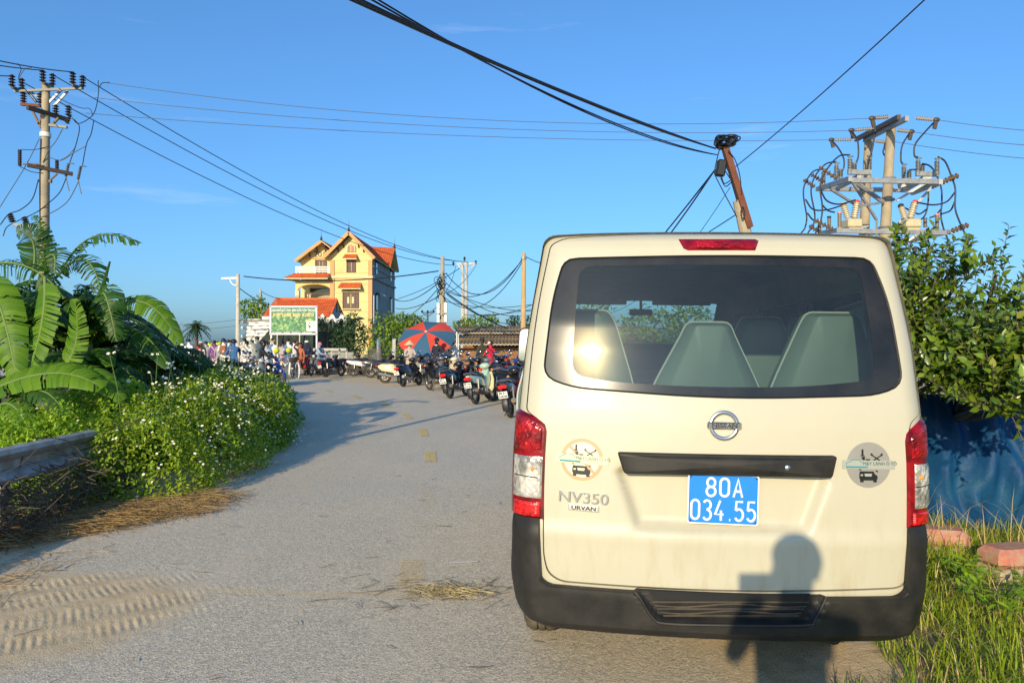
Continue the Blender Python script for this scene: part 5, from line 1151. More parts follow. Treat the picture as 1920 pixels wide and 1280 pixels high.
CB = [([(650, 90), (690, 170), (680, 260), (665, 340), (650, 400)], -.2), ([(490, 190), (545, 260), (555, 380), (540, 440), (522, 452)], .4), ([(340, 265), (400, 340), (438, 420), (435, 500), (412, 505)], 1.6), ([(1165, 120), (1085, 205), (1010, 300), (1003, 390), (1032, 405)], -.8), ([(965, 210), (905, 310), (895, 430), (918, 460)], .6), ([(775, 300), (752, 360), (778, 410)], 1.4),
      ([(487, 385), (400, 395), (310, 490), (255, 600), (250, 680), (265, 800), (255, 900), (215, 1000), (170, 1120)], -.6), ([(378, 440), (290, 460), (205, 560), (175, 680), (205, 860), (190, 950), (150, 1010), (120, 1100)], .6), ([(275, 495), (190, 520), (125, 620), (115, 720), (140, 880), (125, 970), (95, 1010)], 1.6), ([(250, 660), (300, 750), (400, 780), (530, 745)], -.4), ([(130, 740), (190, 820), (300, 825), (420, 790)], .4), ([(145, 850), (190, 905), (230, 905)], 1.2), ([(260, 780), (310, 830), (365, 845)], .2),
      ([(1190, 400), (1250, 440), (1300, 560), (1330, 660), (1330, 820), (1380, 960), (1415, 1050), (1380, 1160), (1290, 1210), (1180, 1200), (1080, 1180)], -.9), ([(1065, 455), (1120, 470), (1165, 520), (1215, 640), (1222, 760), (1215, 880), (1240, 990), (1270, 1080), (1230, 1180), (1160, 1200), (1080, 1175)], .1), ([(960, 505), (1010, 505), (1060, 545), (1110, 650), (1110, 780), (1080, 880), (1015, 920)], 1.0), ([(1330, 680), (1260, 760), (1150, 785), (1025, 765)], -.6), ([(1325, 760), (1290, 830), (1220, 858)], -.6), ([(1215, 820), (1170, 870), (1125, 888)], .2), ([(1100, 820), (1050, 855), (1010, 850), (900, 795)], .4), ([(1110, 1060), (1130, 1150), (1110, 1220), (1060, 1250)], .4)]
for pts, dy in CB:
    m = MB(); m.tube(catmull([P2(x, y, dy) for x, y in pts], 5), .021, 6); SB('looped_cable', m, M_WIRE)
for k, (a, za, b) in enumerate((((200, 155), None, (650, 92)), ((176, 183), None, (480, 190)), ((160, 212), None, (325, 265)))):
    dyb = (-.9, .6, 2.1)[k]; A = at(a[0], a[1], DL); B = P2(*b, dyb); cable('grey_line', A, B, (.5, .36, .25)[k], .0085, ('topmost', 'middle', 'lowest')[k] + ' of the thin pale wires crossing the sky between both tall poles', 'wire', 'thin wires across the sky', M_WIREG, 30)
    a2 = ((1190, 105), (990, 200), (850, 280))[k]; p = P2(*a2, (-1, .4, 2)[k]); q = at(2150, (253, 283, 312)[k], 17); cable('grey_line', p, q, .1, .009, ('topmost', 'middle', 'lowest')[k] + ' of the thin wires leaving the switchgear towards the right edge', 'wire', 'thin wires right of the switchgear', M_WIREG)
# --- broken leaning pole behind the van roof (11 m)
DK = 11.0
def P3(zx, zy, dy=0): return at(1220 + zx / 5.564, 220 + zy / 5.564, DK + dy)
c0 = P3(960, 1150); bp_ = thing('leaning_pole', 'broken concrete stub with rusty steel beam and black cable coils on top', 'utility pole', (c0.x, DK, 0))
m = MB(); a = P3(900, 868); b = P3(990, 1200); d = (a - b).normalized(); g = b - d * (b.z / d.z); m.tube([g, b, a], [.12, .085, .06], 10); grp(bp_, 'pole', m, M_CONC)
m = MB(); a = P3(785, 330, -.06); b = P3(1035, 1150, -.06); m.beam(a, b, .085, .10, up=(0, 1, 0)); m.beam(P3(760, 330, -.02), P3(1000, 1150, -.02), .02, .12, up=(0, 1, 0)); grp(bp_, 'steel_beam', m, mat('rusty_steel', (.20, .07, .035), .8), smooth=False)
m = MB(); M_ = Matrix.Rotation(rad(10), 3, 'Y'); m.box(P3(735, 530, -.1), (.13, .10, .24), M=M_, bev=.02); grp(bp_, 'junction_box', m, M_BLACK)
r_ = random.Random(9)
for k in range(16):
    m = MB(); c = P3(790 + r_.uniform(-40, 30), 255 + r_.uniform(-25, 25), r_.uniform(-.1, .1)); R_ = r_.uniform(.05, .13); tl = Matrix.Rotation(r_.uniform(-.5, .5), 3, 'Y'); n_ = 16
    m.tube([c + tl @ Vector((R_ * 1.3 * math.cos(t), .05 * math.sin(2 * t), R_ * .55 * math.sin(t))) for t in np.linspace(0, 2 * PI, n_)], .010, 5); grp(bp_, 'cable_coil', m, M_WIRE)
for pts in ([(720, 330), (690, 450), (670, 560), (690, 640), (900, 1040)], [(740, 620), (770, 690), (830, 660)], [(730, 630), (780, 720), (840, 680)], [(810, 350), (880, 440), (930, 600), (950, 800)], [(790, 520), (850, 650), (900, 850)], [(940, 1000), (960, 930), (985, 1000), (960, 1060), (945, 990)], [(780, 560), (830, 640)]):
    m = MB(); m.tube(catmull([P3(x, y, -.14) for x, y in pts], 5), .008, 5); grp(bp_, 'hanging_cable', m, M_WIRE)
top = P3(680, 325, -.1); top2 = P3(715, 395, -.1)
for k, (px, py, D, sg_, r) in enumerate(((592, -30, 4.8, .05, .009), (596, -30, 4.9, .07, .012), (604, -30, 4.7, .06, .007), (618, -30, 5.0, .09, .008), (640, -34, 5.2, .17, .008), (662, -30, 5.3, .20, .0075))):
    st = top if k < 4 else top2; cable('overhead_cable', at(px, py, D), st + Vector((0, .02 * k, .006 * k)), sg_, r, 'black cable of the thick bundle swooping down to the leaning pole', 'cable', 'bundle of overhead cables', n=26)
cable('overhead_cable', P3(880, 520, -.05), at(1850, -110, 6.0), .05, .007, 'single dark wire rising from the leaning pole to the upper right', 'cable')
for k in range(2): cable('slack_cable', P3(675 - 8 * k, 545 + 10 * k), at(1106 + 6 * k, 600, 16.4), .06 + .12 * k, .012, ('thick black cable dropping', 'looser black cable hanging')[k] + ' from the junction box behind the van roof', 'cable')
cable('slack_cable', P3(830, 730), at(1120, 590, 16.2), .45, .005, 'thin grey wire sagging from the rusty beam to the van roof', 'cable')
cable('slack_cable', P3(890, 1015), at(1120, 560, 15.5), .03, .008, 'short straight wire tied to the concrete stub', 'cable')
# --- lamp post, centre left
DP = 50.0
lp = thing('lamp_post', 'white concrete post with one side arm above the sack pile', 'post', (Hx(446, DP), DP, 0)); q = Hx(446, DP)
m = MB(); m.cyl((q, DP, 0), (q, DP, Hz(514, DP)), .16, .11, n=10); grp(lp, 'post', m, M_CONCW)
m = MB(); a = at(415, 522, DP); b = at(446, 521, DP); m.beam(a, b, .1, .12); m.tube(catmull([at(430, 524, DP), at(437, 533, DP), at(445, 535, DP)], 4), .05, 6); grp(lp, 'arm', m, M_WHITE)
# --- mid pole with meter boxes
DM = 44.0; q = Hx(829, DM)
mp_ = thing('meter_pole', 'grey pole crowded with cables and white meter boxes', 'utility pole', (q, DM, 0))
m = MB(); m.tube([(q, DM, 0), (q + .02, DM, Hz(481, DM))], [.19, .11], 10); grp(mp_, 'pole', m, M_CONC)
for x, y0, y1 in ((822, 568, 588), (835.5, 567, 587), (822, 590, 606), (835.5, 590, 604)):
    m = MB(); c = at(x, (y0 + y1) / 2, DM - .1); m.box(c, (.17, .25, (y1 - y0) / FPX * DM), bev=.02); grp(mp_, 'meter_box', m, M_WHITE)
r_ = random.Random(4)
for k in range(26):
    m = MB(); y = r_.uniform(508, 600); x = r_.uniform(821, 836); L = r_.uniform(8, 35); pts = [at(x + r_.uniform(-4, 4), y + L * t, DM + r_.uniform(-.25, .1)) for t in (0, .3, .6, 1)]; m.tube(catmull(pts, 4), .022, 5); grp(mp_, 'hanging_cable', m, M_WIRE)
for k in range(5):
    m = MB(); c = at(r_.uniform(819, 830), r_.uniform(512, 535), DM - .2); m.torus(c, (r_.uniform(-.3, .3), 1, r_.uniform(-.3, .3)), r_.uniform(.1, .22), .02, 14, 5); grp(mp_, 'cable_coil', m, M_WIRE)
# --- twin white poles behind
DT = 66.0; tw = thing('twin_pole', 'pair of white concrete poles joined by a crossarm', 'utility pole', (Hx(871, DT), DT, 0))
for x in (867.5, 874.5):
    m = MB(); m.cyl((Hx(x, DT), DT, 0), (Hx(x, DT), DT, Hz(490, DT)), .19, .13, n=10); grp(tw, 'pole', m, M_CONCW)
m = MB(); m.beam(at(856, 495, DT), at(893, 494, DT), .14, .16); grp(tw, 'crossarm', m, M_STEEL, smooth=False)
for a, b in (((858, 496), (867, 506)), ((890, 496), (878, 506))):
    m = MB(); m.beam(at(*a, DT), at(*b, DT), .1, .1); grp(tw, 'brace', m, M_STEEL, smooth=False)
for x, y in ((871, 486), (850, 495), (892, 493)):
    m = MB(); ins(m, at(x, y + 3, DT), (0, 0, 1), .35, .14, 3); grp(tw, 'insulator', m, M_CERAM)
# --- tan pole near the van mirror
DB_ = 40.0; q = Hx(981, DB_); tn = thing('tan_pole', 'sunlit tan concrete pole just left of the van', 'utility pole', (q, DB_, 0))
m = MB(); m.tube([(q - .02, DB_, 0), (q + .04, DB_, Hz(474, DB_))], [.17, .10], 10); grp(tn, 'pole', m, mat('tan_concrete', (.55, .36, .17), .9, var=.25, vscale=2))
m = MB(); m.cyl((q + .03, DB_, Hz(486, DB_)), (q + .03, DB_, Hz(482, DB_)), .16, n=10); grp(tn, 'band', m, M_STEEL)
# --- distant little T pole
DD = 95.0; tt = thing('far_pole', 'small distant white pole with three insulators on its crossarm', 'utility pole', (Hx(802, DD), DD, 0))
m = MB(); m.cyl((Hx(802, DD), DD, 0), (Hx(802, DD), DD, Hz(584, DD)), .14, .11, n=8); grp(tt, 'pole', m, M_WHITE)
m = MB(); m.beam(at(791, 586, DD), at(813, 586, DD), .14, .14); m.beam(at(793, 587, DD), at(802, 594, DD), .09, .09); m.beam(at(811, 587, DD), at(802, 594, DD), .09, .09); grp(tt, 'crossarm', m, M_WHITE, smooth=False)
for x in (791.5, 802, 813):
    m = MB(); m.cyl(at(x, 586, DD), at(x, 582, DD), .12, n=8); grp(tt, 'insulator', m, M_CERAM)
# --- cables among them: (from px,py,D) (to px,py,D) sag radius label
LC = [((457, 518, 50), (822, 508, 44), .42, .035, 'thick black service cable slung across in front of the yellow house'), ((428, 524, 50), (505, 577, 56), .1, .03, 'black cable falling from the lamp post arm to the tree'),
 ((836, 512, 44), (981, 483, 40), 1.55, .025, 'uppermost slack cable between meter pole and tan pole'), ((837, 545, 44), (981, 485, 40), 1.0, .022, 'middle slack cable between meter pole and tan pole'), ((837, 560, 44), (981, 488, 40), 1.35, .022, 'lowest slack cable between meter pole and tan pole'),
 ((836, 541, 44), (1000, 583, 43), .35, .02, 'drooping cable from the meter pole to the far right poles'), ((836, 548, 44), (952, 616, 46), .18, .04, 'thick cable diving from the meter pole to the shed roof'), ((836, 565, 44), (995, 571, 42), .25, .018, 'level thin cable right of the meter pole'), ((836, 530, 44), (1000, 590, 43), .7, .02, 'long loose cable right of the meter pole'), ((900, 592, 46), (1010, 566, 40), .2, .02, 'cable crossing upwards behind the tan pole'), ((870, 590, 50), (1005, 578, 42), .15, .018, 'faint low cable over the shed roof'), ((838, 552, 44), (965, 608, 47), .4, .02, 'loose cable sagging onto the shed'),
 ((822, 530, 44), (741, 562, 78), .5, .03, 'upper cable from the meter pole to the house flank'), ((822, 540, 44), (756, 597, 60), .25, .025, 'steep cable from the meter pole down to the bright tree'), ((822, 556, 44), (742, 578, 80), .3, .03, 'lower cable from the meter pole to the house flank'), ((820, 575, 44), (770, 592, 60), .25, .02, 'short slack cable left of the meter boxes'), ((746, 560, 80), (866, 500, 66), .3, .03, 'thin line from the house flank up to the twin poles'),
 ((855, 497, 66), (836, 545, 44), .3, .02, 'slanting drop wire left of the twin poles'), ((892, 498, 66), (838, 550, 44), .3, .02, 'slanting drop wire right of the twin poles'), ((986, 481, 40), (1040, 496, 30), .1, .02, 'dark cable running from the tan pole behind the van'),
 ((470, 595, 75), (300, 609, 75), .2, .02, 'upper faint wire over the far field'), ((470, 607, 80), (290, 620, 80), .2, .02, 'lower faint wire over the far field'), ((488, 545, 62), (525, 560, 60), .1, .025, 'short wire from the leafy pole to the red roof')]
for a, b, sg_, r, lb in LC: cable('service_cable', at(*a), at(*b), sg_, r, lb, 'cable', 'service cables between the roadside poles', n=18)
pw_ = thing('slim_pole', 'slim pole with spidery wires rising out of the tree by the red roof', 'utility pole', (Hx(488, 62), 62, 0)); q = Hx(488, 62)
m = MB(); m.cyl((q, 62, 0), (q, 62, Hz(541, 62)), .1, .06, n=8); grp(pw_, 'pole', m, M_CONCW)
for dx in (-7, -3, 5, 9):
    m = MB(); m.tube(cable_pts(at(488, 541, 62), at(488 + dx, 575, 62), .05, 6), .018, 4); grp(pw_, 'wire', m, M_WIRE)
# --- unseen pole added outside the frame to cast a thin shadow over the road
op = thing('shadow_pole', 'unseen stand-in pole left of the road, added for its shadow across the asphalt', 'utility pole', (-5.2, 4.3, 0)); m = MB(); m.cyl((0, 0, 0), (0, 0, 6.6), .085, .06, n=12); m.build('pole', M_CONC, op)
# ------------------------------------------------------------------ vegetation
def nrmz(a): return a / np.maximum(np.linalg.norm(a, axis=1, keepdims=True), 1e-9)
def leaf_cloud(name, C, D, N, L, Wd, m, parent=None, fold=.25, droop=.15, kind='stuff', mi=None):
    n = len(C); D = nrmz(D); S = nrmz(np.cross(D, N)); N = nrmz(np.cross(S, D)); L = np.asarray(L).reshape(-1, 1); Wd = np.asarray(Wd).reshape(-1, 1)
    V = np.empty((n, 5, 3)); V[:, 0] = C; mid = C + D * L * .45
    V[:, 1] = mid + S * Wd * .5 + N * Wd * fold; V[:, 2] = C + D * L - N * L * droop; V[:, 3] = mid - S * Wd * .5 + N * Wd * fold; V[:, 4] = mid
    b = (np.arange(n) * 5)[:, None, None]; F = b + np.array([[0, 1, 4], [1, 2, 4], [2, 3, 4], [3, 0, 4]])[None]
    o = fastmesh(name, V.reshape(-1, 3), F.reshape(-1, 3), m, parent, smooth=False)
    if kind: o['kind'] = kind
    return o
def rdir(n, rng): return nrmz(rng.normal(size=(n, 3)))
def blob_points(blobs, dens, rng, lo=.7, hi=1.04, lump=.12, zmin=.03):
    Ps = []; Ns = []
    for bi, (cx, cy, cz, rx, ry, rz) in enumerate(blobs):
        area = 2 * PI * ((rx * ry) ** 1.6 + (rx * rz) ** 1.6 + (ry * rz) ** 1.6) ** (1 / 1.6) / 3 ** (1 / 1.6) * 1.6; n = int(area * dens)
        u = rdir(n, rng); k = rng.integers(0, 99); ph = rng.uniform(0, 6, 8)
        lumpv = 1 + lump * (np.sin(u[:, 0] * 7 + ph[0]) * np.sin(u[:, 1] * 8 + ph[1]) + .7 * np.sin(u[:, 2] * 9 + u[:, 0] * 11 + ph[2]) + .5 * np.sin(u[:, 1] * 19 + ph[3]) * np.sin(u[:, 0] * 17 + ph[4]))
        r = (lo + (hi - lo) * rng.random(n) ** .6) * lumpv; p = np.array([cx, cy, cz]) + u * r[:, None] * np.array([rx, ry, rz]); nn = nrmz(u / np.array([rx, ry, rz]))
        ok = p[:, 2] > zmin
        for bj, (ax, ay, az, sx, sy, sz) in enumerate(blobs):
            if bj != bi: q = ((p - np.array([ax, ay, az])) / np.array([sx, sy, sz])); ok &= (q * q).sum(1) > .62
        Ps.append(p[ok]); Ns.append(nn[ok])
    return np.concatenate(Ps), np.concatenate(Ns)
LM_HERB = leafmat('herb_leaf', (.16, .30, .016), (.42, .52, .03), .45, .35, wear=None)
LM_HERB2 = leafmat('bright_ground_leaf', (.18, .36, .018), (.40, .56, .03), .45, .4)
LM_BAN = leafmat('banana_leaf', (.020, .078, .010), (.062, .150, .012), .42, .3, spec=.35, wear=(.16, .20, .05))
def veins(m):
    n = m.node_tree.nodes; l = m.node_tree.links; b = n['Principled BSDF']; a = n.new('ShaderNodeAttribute'); a.attribute_name = 'vein'; w = n.new('ShaderNodeMath'); w.operation = 'MULTIPLY'; w.inputs[1].default_value = 520; l.new(a.outputs['Fac'], w.inputs[0]); s = n.new('ShaderNodeMath'); s.operation = 'SINE'; l.new(w.outputs[0], s.inputs[0]); bp = n.new('ShaderNodeBump'); bp.inputs['Strength'].default_value = .15; bp.inputs['Distance'].default_value = .01; l.new(s.outputs[0], bp.inputs['Height']); l.new(bp.outputs[0], b.inputs['Normal'])
    src = b.inputs['Base Color'].links[0].from_socket; mr = n.new('ShaderNodeMapRange'); mr.inputs['From Min'].default_value = -1; mr.inputs['To Min'].default_value = .86; mr.inputs['To Max'].default_value = 1.05; l.new(s.outputs[0], mr.inputs['Value']); mx = n.new('ShaderNodeMix'); mx.data_type = 'RGBA'; mx.blend_type = 'MULTIPLY'; mx.inputs['Factor'].default_value = 1; l.new(src, mx.inputs['A']); l.new(mr.outputs[0], mx.inputs['B']); l.new(mx.outputs['Result'], b.inputs['Base Color'])
LM_BANY = leafmat('young_banana_leaf', (.085, .21, .010), (.17, .32, .016), .45, .38, spec=.3)
veins(LM_BAN); veins(LM_BANY)
LM_CIT = leafmat('citrus_leaf', (.05, .12, .010), (.22, .31, .022), .28, .25, spec=.6)
LM_CITY = leafmat('young_citrus_leaf', (.22, .26, .03), (.34, .36, .06), .35, .35)
LM_TREE = leafmat('tree_leaf', (.10, .19, .015), (.26, .36, .03), .5, .3)
LM_DARK = leafmat('dark_shrub_leaf', (.022, .055, .018), (.05, .10, .025), .5, .25)
LM_GRASS = leafmat('grass_blade', (.22, .34, .015), (.50, .57, .05), .5, .42)
LM_DRY = leafmat('dry_straw', (.45, .31, .12), (.72, .56, .26), .8, .2)
M_PETAL = mat('white_petal', (.84, .79, .62), .7); M_BARK = mat('grey_brown_bark', (.13, .10, .07), .9, var=.3)
M_STEM = mat('green_stem', (.14, .20, .05), .6)
M_BSTEM = mat('banana_stem', (.16, .20, .06), .55, var_col=(.10, .07, .03), vscale=4)
def flowers(C, N, rad_, parent, rng):
    n = len(C); N = nrmz(N); A = nrmz(np.cross(N, rdir(n, rng))); B = np.cross(N, A); k = 10; V = np.empty((n, k + 1, 3)); V[:, 0] = C
    for i in range(k):
        a = 2 * PI * i / k; rr = (rad_ if i % 2 == 0 else rad_ * .62) * rng.uniform(.8, 1.15, n); V[:, i + 1] = C + (A * math.cos(a) + B * math.sin(a)) * rr[:, None] + N * (.004 if i % 2 else .0)
    b = (np.arange(n) * (k + 1))[:, None, None]; F = b + np.array([[0, i + 1, (i + 1) % k + 1] for i in range(k)])[None]
    o = fastmesh('flowers', V.reshape(-1, 3), F.reshape(-1, 3), M_PETAL, parent, smooth=False); o['kind'] = 'stuff'
def bush(name, label, cat, blobs, dens, L, W_, m, nflow, fr, seed, flow_bias=None, **k):
    rng = np.random.default_rng(seed); P, N = blob_points(blobs, dens, rng, **k); c = np.array(blobs)[:, :3].mean(0); c[2] = 0
    t = thing(name, label, cat, tuple(c)); n = len(P)
    D = rdir(n, rng) * .8 + N * .5 + np.array([0, 0, -.15]); Nn = N * .7 + np.array([0, 0, .7]) + rdir(n, rng) * .55
    dist = np.clip(P[:, 1] / 9, .8, 2.2)
    leaf_cloud('foliage', P - c, D, Nn, L * rng.uniform(.6, 1.25, n) * dist, W_ * rng.uniform(.7, 1.2, n) * dist, m, t)
    if nflow:
        P2, N2 = blob_points(blobs, dens * .5, rng, lo=1.0, hi=1.10, lump=k.get('lump', .12)); w_ = (.25 + np.clip(N2[:, 2], 0, 1)) * np.clip((P2[:, 1] - 6.6) / 3.0, .06, 1.6)
        if flow_bias is not None: w_ = w_ * flow_bias(P2)
        idx = rng.choice(len(P2), size=min(nflow, len(P2)), replace=False, p=w_ / w_.sum()); flowers(P2[idx] - c, N2[idx] * .5 + np.array([0, -.35, .5]) + rdir(len(idx), rng) * .4, fr, t, rng)
    return t, c
bl_f = [(-3.80, 7.95, .12, .70, .85, .68), (-3.92, 9.2, .15, .86, 1.15, .80), (-4.30, 11.2, .15, 1.0, 1.5, .86), (-5.0, 13.5, .12, 1.08, 1.8, .84), (-6.2, 16.3, .1, 1.3, 2.1, .72), (-3.35, 7.6, .05, .30, .38, .36), (-5.0, 10.2, .1, .8, 1.1, .76)]
fbush, fc = bush('flowering_bush', 'big rounded bush dotted with small white flowers at the road edge', 'bush', bl_f, 1900, .062, .030, LM_HERB, 2100, .017, 21, flow_bias=lambda P: np.clip((P[:, 0] + .42 * (P[:, 1] - 8) * .35 + 4.6), .12, 1))
stm = MB(); r_ = random.Random(2); fl_c = []; fl_n = []
for k in range(70):
    b = r_.choice(bl_f[1:5]); x = b[0] + r_.uniform(-1, .8) * b[3]; y = b[1] + r_.uniform(-.9, .9) * b[4]; z0 = .5; z1 = r_.uniform(1.0, 1.42) * (1 if x < b[0] else .9); tip = (x + r_.uniform(-.15, .2), y + r_.uniform(-.1, .15), z1)
    stm.tube(catmull([Vector((x, y, z0)) - Vector(fc), Vector(((x + tip[0]) / 2 + .02, (y + tip[1]) / 2, (z0 + z1) / 2 + .05)) - Vector(fc), Vector(tip) - Vector(fc)], 3), .004, 4)
    for q in range(r_.randint(1, 3)): fl_c.append(np.array(tip) - fc + np.array([r_.uniform(-.05, .05), r_.uniform(-.05, .05), r_.uniform(-.03, .03)])); fl_n.append((r_.uniform(-.4, .4), -.6, .6))
o = stm.build('flower_stalks', M_STEM, fbush); o['kind'] = 'stuff'; flowers(np.array(fl_c), np.array(fl_n), .022, fbush, np.random.default_rng(5))
bl_g = [(-4.75, 7.9, .1, .68, .72, .72), (-5.55, 8.4, .05, .8, .8, .68), (-4.9, 9.3, .1, .9, .9, .85), (-4.35, 7.15, .05, .36, .5, .48), (-6.4, 8.3, 0, .8, .9, .55)]
bush('leafy_bush', 'bright green leafy bush climbing over the end of the guardrail', 'bush', bl_g, 2300, .058, .034, LM_HERB2, 26, .017, 22)
bush('shrub', 'dark green shrub mass in front of the far crowd', 'shrub', [(-8.0, 17.8, .2, 1.5, 1.4, 1.0), (-9.6, 20, .2, 1.8, 1.5, 1.05), (-7.8, 20.5, .1, 1.4, 1.4, .85)], 700, .075, .032, LM_DARK, 60, .02, 23)
# --- banana plants
def banana_leaf(p0, p1, p2, width, up=(0, 0, 1), tear=0.0, droop=.25, seed=0, n=24, twist=0.0, curl=0.0):
    r = random.Random(seed); p0, p1, p2 = Vector(p0), Vector(p1), Vector(p2); mb = MB()
    def P(t): return p0 * (1 - t) ** 2 + p1 * 2 * t * (1 - t) + p2 * t * t
    def T(t): return ((p1 - p0) * 2 * (1 - t) + (p2 - p1) * 2 * t).normalized()
    def wd(t): return width * .5 * max(.02, (math.sin(PI * min(1, (t * .93 + .05)) ** .72)) ** .62)
    up = Vector(up)
    def fr(t):
        d = T(t); S = d.cross(up)
        if S.length < 1e-3: S = d.cross(Vector((0, 1, 0)))
        S.normalize(); N = S.cross(d).normalized(); a = twist * t; return d, S * math.cos(a) + N * math.sin(a), N * math.cos(a) - S * math.sin(a)
    rib = [P(t) for t in np.linspace(0, 1, 14)]; mb.tube(rib, [.022 * (1 - .85 * t) * width / .5 + .003 for t in np.linspace(0, 1, 14)], 5, 1); mb.att = [0.0] * len(mb.v)
    t0 = .06
    for sgn in (-1, 1):
        k = 0; t = t0
        while t < .995:
            dt = (1 - t0) / n * r.uniform(.8, 1.4); t2 = min(1, t + dt); torn = r.random() < tear
            dr = droop * r.uniform(.7, 1.3) + (r.uniform(.1, .6) if torn and r.random() < .5 else 0); g = (t2 - t) * (r.uniform(.12, .45) if torn else 0.0); sl = .05 + r.uniform(0, .04) * tear
            vs = []
            for (tt, gg) in ((t, g), (t2, -g)):
                for w_ in (0, .5, 1):
                    te = min(1, tt + sl * w_ + (gg if w_ > .2 else gg * .3)); d, S, N = fr(te); ww = wd(tt) * (r.uniform(.82, 1.02) if torn else 1)
                    vs.append(P(te) + S * sgn * ww * w_ * (1 - .3 * curl * w_) - N * ww * (dr * w_ ** 1.6 - .18 * math.sin(PI * w_) ) + N * .004)
            mb.add(vs, [(0, 1, 4, 3), (1, 2, 5, 4)], 0); mb.att += [t, t, t, t2, t2, t2]; t = t2
    return mb
def finleaf(mb, m, root):
    att = mb.att; o = mb.build('leaf', [m, M_STEM], root, fixn=False, ang=80); a = o.data.attributes.new('vein', 'FLOAT', 'POINT'); a.data.foreach_set('value', np.array(att, dtype=np.float32)); return o
banana_roots = []
def banana_plant(x, y, h, nl, seed, label, spread=1.5, young=.2, emin=.15):
    r = random.Random(seed); t = thing('banana_plant', label, 'banana plant', (x, y, 0), 0, 'banana plants on the left verge')
    m = MB(); m.tube([(0, 0, 0), (.03, .02, h * .4), (0, 0, h * .8)], [.13, .10, .05], 9); m.build('stem', M_BSTEM, t)
    for k in range(nl):
        a = 2 * PI * (k * .382 + r.uniform(-.06, .06)); e = r.uniform(emin, 1.1 + .3 * (emin > .2)); L = spread * r.uniform(.75, 1.15); d = Vector((math.cos(a), math.sin(a), 0)); p0 = Vector((0, 0, h * r.uniform(.6, .8)))
        p1 = p0 + d * L * .45 * math.cos(e) + Vector((0, 0, L * .62 * math.sin(e) + .15)); p2 = p0 + d * L * (.95 if e < .8 else .7) + Vector((0, 0, L * (.75 * math.sin(e) - .45) - .1 * r.random()))
        finleaf(banana_leaf(p0, p1, p2, r.uniform(.28, .42), tear=r.choice((.1, .35, .8)), droop=r.uniform(.15, .45), seed=seed * 50 + k), LM_BANY if r.random() < young else LM_BAN, t)
    banana_roots.append(t); return t
bp = [(-7.9, 12.7, 2.35, 9, 'tall dark banana plant behind the one under the power pole', 1.6), (-7.0, 12.2, 2.0, 9, 'dark banana plant between the power pole and the torn top leaf', 1.5), (-7.2, 10.6, 2.3, 10, 'tall banana plant under the power pole at the left edge', 1.7), (-6.2, 11.2, 2.2, 10, 'banana plant whose torn top leaf arches highest to the right', 1.6), (-5.6, 10.3, 1.5, 9, 'banana plant with bright leaf reaching right over the crowd', 1.3), (-8.2, 11.8, 2.4, 8, 'banana plant far back at the left edge', 1.6), (-6.7, 9.3, 1.3, 8, 'low banana plant with broad leaf above the guardrail bush', 1.2), (-6.9, 12.8, 1.9, 9, 'dark banana plant behind the others in the thicket', 1.5), (-6.4, 14.2, 1.4, 8, 'shaded banana plant just left of the far crowd', 1.3), (-7.6, 15.8, 1.0, 8, 'low banana plant in front of the dark shrub', 1.2), (-7.4, 9.6, 1.7, 8, 'banana plant with hanging leaves at the left frame edge', 1.4)]
for i, (x, y, h, nl, lb, spd) in enumerate(bp): banana_plant(x, y, h, nl + 9, 100 + i, lb, spd, young=.10, emin=.55 if i < 4 else .15)
def cleaf(root, pxs, Ds, width, up, tear, seed, young=False, droop=.25, **k):
    width *= .84; tear = min(1, tear + .15)
    r = banana_roots[root + 2]; P = [at(p[0], p[1], d) - r.location for p, d in zip(pxs, Ds)]; c = P[1] * 2 - (P[0] + P[2]) * .5
    finleaf(banana_leaf(P[0], c, P[2], width, up, tear, droop, seed, n=26, **k), LM_BANY if young else LM_BAN, r)
cleaf(1, [(118, 505), (175, 444), (262, 456)], (11, 10.8, 10.6), .36, (-.1, -.55, 1), .75, 1, False, .55)
cleaf(1, [(105, 520), (160, 488), (190, 560)], (10.8, 10.6, 10.4), .5, (.3, -.8, .8), .55, 2, False, .3)
cleaf(2, [(205, 590), (272, 568), (338, 645)], (10.2, 10.1, 10.0), .48, (.35, -.75, .8), .12, 3, True, .25)
cleaf(2, [(200, 610), (262, 622), (318, 690)], (10.4, 10.2, 10.0), .46, (.2, -.5, 1), .3, 4, False, .4)
cleaf(8, [(84, 520), (78, 610), (50, 705)], (9.2, 9.0, 8.9), .5, (-.35, -1, .1), .3, 5, True, .2)
cleaf(8, [(-30, 520), (5, 590), (32, 720)], (9.2, 8.9, 8.8), .56, (.2, -1, .3), .1, 6, True, .2)
cleaf(4, [(112, 700), (143, 640), (138, 560)], (9.0, 9.0, 8.9), .36, (-.1, -1, .25), .2, 7, True, .15)
cleaf(4, [(-40, 745), (90, 700), (192, 728)], (8.6, 8.5, 8.4), .50, (.1, -.75, .8), .05, 8, True, .18)
cleaf(4, [(110, 705), (170, 700), (232, 750)], (8.7, 8.6, 8.6), .42, (.2, -.65, .9), .1, 9, True, .25)
cleaf(0, [(-40, 500), (50, 500), (120, 560)], (10, 9.9, 9.8), .5, (.1, -.6, .9), .9, 10, False, .5)
cleaf(0, [(60, 520), (62, 455), (30, 432)], (10.6, 10.5, 10.4), .55, (.2, -1, .2), .3, 11, False, .25)
cleaf(0, [(80, 520), (84, 455), (62, 405)], (10.6, 10.6, 10.7), .32, (.4, -1, .1), .4, 12, False, .3)
cleaf(0, [(60, 520), (100, 478), (95, 545)], (10.4, 10.2, 10.2), .5, (.3, -1, .5), .5, 13, False, .3)
cleaf(2, [(190, 560), (200, 560), (218, 640)], (10.0, 9.8, 9.7), .5, (.3, -1, .4), .4, 14, False, .3)
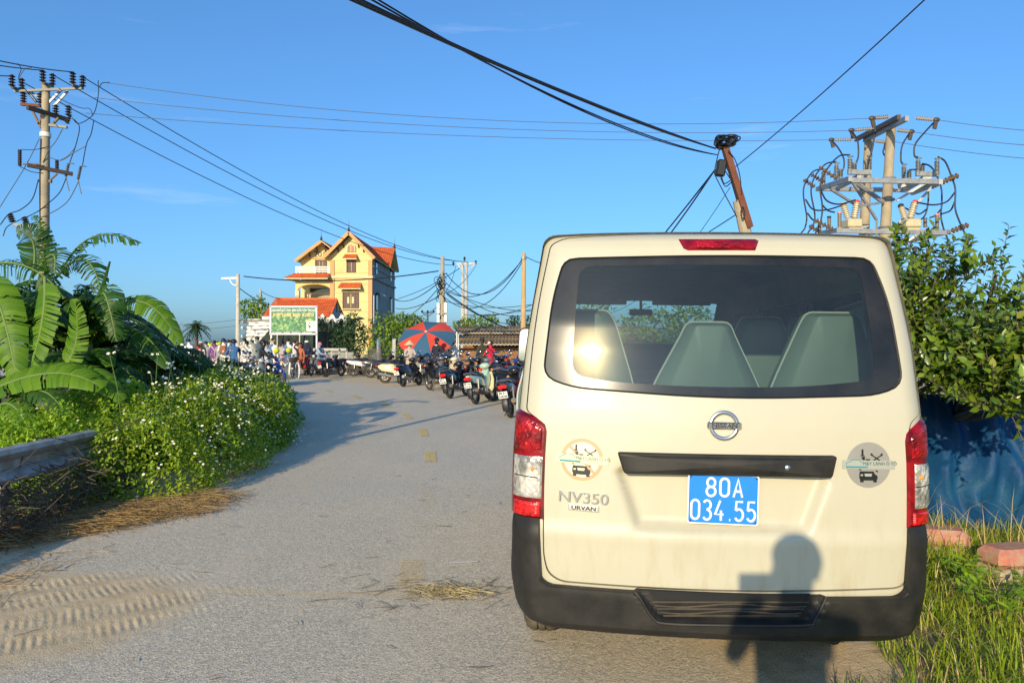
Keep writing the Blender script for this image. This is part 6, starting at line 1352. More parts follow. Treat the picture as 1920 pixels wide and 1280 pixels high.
cleaf(4, [(40, 740), (85, 735), (120, 775)], (8.5, 8.4, 8.3), .4, (.2, -.7, .8), .2, 15, False, .3)
cleaf(4, [(0, 760), (30, 765), (60, 820)], (8.3, 8.2, 8.1), .4, (.2, -.7, .8), .2, 16, True, .3)
cleaf(8, [(20, 600), (60, 560), (100, 620)], (9.6, 9.5, 9.5), .5, (.2, -.9, .6), .6, 17, False, .4)
m = MB(); r2 = banana_roots[4].location; m.tube([at(186, 560, 10.3) - r2, at(206, 490, 10.3) - r2], [.035, .012], 6); m.build('rolled_leaf', LM_BAN, banana_roots[4])
# --- citrus trees on the right
rng = np.random.default_rng(44)
def citrus(name, label, ells, ntw, seed, nsep, trunk):
    rng = np.random.default_rng(seed); t = thing(name, label, 'tree', (trunk[0], trunk[1], 0)); o0 = np.array([trunk[0], trunk[1], 0]); C = []; D = []; N = []; tw = MB()
    wts = np.array([e[3] * e[4] for e in ells]); wts = wts / wts.sum()
    for k in range(ntw):
        px, py, Y, rx, ry = ells[rng.choice(len(ells), p=wts)]; u = rdir(1, rng)[0]; rr = rng.random() ** .45; c = np.array(at(px, py, Y)); R_ = np.array([rx / FPX * Y, .42, ry / FPX * Y]); st = c + u * R_ * rr * .85 - o0
        d = nrmz((u * np.array([.8, .6, .6]) + np.array([.05, -.1, .65]) + rng.normal(size=3) * .3)[None])[0]; Ln = rng.uniform(.16, .34); nl = rng.integers(8, 14); ang = rng.uniform(0, 6)
        tw.tube([Vector(st), Vector(st + d * Ln)], [.004, .002], 4)
        a = nrmz(np.cross(d, rdir(1, rng)[0])[None])[0]; b = np.cross(d, a)
        for i in range(nl):
            f = (i + .3) / nl; ang += 2.4; o = a * math.cos(ang) + b * math.sin(ang); C.append(st + d * Ln * f); D.append(o * .85 + d * .55); N.append(d * .8 - o * .25 + rng.normal(size=3) * .15)
    C = np.array(C); D = nrmz(np.array(D)); N = np.array(N); n = len(C); L = rng.uniform(.050, .088, n); Wd = L * rng.uniform(.46, .58, n)
    vis = (C + o0); px = 960 + vis[:, 0] / vis[:, 1] * FPX; score = -vis[:, 1] + np.where((px > 1690) & (px < 1930), 0, -9); order = np.argsort(-score); sep = order[:nsep]; rest = order[nsep:]
    leaf_cloud('foliage', C[rest], D[rest], N[rest], L[rest], Wd[rest], LM_CIT, t, fold=.18, droop=.1)
    # single leaves, sharing mesh data
    protos = []
    for q in range(3):
        mb = MB(); nn = 6; rows = []
        for i in range(nn + 1):
            s = i / nn; w_ = .27 * math.sin(PI * (.06 + .94 * s) ** .8) if 0 < i < nn else .012; rows.append([(-w_, s, .10 * w_ * 2 - .10 * s * s + .02 * q), (0, s, -.10 * s * s - .0), (w_, s, .10 * w_ * 2 - .10 * s * s)])
        mb.grid(rows); o = mb.build('leaf', LM_CIT if q < 2 else LM_CITY, None, fixn=False, ang=80); protos.append(o.data); bpy.data.objects.remove(o)
    S = nrmz(np.cross(D, N)); N2 = np.cross(S, D)
    for j in sep:
        o = link('leaf', protos[int(rng.choice(3, p=(.46, .46, .08)))], t); s = L[j]
        o.matrix_local = Matrix(((S[j][0] * s, D[j][0] * s, N2[j][0] * s, C[j][0]), (S[j][1] * s, D[j][1] * s, N2[j][1] * s, C[j][1]), (S[j][2] * s, D[j][2] * s, N2[j][2] * s, C[j][2]), (0, 0, 0, 1)))
    b = tw.build('twigs', M_BARK, t); b['kind'] = 'stuff'
    m = MB(); m.tube([(0, 0, 0), (.04, .02, .6), (-.03, 0, 1.1)], [.07, .06, .05], 8); m.build('trunk', M_BARK, t)
    for (px, py, Y, rx, ry) in ells:
        e = at(px, py, Y) - t.location; m = MB(); m.tube(catmull([Vector((0, 0, .9)), Vector((e.x * .5, e.y * .5 + .05, .9 + (e.z - .9) * .35)), e], 4), [.04 - .028 * k / 8 for k in range(9)], 6); m.build('branch', M_BARK, t)
citrus('citrus_tree', 'bushy citrus tree touching the right side of the van roof', [(1705, 570, 5.9, 50, 80), (1722, 495, 6.0, 16, 36), (1760, 650, 5.7, 75, 75), (1786, 545, 5.8, 26, 36), (1742, 705, 5.6, 32, 40), (1690, 640, 6.0, 60, 120), (1805, 690, 5.4, 55, 45), (1718, 462, 6.0, 9, 26), (1786, 500, 5.8, 10, 22)], 430, 51, 190, (2.95, 6.7))
citrus('citrus_tree', 'bushy citrus tree hanging over the tarpaulin at the right edge', [(1862, 575, 5.4, 26, 30), (1915, 615, 5.3, 50, 45), (1840, 655, 5.4, 60, 50), (1880, 690, 5.2, 75, 70), (1850, 755, 5.1, 50, 40), (1960, 690, 5.2, 80, 90), (1868, 515, 5.5, 9, 26), (1896, 545, 5.4, 12, 22), (1915, 765, 5.0, 45, 35)], 430, 52, 190, (3.75, 6.5))
# --- other trees
def tree(name, label, ells, dens, L, m, trunk_px=None, seed=1, trunkr=.1, cat='tree', lo=.45):
    rng = np.random.default_rng(seed); E = [(at(px, py, Y).x, Y, at(px, py, Y).z, rx / FPX * Y, dy, ry / FPX * Y) for (px, py, Y, rx, ry, dy) in ells]; P, N = blob_points(E, dens, rng, lo=lo, hi=1.1, lump=.22, zmin=.1)
    c = np.array(E)[:, :3].mean(0); c[2] = 0; t = thing(name, label, cat, tuple(c)); n = len(P)
    leaf_cloud('crown', P - c, rdir(n, rng) + N * .4 + np.array([0, 0, -.2]), N * .7 + np.array([0, -.1, .6]) + rdir(n, rng) * .5, L * rng.uniform(.6, 1.3, n), L * .5 * rng.uniform(.7, 1.3, n), m, t)
    m_ = MB(); m_.tube([(0, 0, 0), (.05, 0, E[0][2] * .5), (0, 0, max(.5, E[0][2] * .95))], [trunkr, trunkr * .8, trunkr * .4], 8); m_.build('trunk', M_BARK, t)
    for e in E:
        m_ = MB(); m_.tube([Vector((0, 0, E[0][2] * .5)), Vector(e[:3]) - Vector(c)], [trunkr * .5, trunkr * .15], 5); m_.build('branch', M_BARK, t)
    return t
tree('leafy_tree', 'bright green round tree left of the red and blue parasol', [(728, 618, 43, 32, 26, 1.0), (752, 606, 44, 26, 18, .9), (712, 650, 43, 20, 22, .8), (775, 604, 45, 22, 12, .8), (735, 655, 43, 30, 18, .8)], 60, .26, LM_TREE, seed=3)
tree('leafy_tree', 'small dark tree in front of the yellow house wall', [(660, 610, 46, 20, 24, .8), (672, 632, 46, 22, 22, .8), (640, 625, 46, 18, 24, .8), (655, 655, 46, 24, 16, .8)], 55, .24, LM_DARK, seed=4)
tree('vine_plant', 'green creeper hanging on the netting beside the sign', [(612, 612, 47.8, 14, 18, .3), (600, 604, 47.8, 16, 8, .3), (628, 640, 47.8, 9, 26, .3)], 70, .2, LM_DARK, seed=5, trunkr=.03, cat='creeper')
tree('leafy_tree', 'yellow green tree behind the white sack pile', [(462, 578, 60, 14, 16, .9), (482, 572, 60, 18, 14, .9), (496, 588, 60, 14, 14, .8), (470, 595, 60, 20, 10, .8)], 40, .3, LM_TREE, seed=6)
tree('leafy_tree', 'sunlit tree rising behind the brown shed roof', [(890, 606, 58, 26, 12, 1), (916, 602, 58, 16, 12, .9), (868, 608, 58, 16, 8, .9)], 45, .28, LM_TREE, seed=7)
tree('leafy_tree', 'small tree beside the tan pole behind the shed', [(965, 604, 60, 14, 10, .8), (995, 606, 60, 18, 9, .8)], 40, .28, LM_DARK, seed=8)
tree('leafy_tree', 'tree ahead of the van seen through its windscreen', [(1225, 612, 16, 50, 36, .8), (1290, 600, 17, 40, 30, .8), (1190, 640, 16, 50, 40, .8), (1330, 640, 17, 60, 40, .8), (1250, 655, 16, 60, 40, .8), (1112, 606, 16.3, 34, 50, .7)], 130, .13, LM_TREE, seed=9)
tree('leafy_tree', 'small bushy tree beyond the crowd at far left', [(296, 640, 48, 8, 8, .5), (300, 648, 48, 12, 8, .5)], 60, .2, LM_DARK, seed=10)
# palm behind the crowd
pt = thing('palm_tree', 'dark small palm with drooping fronds behind the crowd', 'palm tree', (Hx(368, 70), 70, 0)); m = MB(); m.cyl((0, 0, 0), (0, 0, Hz(606, 70)), .2, .14, n=8); m.build('trunk', M_BARK, pt)
r_ = random.Random(12)
for k in range(26):
    a = 2 * PI * k * .382; e = r_.uniform(-.5, 1.2); L = r_.uniform(1.0, 1.5); d = Vector((math.cos(a) * math.cos(e), math.sin(a) * math.cos(e), math.sin(e))); z = Hz(612, 70); fr_m = MB(); p0 = Vector((0, 0, z)); pts = [p0 + d * L * t - Vector((0, 0, .55 * t * t * L)) for t in np.linspace(0, 1, 8)]
    fr_m.tube(pts, .02, 4)
    for i in range(1, 8):
        T_ = (pts[i] - pts[i - 1]).normalized(); S = T_.cross(Vector((0, 0, 1))).normalized()
        for s in (-1, 1):
            tip = pts[i] + S * s * .42 * (1.15 - i / 8) + T_ * .2 - Vector((0, 0, .12)); fr_m.add([pts[i - 1], pts[i], tip], [(0, 1, 2)])
    fr_m.build('frond', LM_DARK, pt, smooth=False, fixn=False)
# --- tarpaulin, kerb stones
M_TARP = mat('blue_tarpaulin', (.005, .043, .15), .55, var_col=(.010, .075, .16), vscale=1.6, bump=.9, bscale=7, spec=.18)
m = MB(); P = []
for i in range(141):
    s = i / 140; x = 2.35 + 4.4 * s; y = 6.35 - .45 * s; row = []
    for j in range(23):
        v = j / 22; fold = .10 * math.sin(x * 6.1 + .8 * v) * (1 - .5 * v) + .075 * abs(math.sin(x * 6.6 + 1.6 * v + 1)) + .05 * abs(math.sin(x * 11 - 2.5 * v)) + .022 * math.sin(x * 23 - 4 * v) + .016 * math.sin(x * 41 + 9 * v) + .012 * math.sin(17 * v + x * 29) + .05 * math.sin(x * 3.3 - 5 * v); top = 1.17 - .06 * abs(math.sin(x * 2.2)) - .10 * max(0, s - .4)
        row.append((x + .03 * math.sin(9 * v + x * 4), y + fold - .12 * (1 - v) ** 2 + .12 * math.sin(3 * (x - 3.4 + .8 * v)) * (1 - v), .02 + (top - .02) * v))
    P.append(row)
m.grid(P); tag(m.build('tarpaulin', M_TARP, fixn=False, ang=80), 'crumpled dark blue tarpaulin fence under the citrus trees', 'tarpaulin')
M_PINK = mat('faded_red_kerb_paint', (.52, .17, .12), .85, var_col=(.46, .33, .22), vscale=14, bump=.3, bscale=25); M_KCONC = mat('dirty_white_kerb', (.52, .43, .28), .9, var=.3, vscale=6, bump=.3, bscale=25)
for (px, py, Y, w_, h_, rz, lb) in ((1774, 992, 5.45, .36, .15, -.3, 'half buried pink kerb block beside the van tail light'), (1926, 1062, 4.95, .46, .15, .2, 'pink kerb block at the right edge under the tarpaulin')):
    p = at(px, py, Y); t = thing('kerb_block', lb, 'kerb block', (p.x, p.y + .1, -.04), rz); m = MB(); b_ = .035; m.box((0, 0, .05 + h_ / 2 + .05), (w_, .24, h_ - .02), bev=b_); m.build('painted_top', M_PINK, t, ang=30); m = MB(); m.box((0, -.01, .04), (w_ + .03, .25, .16), bev=.02); m.build('base', M_KCONC, t, ang=30)
# --- grass at the lower right
def grass(name, label, poly, n, h0, h1, m, seed, lean=.5, wid=.006, zf=None):
    rng = np.random.default_rng(seed); A = np.array(poly); lo, hi = A.min(0), A.max(0); P = lo + rng.random((n * 3, 2)) * (hi - lo); x, y = P[:, 0], P[:, 1]; ins_ = np.zeros(len(P), bool)
    for a, b in zip(A, np.roll(A, -1, 0)):
        c = ((a[1] > y) != (b[1] > y)) & (x < (b[0] - a[0]) * (y - a[1]) / (b[1] - a[1] + 1e-12) + a[0]); ins_ ^= c
    cl = noise2(x, y, 4.5, seed); ins_ &= rng.random(len(P)) < np.clip(.6 + .6 * cl, .12, 1); P = P[ins_][:n]; n = len(P); cl = cl[ins_][:n]
    h = rng.uniform(h0, h1, n) * (1 + .35 * cl); a = rng.uniform(0, 2 * PI, n); d = np.stack([np.cos(a), np.sin(a)], 1); ln = rng.uniform(.2, 1.2, n) * lean; wv_ = wid * rng.uniform(.7, 1.4, n); sd = np.stack([-d[:, 1], d[:, 0]], 1); V = np.empty((n, 7, 3))
    for k, (f, wf) in enumerate(((0, 1), (.4, .95), (.75, .6))):
        z = h * f * (1 - .35 * ln * f); off = h * ln * f * f
        for s, q in ((-1, 0), (1, 1)): V[:, 2 * k + q, :2] = P + d * off[:, None] + sd * (s * wv_ * wf * .5)[:, None]; V[:, 2 * k + q, 2] = z
    V[:, 6, :2] = P + d * (h * ln)[:, None]; V[:, 6, 2] = h * (1 - .42 * ln)
    b = (np.arange(n) * 7)[:, None, None]; F = b + np.array([[0, 1, 3], [0, 3, 2], [2, 3, 5], [2, 5, 4], [4, 5, 6]])[None]
    o = fastmesh(name, V.reshape(-1, 3), F.reshape(-1, 3), m, smooth=False); return tag(o, label, kind='stuff')
GP = [(1.28, 2.2), (1.42, 2.95), (1.75, 3.5), (1.95, 4.4), (2.1, 6.1), (7, 6.0), (7, 2.0), (3.5, 1.6)]
grass('grass', 'rough green grass beside the van', GP, 34000, .08, .24, LM_GRASS, 61, .9)
grass('dry_grass', 'dry straw coloured stalks in the grass', GP, 6000, .06, .22, LM_DRY, 62, 1.1, .005)
grass('grass', 'sparse grass tufts at the sand edge by the van', [(1.05, 2.3), (1.5, 2.2), (1.6, 3.3), (1.35, 3.2)], 900, .05, .15, LM_GRASS, 63, .8)
grass('dry_grass', 'tall dry stalks in front of the tarpaulin', [(2.6, 5.3), (4.6, 4.7), (4.7, 5.3), (2.7, 5.9)], 150, .3, .6, LM_DRY, 64, .7, .006)
grass('grass', 'low weeds on the far verge behind the bushes', [(-14, 16), (-5.5, 9), (-4.2, 6.5), (-12, 5)], 16000, .12, .4, LM_HERB, 65, .7, .02)
# leafy weeds with their own leaves
wl_m = MB(); rows = [[(-w_, s, .25 * w_ - .12 * s * s), (0, s, -.12 * s * s), (w_, s, .25 * w_ - .12 * s * s)] for s, w_ in ((0, .01), (.25, .17), (.5, .22), (.75, .14), (1, .01))]
wl_m.grid(rows); wlo = wl_m.build('leaf', LM_HERB2, fixn=False, ang=80); wmesh = wlo.data; bpy.data.objects.remove(wlo); r_ = random.Random(31)
for wi, (px, py, lb) in enumerate(((1800, 1085, 'leafy weed nearest the van bumper corner'), (1850, 1120, 'broad leafy weed in the middle of the grass'), (1880, 1150, 'leafy weed at the right edge of the grass'), (1780, 1060, 'small leafy weed under the pink kerb block'), (1905, 1110, 'weed below the right kerb block'))):
    g = gp(px, py + 40); t = thing('weed', lb, 'weed', (g.x, g.y, 0), r_.uniform(0, 6), 'leafy weeds in the grass')
    for s in range(5):
        a = r_.uniform(0, 6.28); tip = Vector((math.cos(a) * r_.uniform(.06, .2), math.sin(a) * r_.uniform(.06, .2), r_.uniform(.14, .3))); m = MB(); m.tube(catmull([Vector((0, 0, 0)), tip * .5 + Vector((0, 0, .05)), tip], 3), .003, 4); m.build('stalk', M_STEM, t)
        for q in range(7):
            f = .55 + .45 * q / 6; an = a + q * 2.1; o = link('leaf', wmesh, t); o.location = tip * f + Vector((0, 0, .02)); o.rotation_euler = (r_.uniform(-.5, .25), r_.uniform(-.3, .3), an); s_ = r_.uniform(.05, .085); o.scale = (s_, s_, s_)
# --- guardrail, vines, straw
gr = thing('guardrail', 'weathered steel guardrail overgrown with dead vines at the left edge', 'guardrail', (-4.12, 4.5, 0)); m = MB(); zc = .53; pr = [(.0, -.155), (.045, -.14), (.055, -.10), (.02, -.055), (-.025, -.03), (-.03, 0), (-.025, .03), (.02, .055), (.055, .10), (.045, .14), (0, .155)]
P = [[(x + (0.0 if True else 0), y, zc + z) for (x, z) in pr] for y in np.linspace(-3, 3.05, 20)]; m.grid(P); m.grid([[(p[0] - .004, p[1], p[2]) for p in row] for row in P]); m.build('beam', mat('weathered_rail', (.46, .46, .45), .55, .1, var_col=(.24, .19, .13), vscale=7), gr, fixn=False, ang=50)
for y in (-2.2, -.2, 1.8):
    m = MB(); m.box((-.10, y, .33), (.13, .11, .66)); m.build('post', M_STEEL, gr, smooth=False)
def strands(name, label, cfun, n, r, m, seed, L=(.2, .5), flat=1.0, kind='stuff', curl=.3):
    rr = random.Random(seed); mb = MB()
    for k in range(n):
        c = Vector(cfun(rr)); a = rr.uniform(0, 6.28); d = Vector((math.cos(a), math.sin(a), rr.uniform(-.4, .4) * flat)); l = rr.uniform(*L); e = Vector((rr.uniform(-1, 1), rr.uniform(-1, 1), rr.uniform(-.3, .5) * flat)) * l * curl
        pts = [c - d * l * .5, c + e * .5, c + d * l * .5 + e * .2]; pts = [Vector((p.x, p.y, max(p.z, .006))) for p in pts]; mb.tube(catmull(pts, 3), r * rr.uniform(.6, 1.3), 3)
    o = mb.build(name, m, smooth=False, fixn=False); return tag(o, label, kind=kind)
M_VINE = mat('dead_vine', (.13, .10, .065), .9, var=.4, vscale=3); M_HAY = mat('dry_hay', (.42, .29, .12), .9, var_col=(.24, .14, .05), vscale=9); M_HAYG = mat('grey_green_straw', (.52, .43, .22), .9, var_col=(.24, .19, .10), vscale=14)
strands('dead_vines', 'tangle of dead brown vines hanging over the guardrail', lambda r: (-4.0 + r.uniform(-.10, .2), r.uniform(5.6, 7.7), min(.62, abs(r.gauss(.12, .2)))), 430, .0045, M_VINE, 71, (.25, .7), 1.6, curl=.5)
def hayc(r):
    t = r.random(); x = -4.6 + 1.65 * t + r.uniform(-.35, .35); y = 5.25 + 2.05 * t + r.uniform(-.45, .5); return (x, y, .02 + max(0, .09 - .06 * abs(r.gauss(0, 1))) * r.random())
strands('hay', 'dry cut hay lying along the left road edge', hayc, 5600, .0019, M_HAY, 72, (.10, .36), .25)
strands('hay', 'sparse straw scattered below the guardrail', lambda r: (-4.2 + r.uniform(-.8, 1.2), 4.7 + r.uniform(-.6, .9), .02), 500, .0018, M_HAY, 73, (.08, .3), .15)
pc_ = gp(838, 1112)
strands('straw_pile', 'small heap of grey green straw on the road', lambda r: (pc_.x + r.gauss(0, .10), pc_.y + r.gauss(0, .05), .012 + abs(r.gauss(0, .015))), 190, .0016, M_HAYG, 74, (.06, .24), .12)
strands('straw_pile', 'loose straw bits around the heap on the road', lambda r: (pc_.x + r.gauss(-.1, .3), pc_.y + r.gauss(-.02, .16), .012), 60, .0017, M_VINE, 75, (.06, .22), .05)
strands('twig_litter', 'small twigs and leaf bits scattered on the asphalt', lambda r: (r.uniform(-3.2, .6), r.uniform(2.6, 9), .012), 60, .002, M_VINE, 76, (.03, .14), .05)
# rubble by the guardrail foot
r_ = random.Random(8)
for k in range(14):
    m = MB(); s = r_.uniform(.03, .075); m.ell((0, 0, 0), (s, s * r_.uniform(.6, .9), s * .55), 7, 5)
    m.v = [(p[0] * r_.uniform(.85, 1.15), p[1] * r_.uniform(.85, 1.15), p[2] * r_.uniform(.85, 1.15)) for p in m.v]; o = m.build('stone', mat('pale_rubble', (.44, .38, .30), .95, var=.3), smooth=False); o.location = (-4.05 + r_.uniform(-.4, .45), 5.35 + r_.uniform(-.35, .35), s * .4); o.rotation_euler = (0, 0, r_.uniform(0, 6)); tag(o, 'pale broken stone in the rubble by the guardrail foot', 'stone', 'rubble by the guardrail')
g0 = gp(842, 1057); g1 = gp(896, 1054); m = MB(); P = [[g0.lerp(g1, t) + Vector((0, dy, .012 + .001 * math.sin(t * 7))) for dy in (-.012, .012)] for t in np.linspace(0, 1, 8)]; m.grid(P); m.grid([[p + Vector((0, 0, -.002)) for p in r] for r in P]); tag(m.build('paper_strip', M_WHITE, fixn=False), 'white strip of litter lying on the asphalt', 'litter')
# ------------------------------------------------------------------ motorbikes
M_TYRE2 = mat('dusty_tyre', (.03, .028, .025), .9, var_col=(.09, .075, .05), vscale=9)
M_SEATB = mat('black_vinyl_seat', (.015, .015, .016), .45)
M_ALU = mat('dull_alloy', (.42, .41, .38), .4, .8, var=.3)
M_TAIL = mat('red_tail_lens', (.75, .015, .015), .2, coat=1.0)
M_HEADL = mat('headlamp_glass', (.75, .75, .70), .12, .4, coat=1.0)
M_MIRR = mat('sky_mirror', (.22, .26, .32), .08, 1.0)
def paint(name, c): return mat(name, c, .28, coat=.6, var=.08, vscale=6)
PA = dict(black=paint('gloss_black', (.012, .012, .014)), red=paint('gloss_red', (.45, .02, .015)), blue=paint('gloss_blue', (.015, .04, .22)), white=paint('gloss_white', (.74, .74, .70)), cream=paint('gloss_cream', (.72, .58, .32)), mint=paint('gloss_mint', (.42, .58, .46)), grey=paint('gloss_grey', (.16, .17, .18)), ivory=paint('gloss_ivory', (.76, .68, .46)), green=paint('gloss_green', (.05, .30, .08)))
def mk_wheel(root, x, r, w_, solid=False):
    m = MB(); m.torus((x, 0, r), (0, 1, 0), r - w_ * .55, w_ * .55, 26, 8, flat=.95); t = m.build('wheel', M_TYRE2, root)
    m = MB(); m.torus((x, 0, r), (0, 1, 0), r - w_ * 1.15, .012, 26, 6); m.cyl((x, -.05, r), (x, .05, r), .035, n=10)
    for k in range(10 if not solid else 6):
        a = 2 * PI * k / (10 if not solid else 6); e = Vector((x + (r - w_ * 1.2) * math.cos(a), 0, r + (r - w_ * 1.2) * math.sin(a))); m.cyl((x, .02 * (-1) ** k, r), e, .006 if not solid else .016, n=5)
    m.build('rim', M_ALU, t)
def bike_proto(kind):
    root = thing('motorbike', 'x', 'motorbike'); r = .285 if kind != 'scoot' else .25; w_ = .085 if kind != 'scoot' else .10; xr, xf = -.58, .64
    body, acc = PA['black'], PA['grey']
    def B(n, m, mt, par=None, **k):
        o = m.build(n, mt, par or root, **k); return o
    mk_wheel(root, xr, r, w_ * 1.08, kind == 'scoot'); mk_wheel(root, xf, r, w_, kind == 'scoot')
    hd = Vector((.40, 0, .86))
    m = MB()
    for s in (-1, 1): m.cyl((xf, s * .075, r), (hd.x + .02, s * .065, .74), .022, .026, 8)
    B('fork', m, M_ALU if kind != 'scoot' else M_BLACK)
    def arcstrip(cx, cz, R_, a0, a1, hw, mi=0, n=12):
        m = MB(); P = []
        for k in range(n + 1):
            a = rad(a0 + (a1 - a0) * k / n); q = [(-hw, -.03), (-hw * .75, .012), (0, .022), (hw * .75, .012), (hw, -.03)]; P.append([(cx + (R_ + dz) * math.cos(a), y, cz + (R_ + dz) * math.sin(a)) for y, dz in q])
        m.grid(P); m.grid([[(p[0] - .004, p[1] * .96, p[2] - .004) for p in row] for row in P]); return m
    B('front_fender', arcstrip(xf, r, r + .03, 20, 165, .065), body, fixn=False)
    B('rear_fender', arcstrip(xr, r, r + .04, 40, 200, .075), M_BLACK, fixn=False)
    # engine, frame, swing arm
    m = MB(); m.box((.02, 0, .34), (.30, .20, .20), bev=.05); m.cyl((.16, 0, .36), (.34, 0, .42), .075, .085, 12); m.cyl((-.02, -.13, .32), (-.02, .13, .32), .09, n=14); B('engine', m, M_ALU)
    m = MB(); m.tube(catmull([(hd.x, 0, .80), (.22, 0, .48), (-.1, 0, .42), (-.35, 0, .58), (-.72, 0, .70)], 4), .035, 8); B('frame', m, M_BLACK)
    for s in (-1, 1):
        m = MB(); m.beam((-.12, s * .10, .33), (xr, s * .10, r), .03, .05); B('swing_arm', m, M_DSTEEL, smooth=False)
        m = MB(); m.cyl((xr + .02, s * .115, r + .03), (-.50, s * .115, .64), .026, .022, 8); B('shock_absorber', m, M_CHROME if s > 0 else M_ALU)
    m = MB(); m.tube(catmull([(.15, -.12, .26), (-.1, -.14, .22), (-.3, -.15, .25)], 3) + [Vector((-.32, -.15, .26)), Vector((-.82, -.17, .36))], [.02] * 6 + [.02, .05, .055], 10); B('exhaust', m, M_ALU if kind != 'under' else M_DSTEEL)
    # body panels
    def lofty(secs, mi=0):  # secs: (x, z_lo, z_hi, halfw_lo, halfw_hi)
        m = MB(); S = []
        for (x, zl, zh, wl_, wh) in secs: S.append([(x, -wl_, zl), (x, -wh * 1.0, zl + (zh - zl) * .55), (x, -wh * .72, zh), (x, wh * .72, zh), (x, wh, zl + (zh - zl) * .55), (x, wl_, zl)])
        m.loft(S); return m
    if kind == 'scoot':
        B('rear_body', lofty([(-.86, .60, .68, .04, .06), (-.70, .48, .74, .12, .15), (-.35, .42, .74, .17, .19), (-.05, .34, .70, .15, .17), (.02, .30, .45, .13, .15)]), body, ang=50)
        B('floorboard', lofty([(-.05, .26, .33, .14, .17), (.2, .25, .32, .16, .18), (.38, .28, .40, .14, .17)]), M_BLACK, ang=50)
        m = MB(); P = []
        for (x, z, hw) in ((.34, .28, .16), (.42, .42, .22), (.47, .60, .22), (.44, .76, .16), (.42, .86, .10)): P.append([(x - .09, -hw, z), (x + .02, -hw * .6, z), (x + .05, 0, z + .01), (x + .02, hw * .6, z), (x - .09, hw, z)])
        m.grid(P); m.grid([[(p[0] - .03, p[1] * .95, p[2]) for p in row] for row in P]); B('leg_shield', m, body, fixn=False, ang=50)
        B('fender_nose', lofty([(.44, .52, .66, .05, .10), (.56, .50, .66, .07, .11), (.68, .47, .58, .05, .07)]), body, ang=50)
    else:
        B('side_cover', lofty([(-.90, .66, .74, .03, .05), (-.72, .56, .75, .07, .11), (-.40, .50, .74, .11, .13), (-.08, .44, .66, .10, .11), (.10, .44, .58, .05, .06)]), body, ang=50)
        B('front_cowl', lofty([(.02, .42, .56, .05, .06), (.20, .42, .68, .09, .10), (.36, .50, .84, .10, .13), (.45, .60, .88, .06, .10)]), body, ang=50)
        m = MB()
        for s in (-1, 1):
            P = [[(.46, s * .07, .78), (.40, s * .17, .80), (.30, s * .22, .80)], [(.48, s * .07, .62), (.42, s * .19, .60), (.30, s * .25, .58)], [(.40, s * .07, .45), (.34, s * .19, .40), (.22, s * .24, .36)], [(.30, s * .06, .36), (.24, s * .16, .28), (.14, s * .20, .26)]]
            m.grid(P); m.grid([[(p[0] - .015, p[1], p[2] - .005) for p in row] for row in P])
        B('leg_shield', m, acc, fixn=False, ang=60)
    B('seat', lofty([(-.78, .73, .79, .08, .10), (-.5, .72, .83, .13, .14), (-.25, .70, .79, .12, .13), (0, .66, .77, .09, .10), (.10, .64, .72, .05, .06)]), M_SEATB, ang=60)
    m = MB(); m.tube(catmull([(-.55, -.13, .74), (-.78, -.13, .78), (-.92, -.06, .80), (-.92, .06, .80), (-.78, .13, .78), (-.55, .13, .74)], 3), .012, 6); B('grab_rail', m, M_CHROME)
    # bars and cockpit
    m = MB(); m.ell((.40, 0, .96), (.13, .15, .085), 14, 8); B('headlamp_cowl', m, body)
    m = MB(); m.ell((.49, 0, .95), (.06, .085, .065), 12, 8); B('headlight', m, M_HEADL)
    m = MB(); m.tube(catmull([(.26, -.36, .99), (.34, -.2, 1.0), (.36, 0, .98), (.34, .2, 1.0), (.26, .36, .99)], 4), .013, 6); B('handlebar', m, M_CHROME)
    for s in (-1, 1):
        m = MB(); m.cyl((.265, s * .35, .99), (.30, s * .25, 1.0), .019, n=8); B('grip', m, M_BLACK)
        m = MB(); m.tube([(.32, s * .22, 1.0), (.33, s * .26, 1.12), (.31, s * .32, 1.18)], .006, 5); mo = B('mirror', m, M_BLACK)
        m = MB(); m.ell((.32, s * .36, 1.20), (.015, .065, .05), 12, 8); B('mirror_shell', m, M_BLACK, mo)
        m = MB(); m.ell((.306, s * .36, 1.20), (.006, .055, .042), 12, 6); B('mirror_glass', m, M_MIRR, mo)
        m = MB(); m.ell((.44, s * .17, .84), (.04, .035, .03), 8, 6); B('indicator', m, mat('orange_indicator', (.75, .25, .03), .25))
        m = MB(); m.cyl((.02, s * .1, .27), (.02, s * .25, .27), .014, n=6); B('footpeg', m, M_RUBBER)
    m = MB(); m.box((-.925, 0, .66), (.06, .19, .085), bev=.025); B('tail_light', m, M_TAIL)
    m = MB(); Mx = Matrix.Rotation(rad(-14), 3, 'Y'); m.box((-.955, 0, .50), (.008, .19, .14), M=Mx); pp = B('number_plate', m, M_PLW, smooth=False)
    m = MB(); rr = random.Random(5)
    for row in (0, 1):
        y = -.07
        while y < .07: q = rr.uniform(.008, .016); m.box((-.9605 - (.5 - row) * .0155, y, .53 - .06 * row), (.006, q, .038), M=Mx); y += .026
    B('plate_marks', m, M_BLACK, pp, smooth=False)
    m = MB(); m.box((-.90, 0, .50), (.09, .12, .06)); B('plate_bracket', m, M_BLACK, smooth=False)
    m = MB(); m.tube([(-.05, .12, .26), (-.15, .24, .02)], .012, 5); B('side_stand', m, M_DSTEEL)
    return root
PROTO = {k: bike_proto(k) for k in ('under', 'scoot')}
PAINTED = ('front_fender', 'rear_body', 'leg_shield', 'fender_nose', 'side_cover', 'front_cowl', 'headlamp_cowl')
used_proto = set()
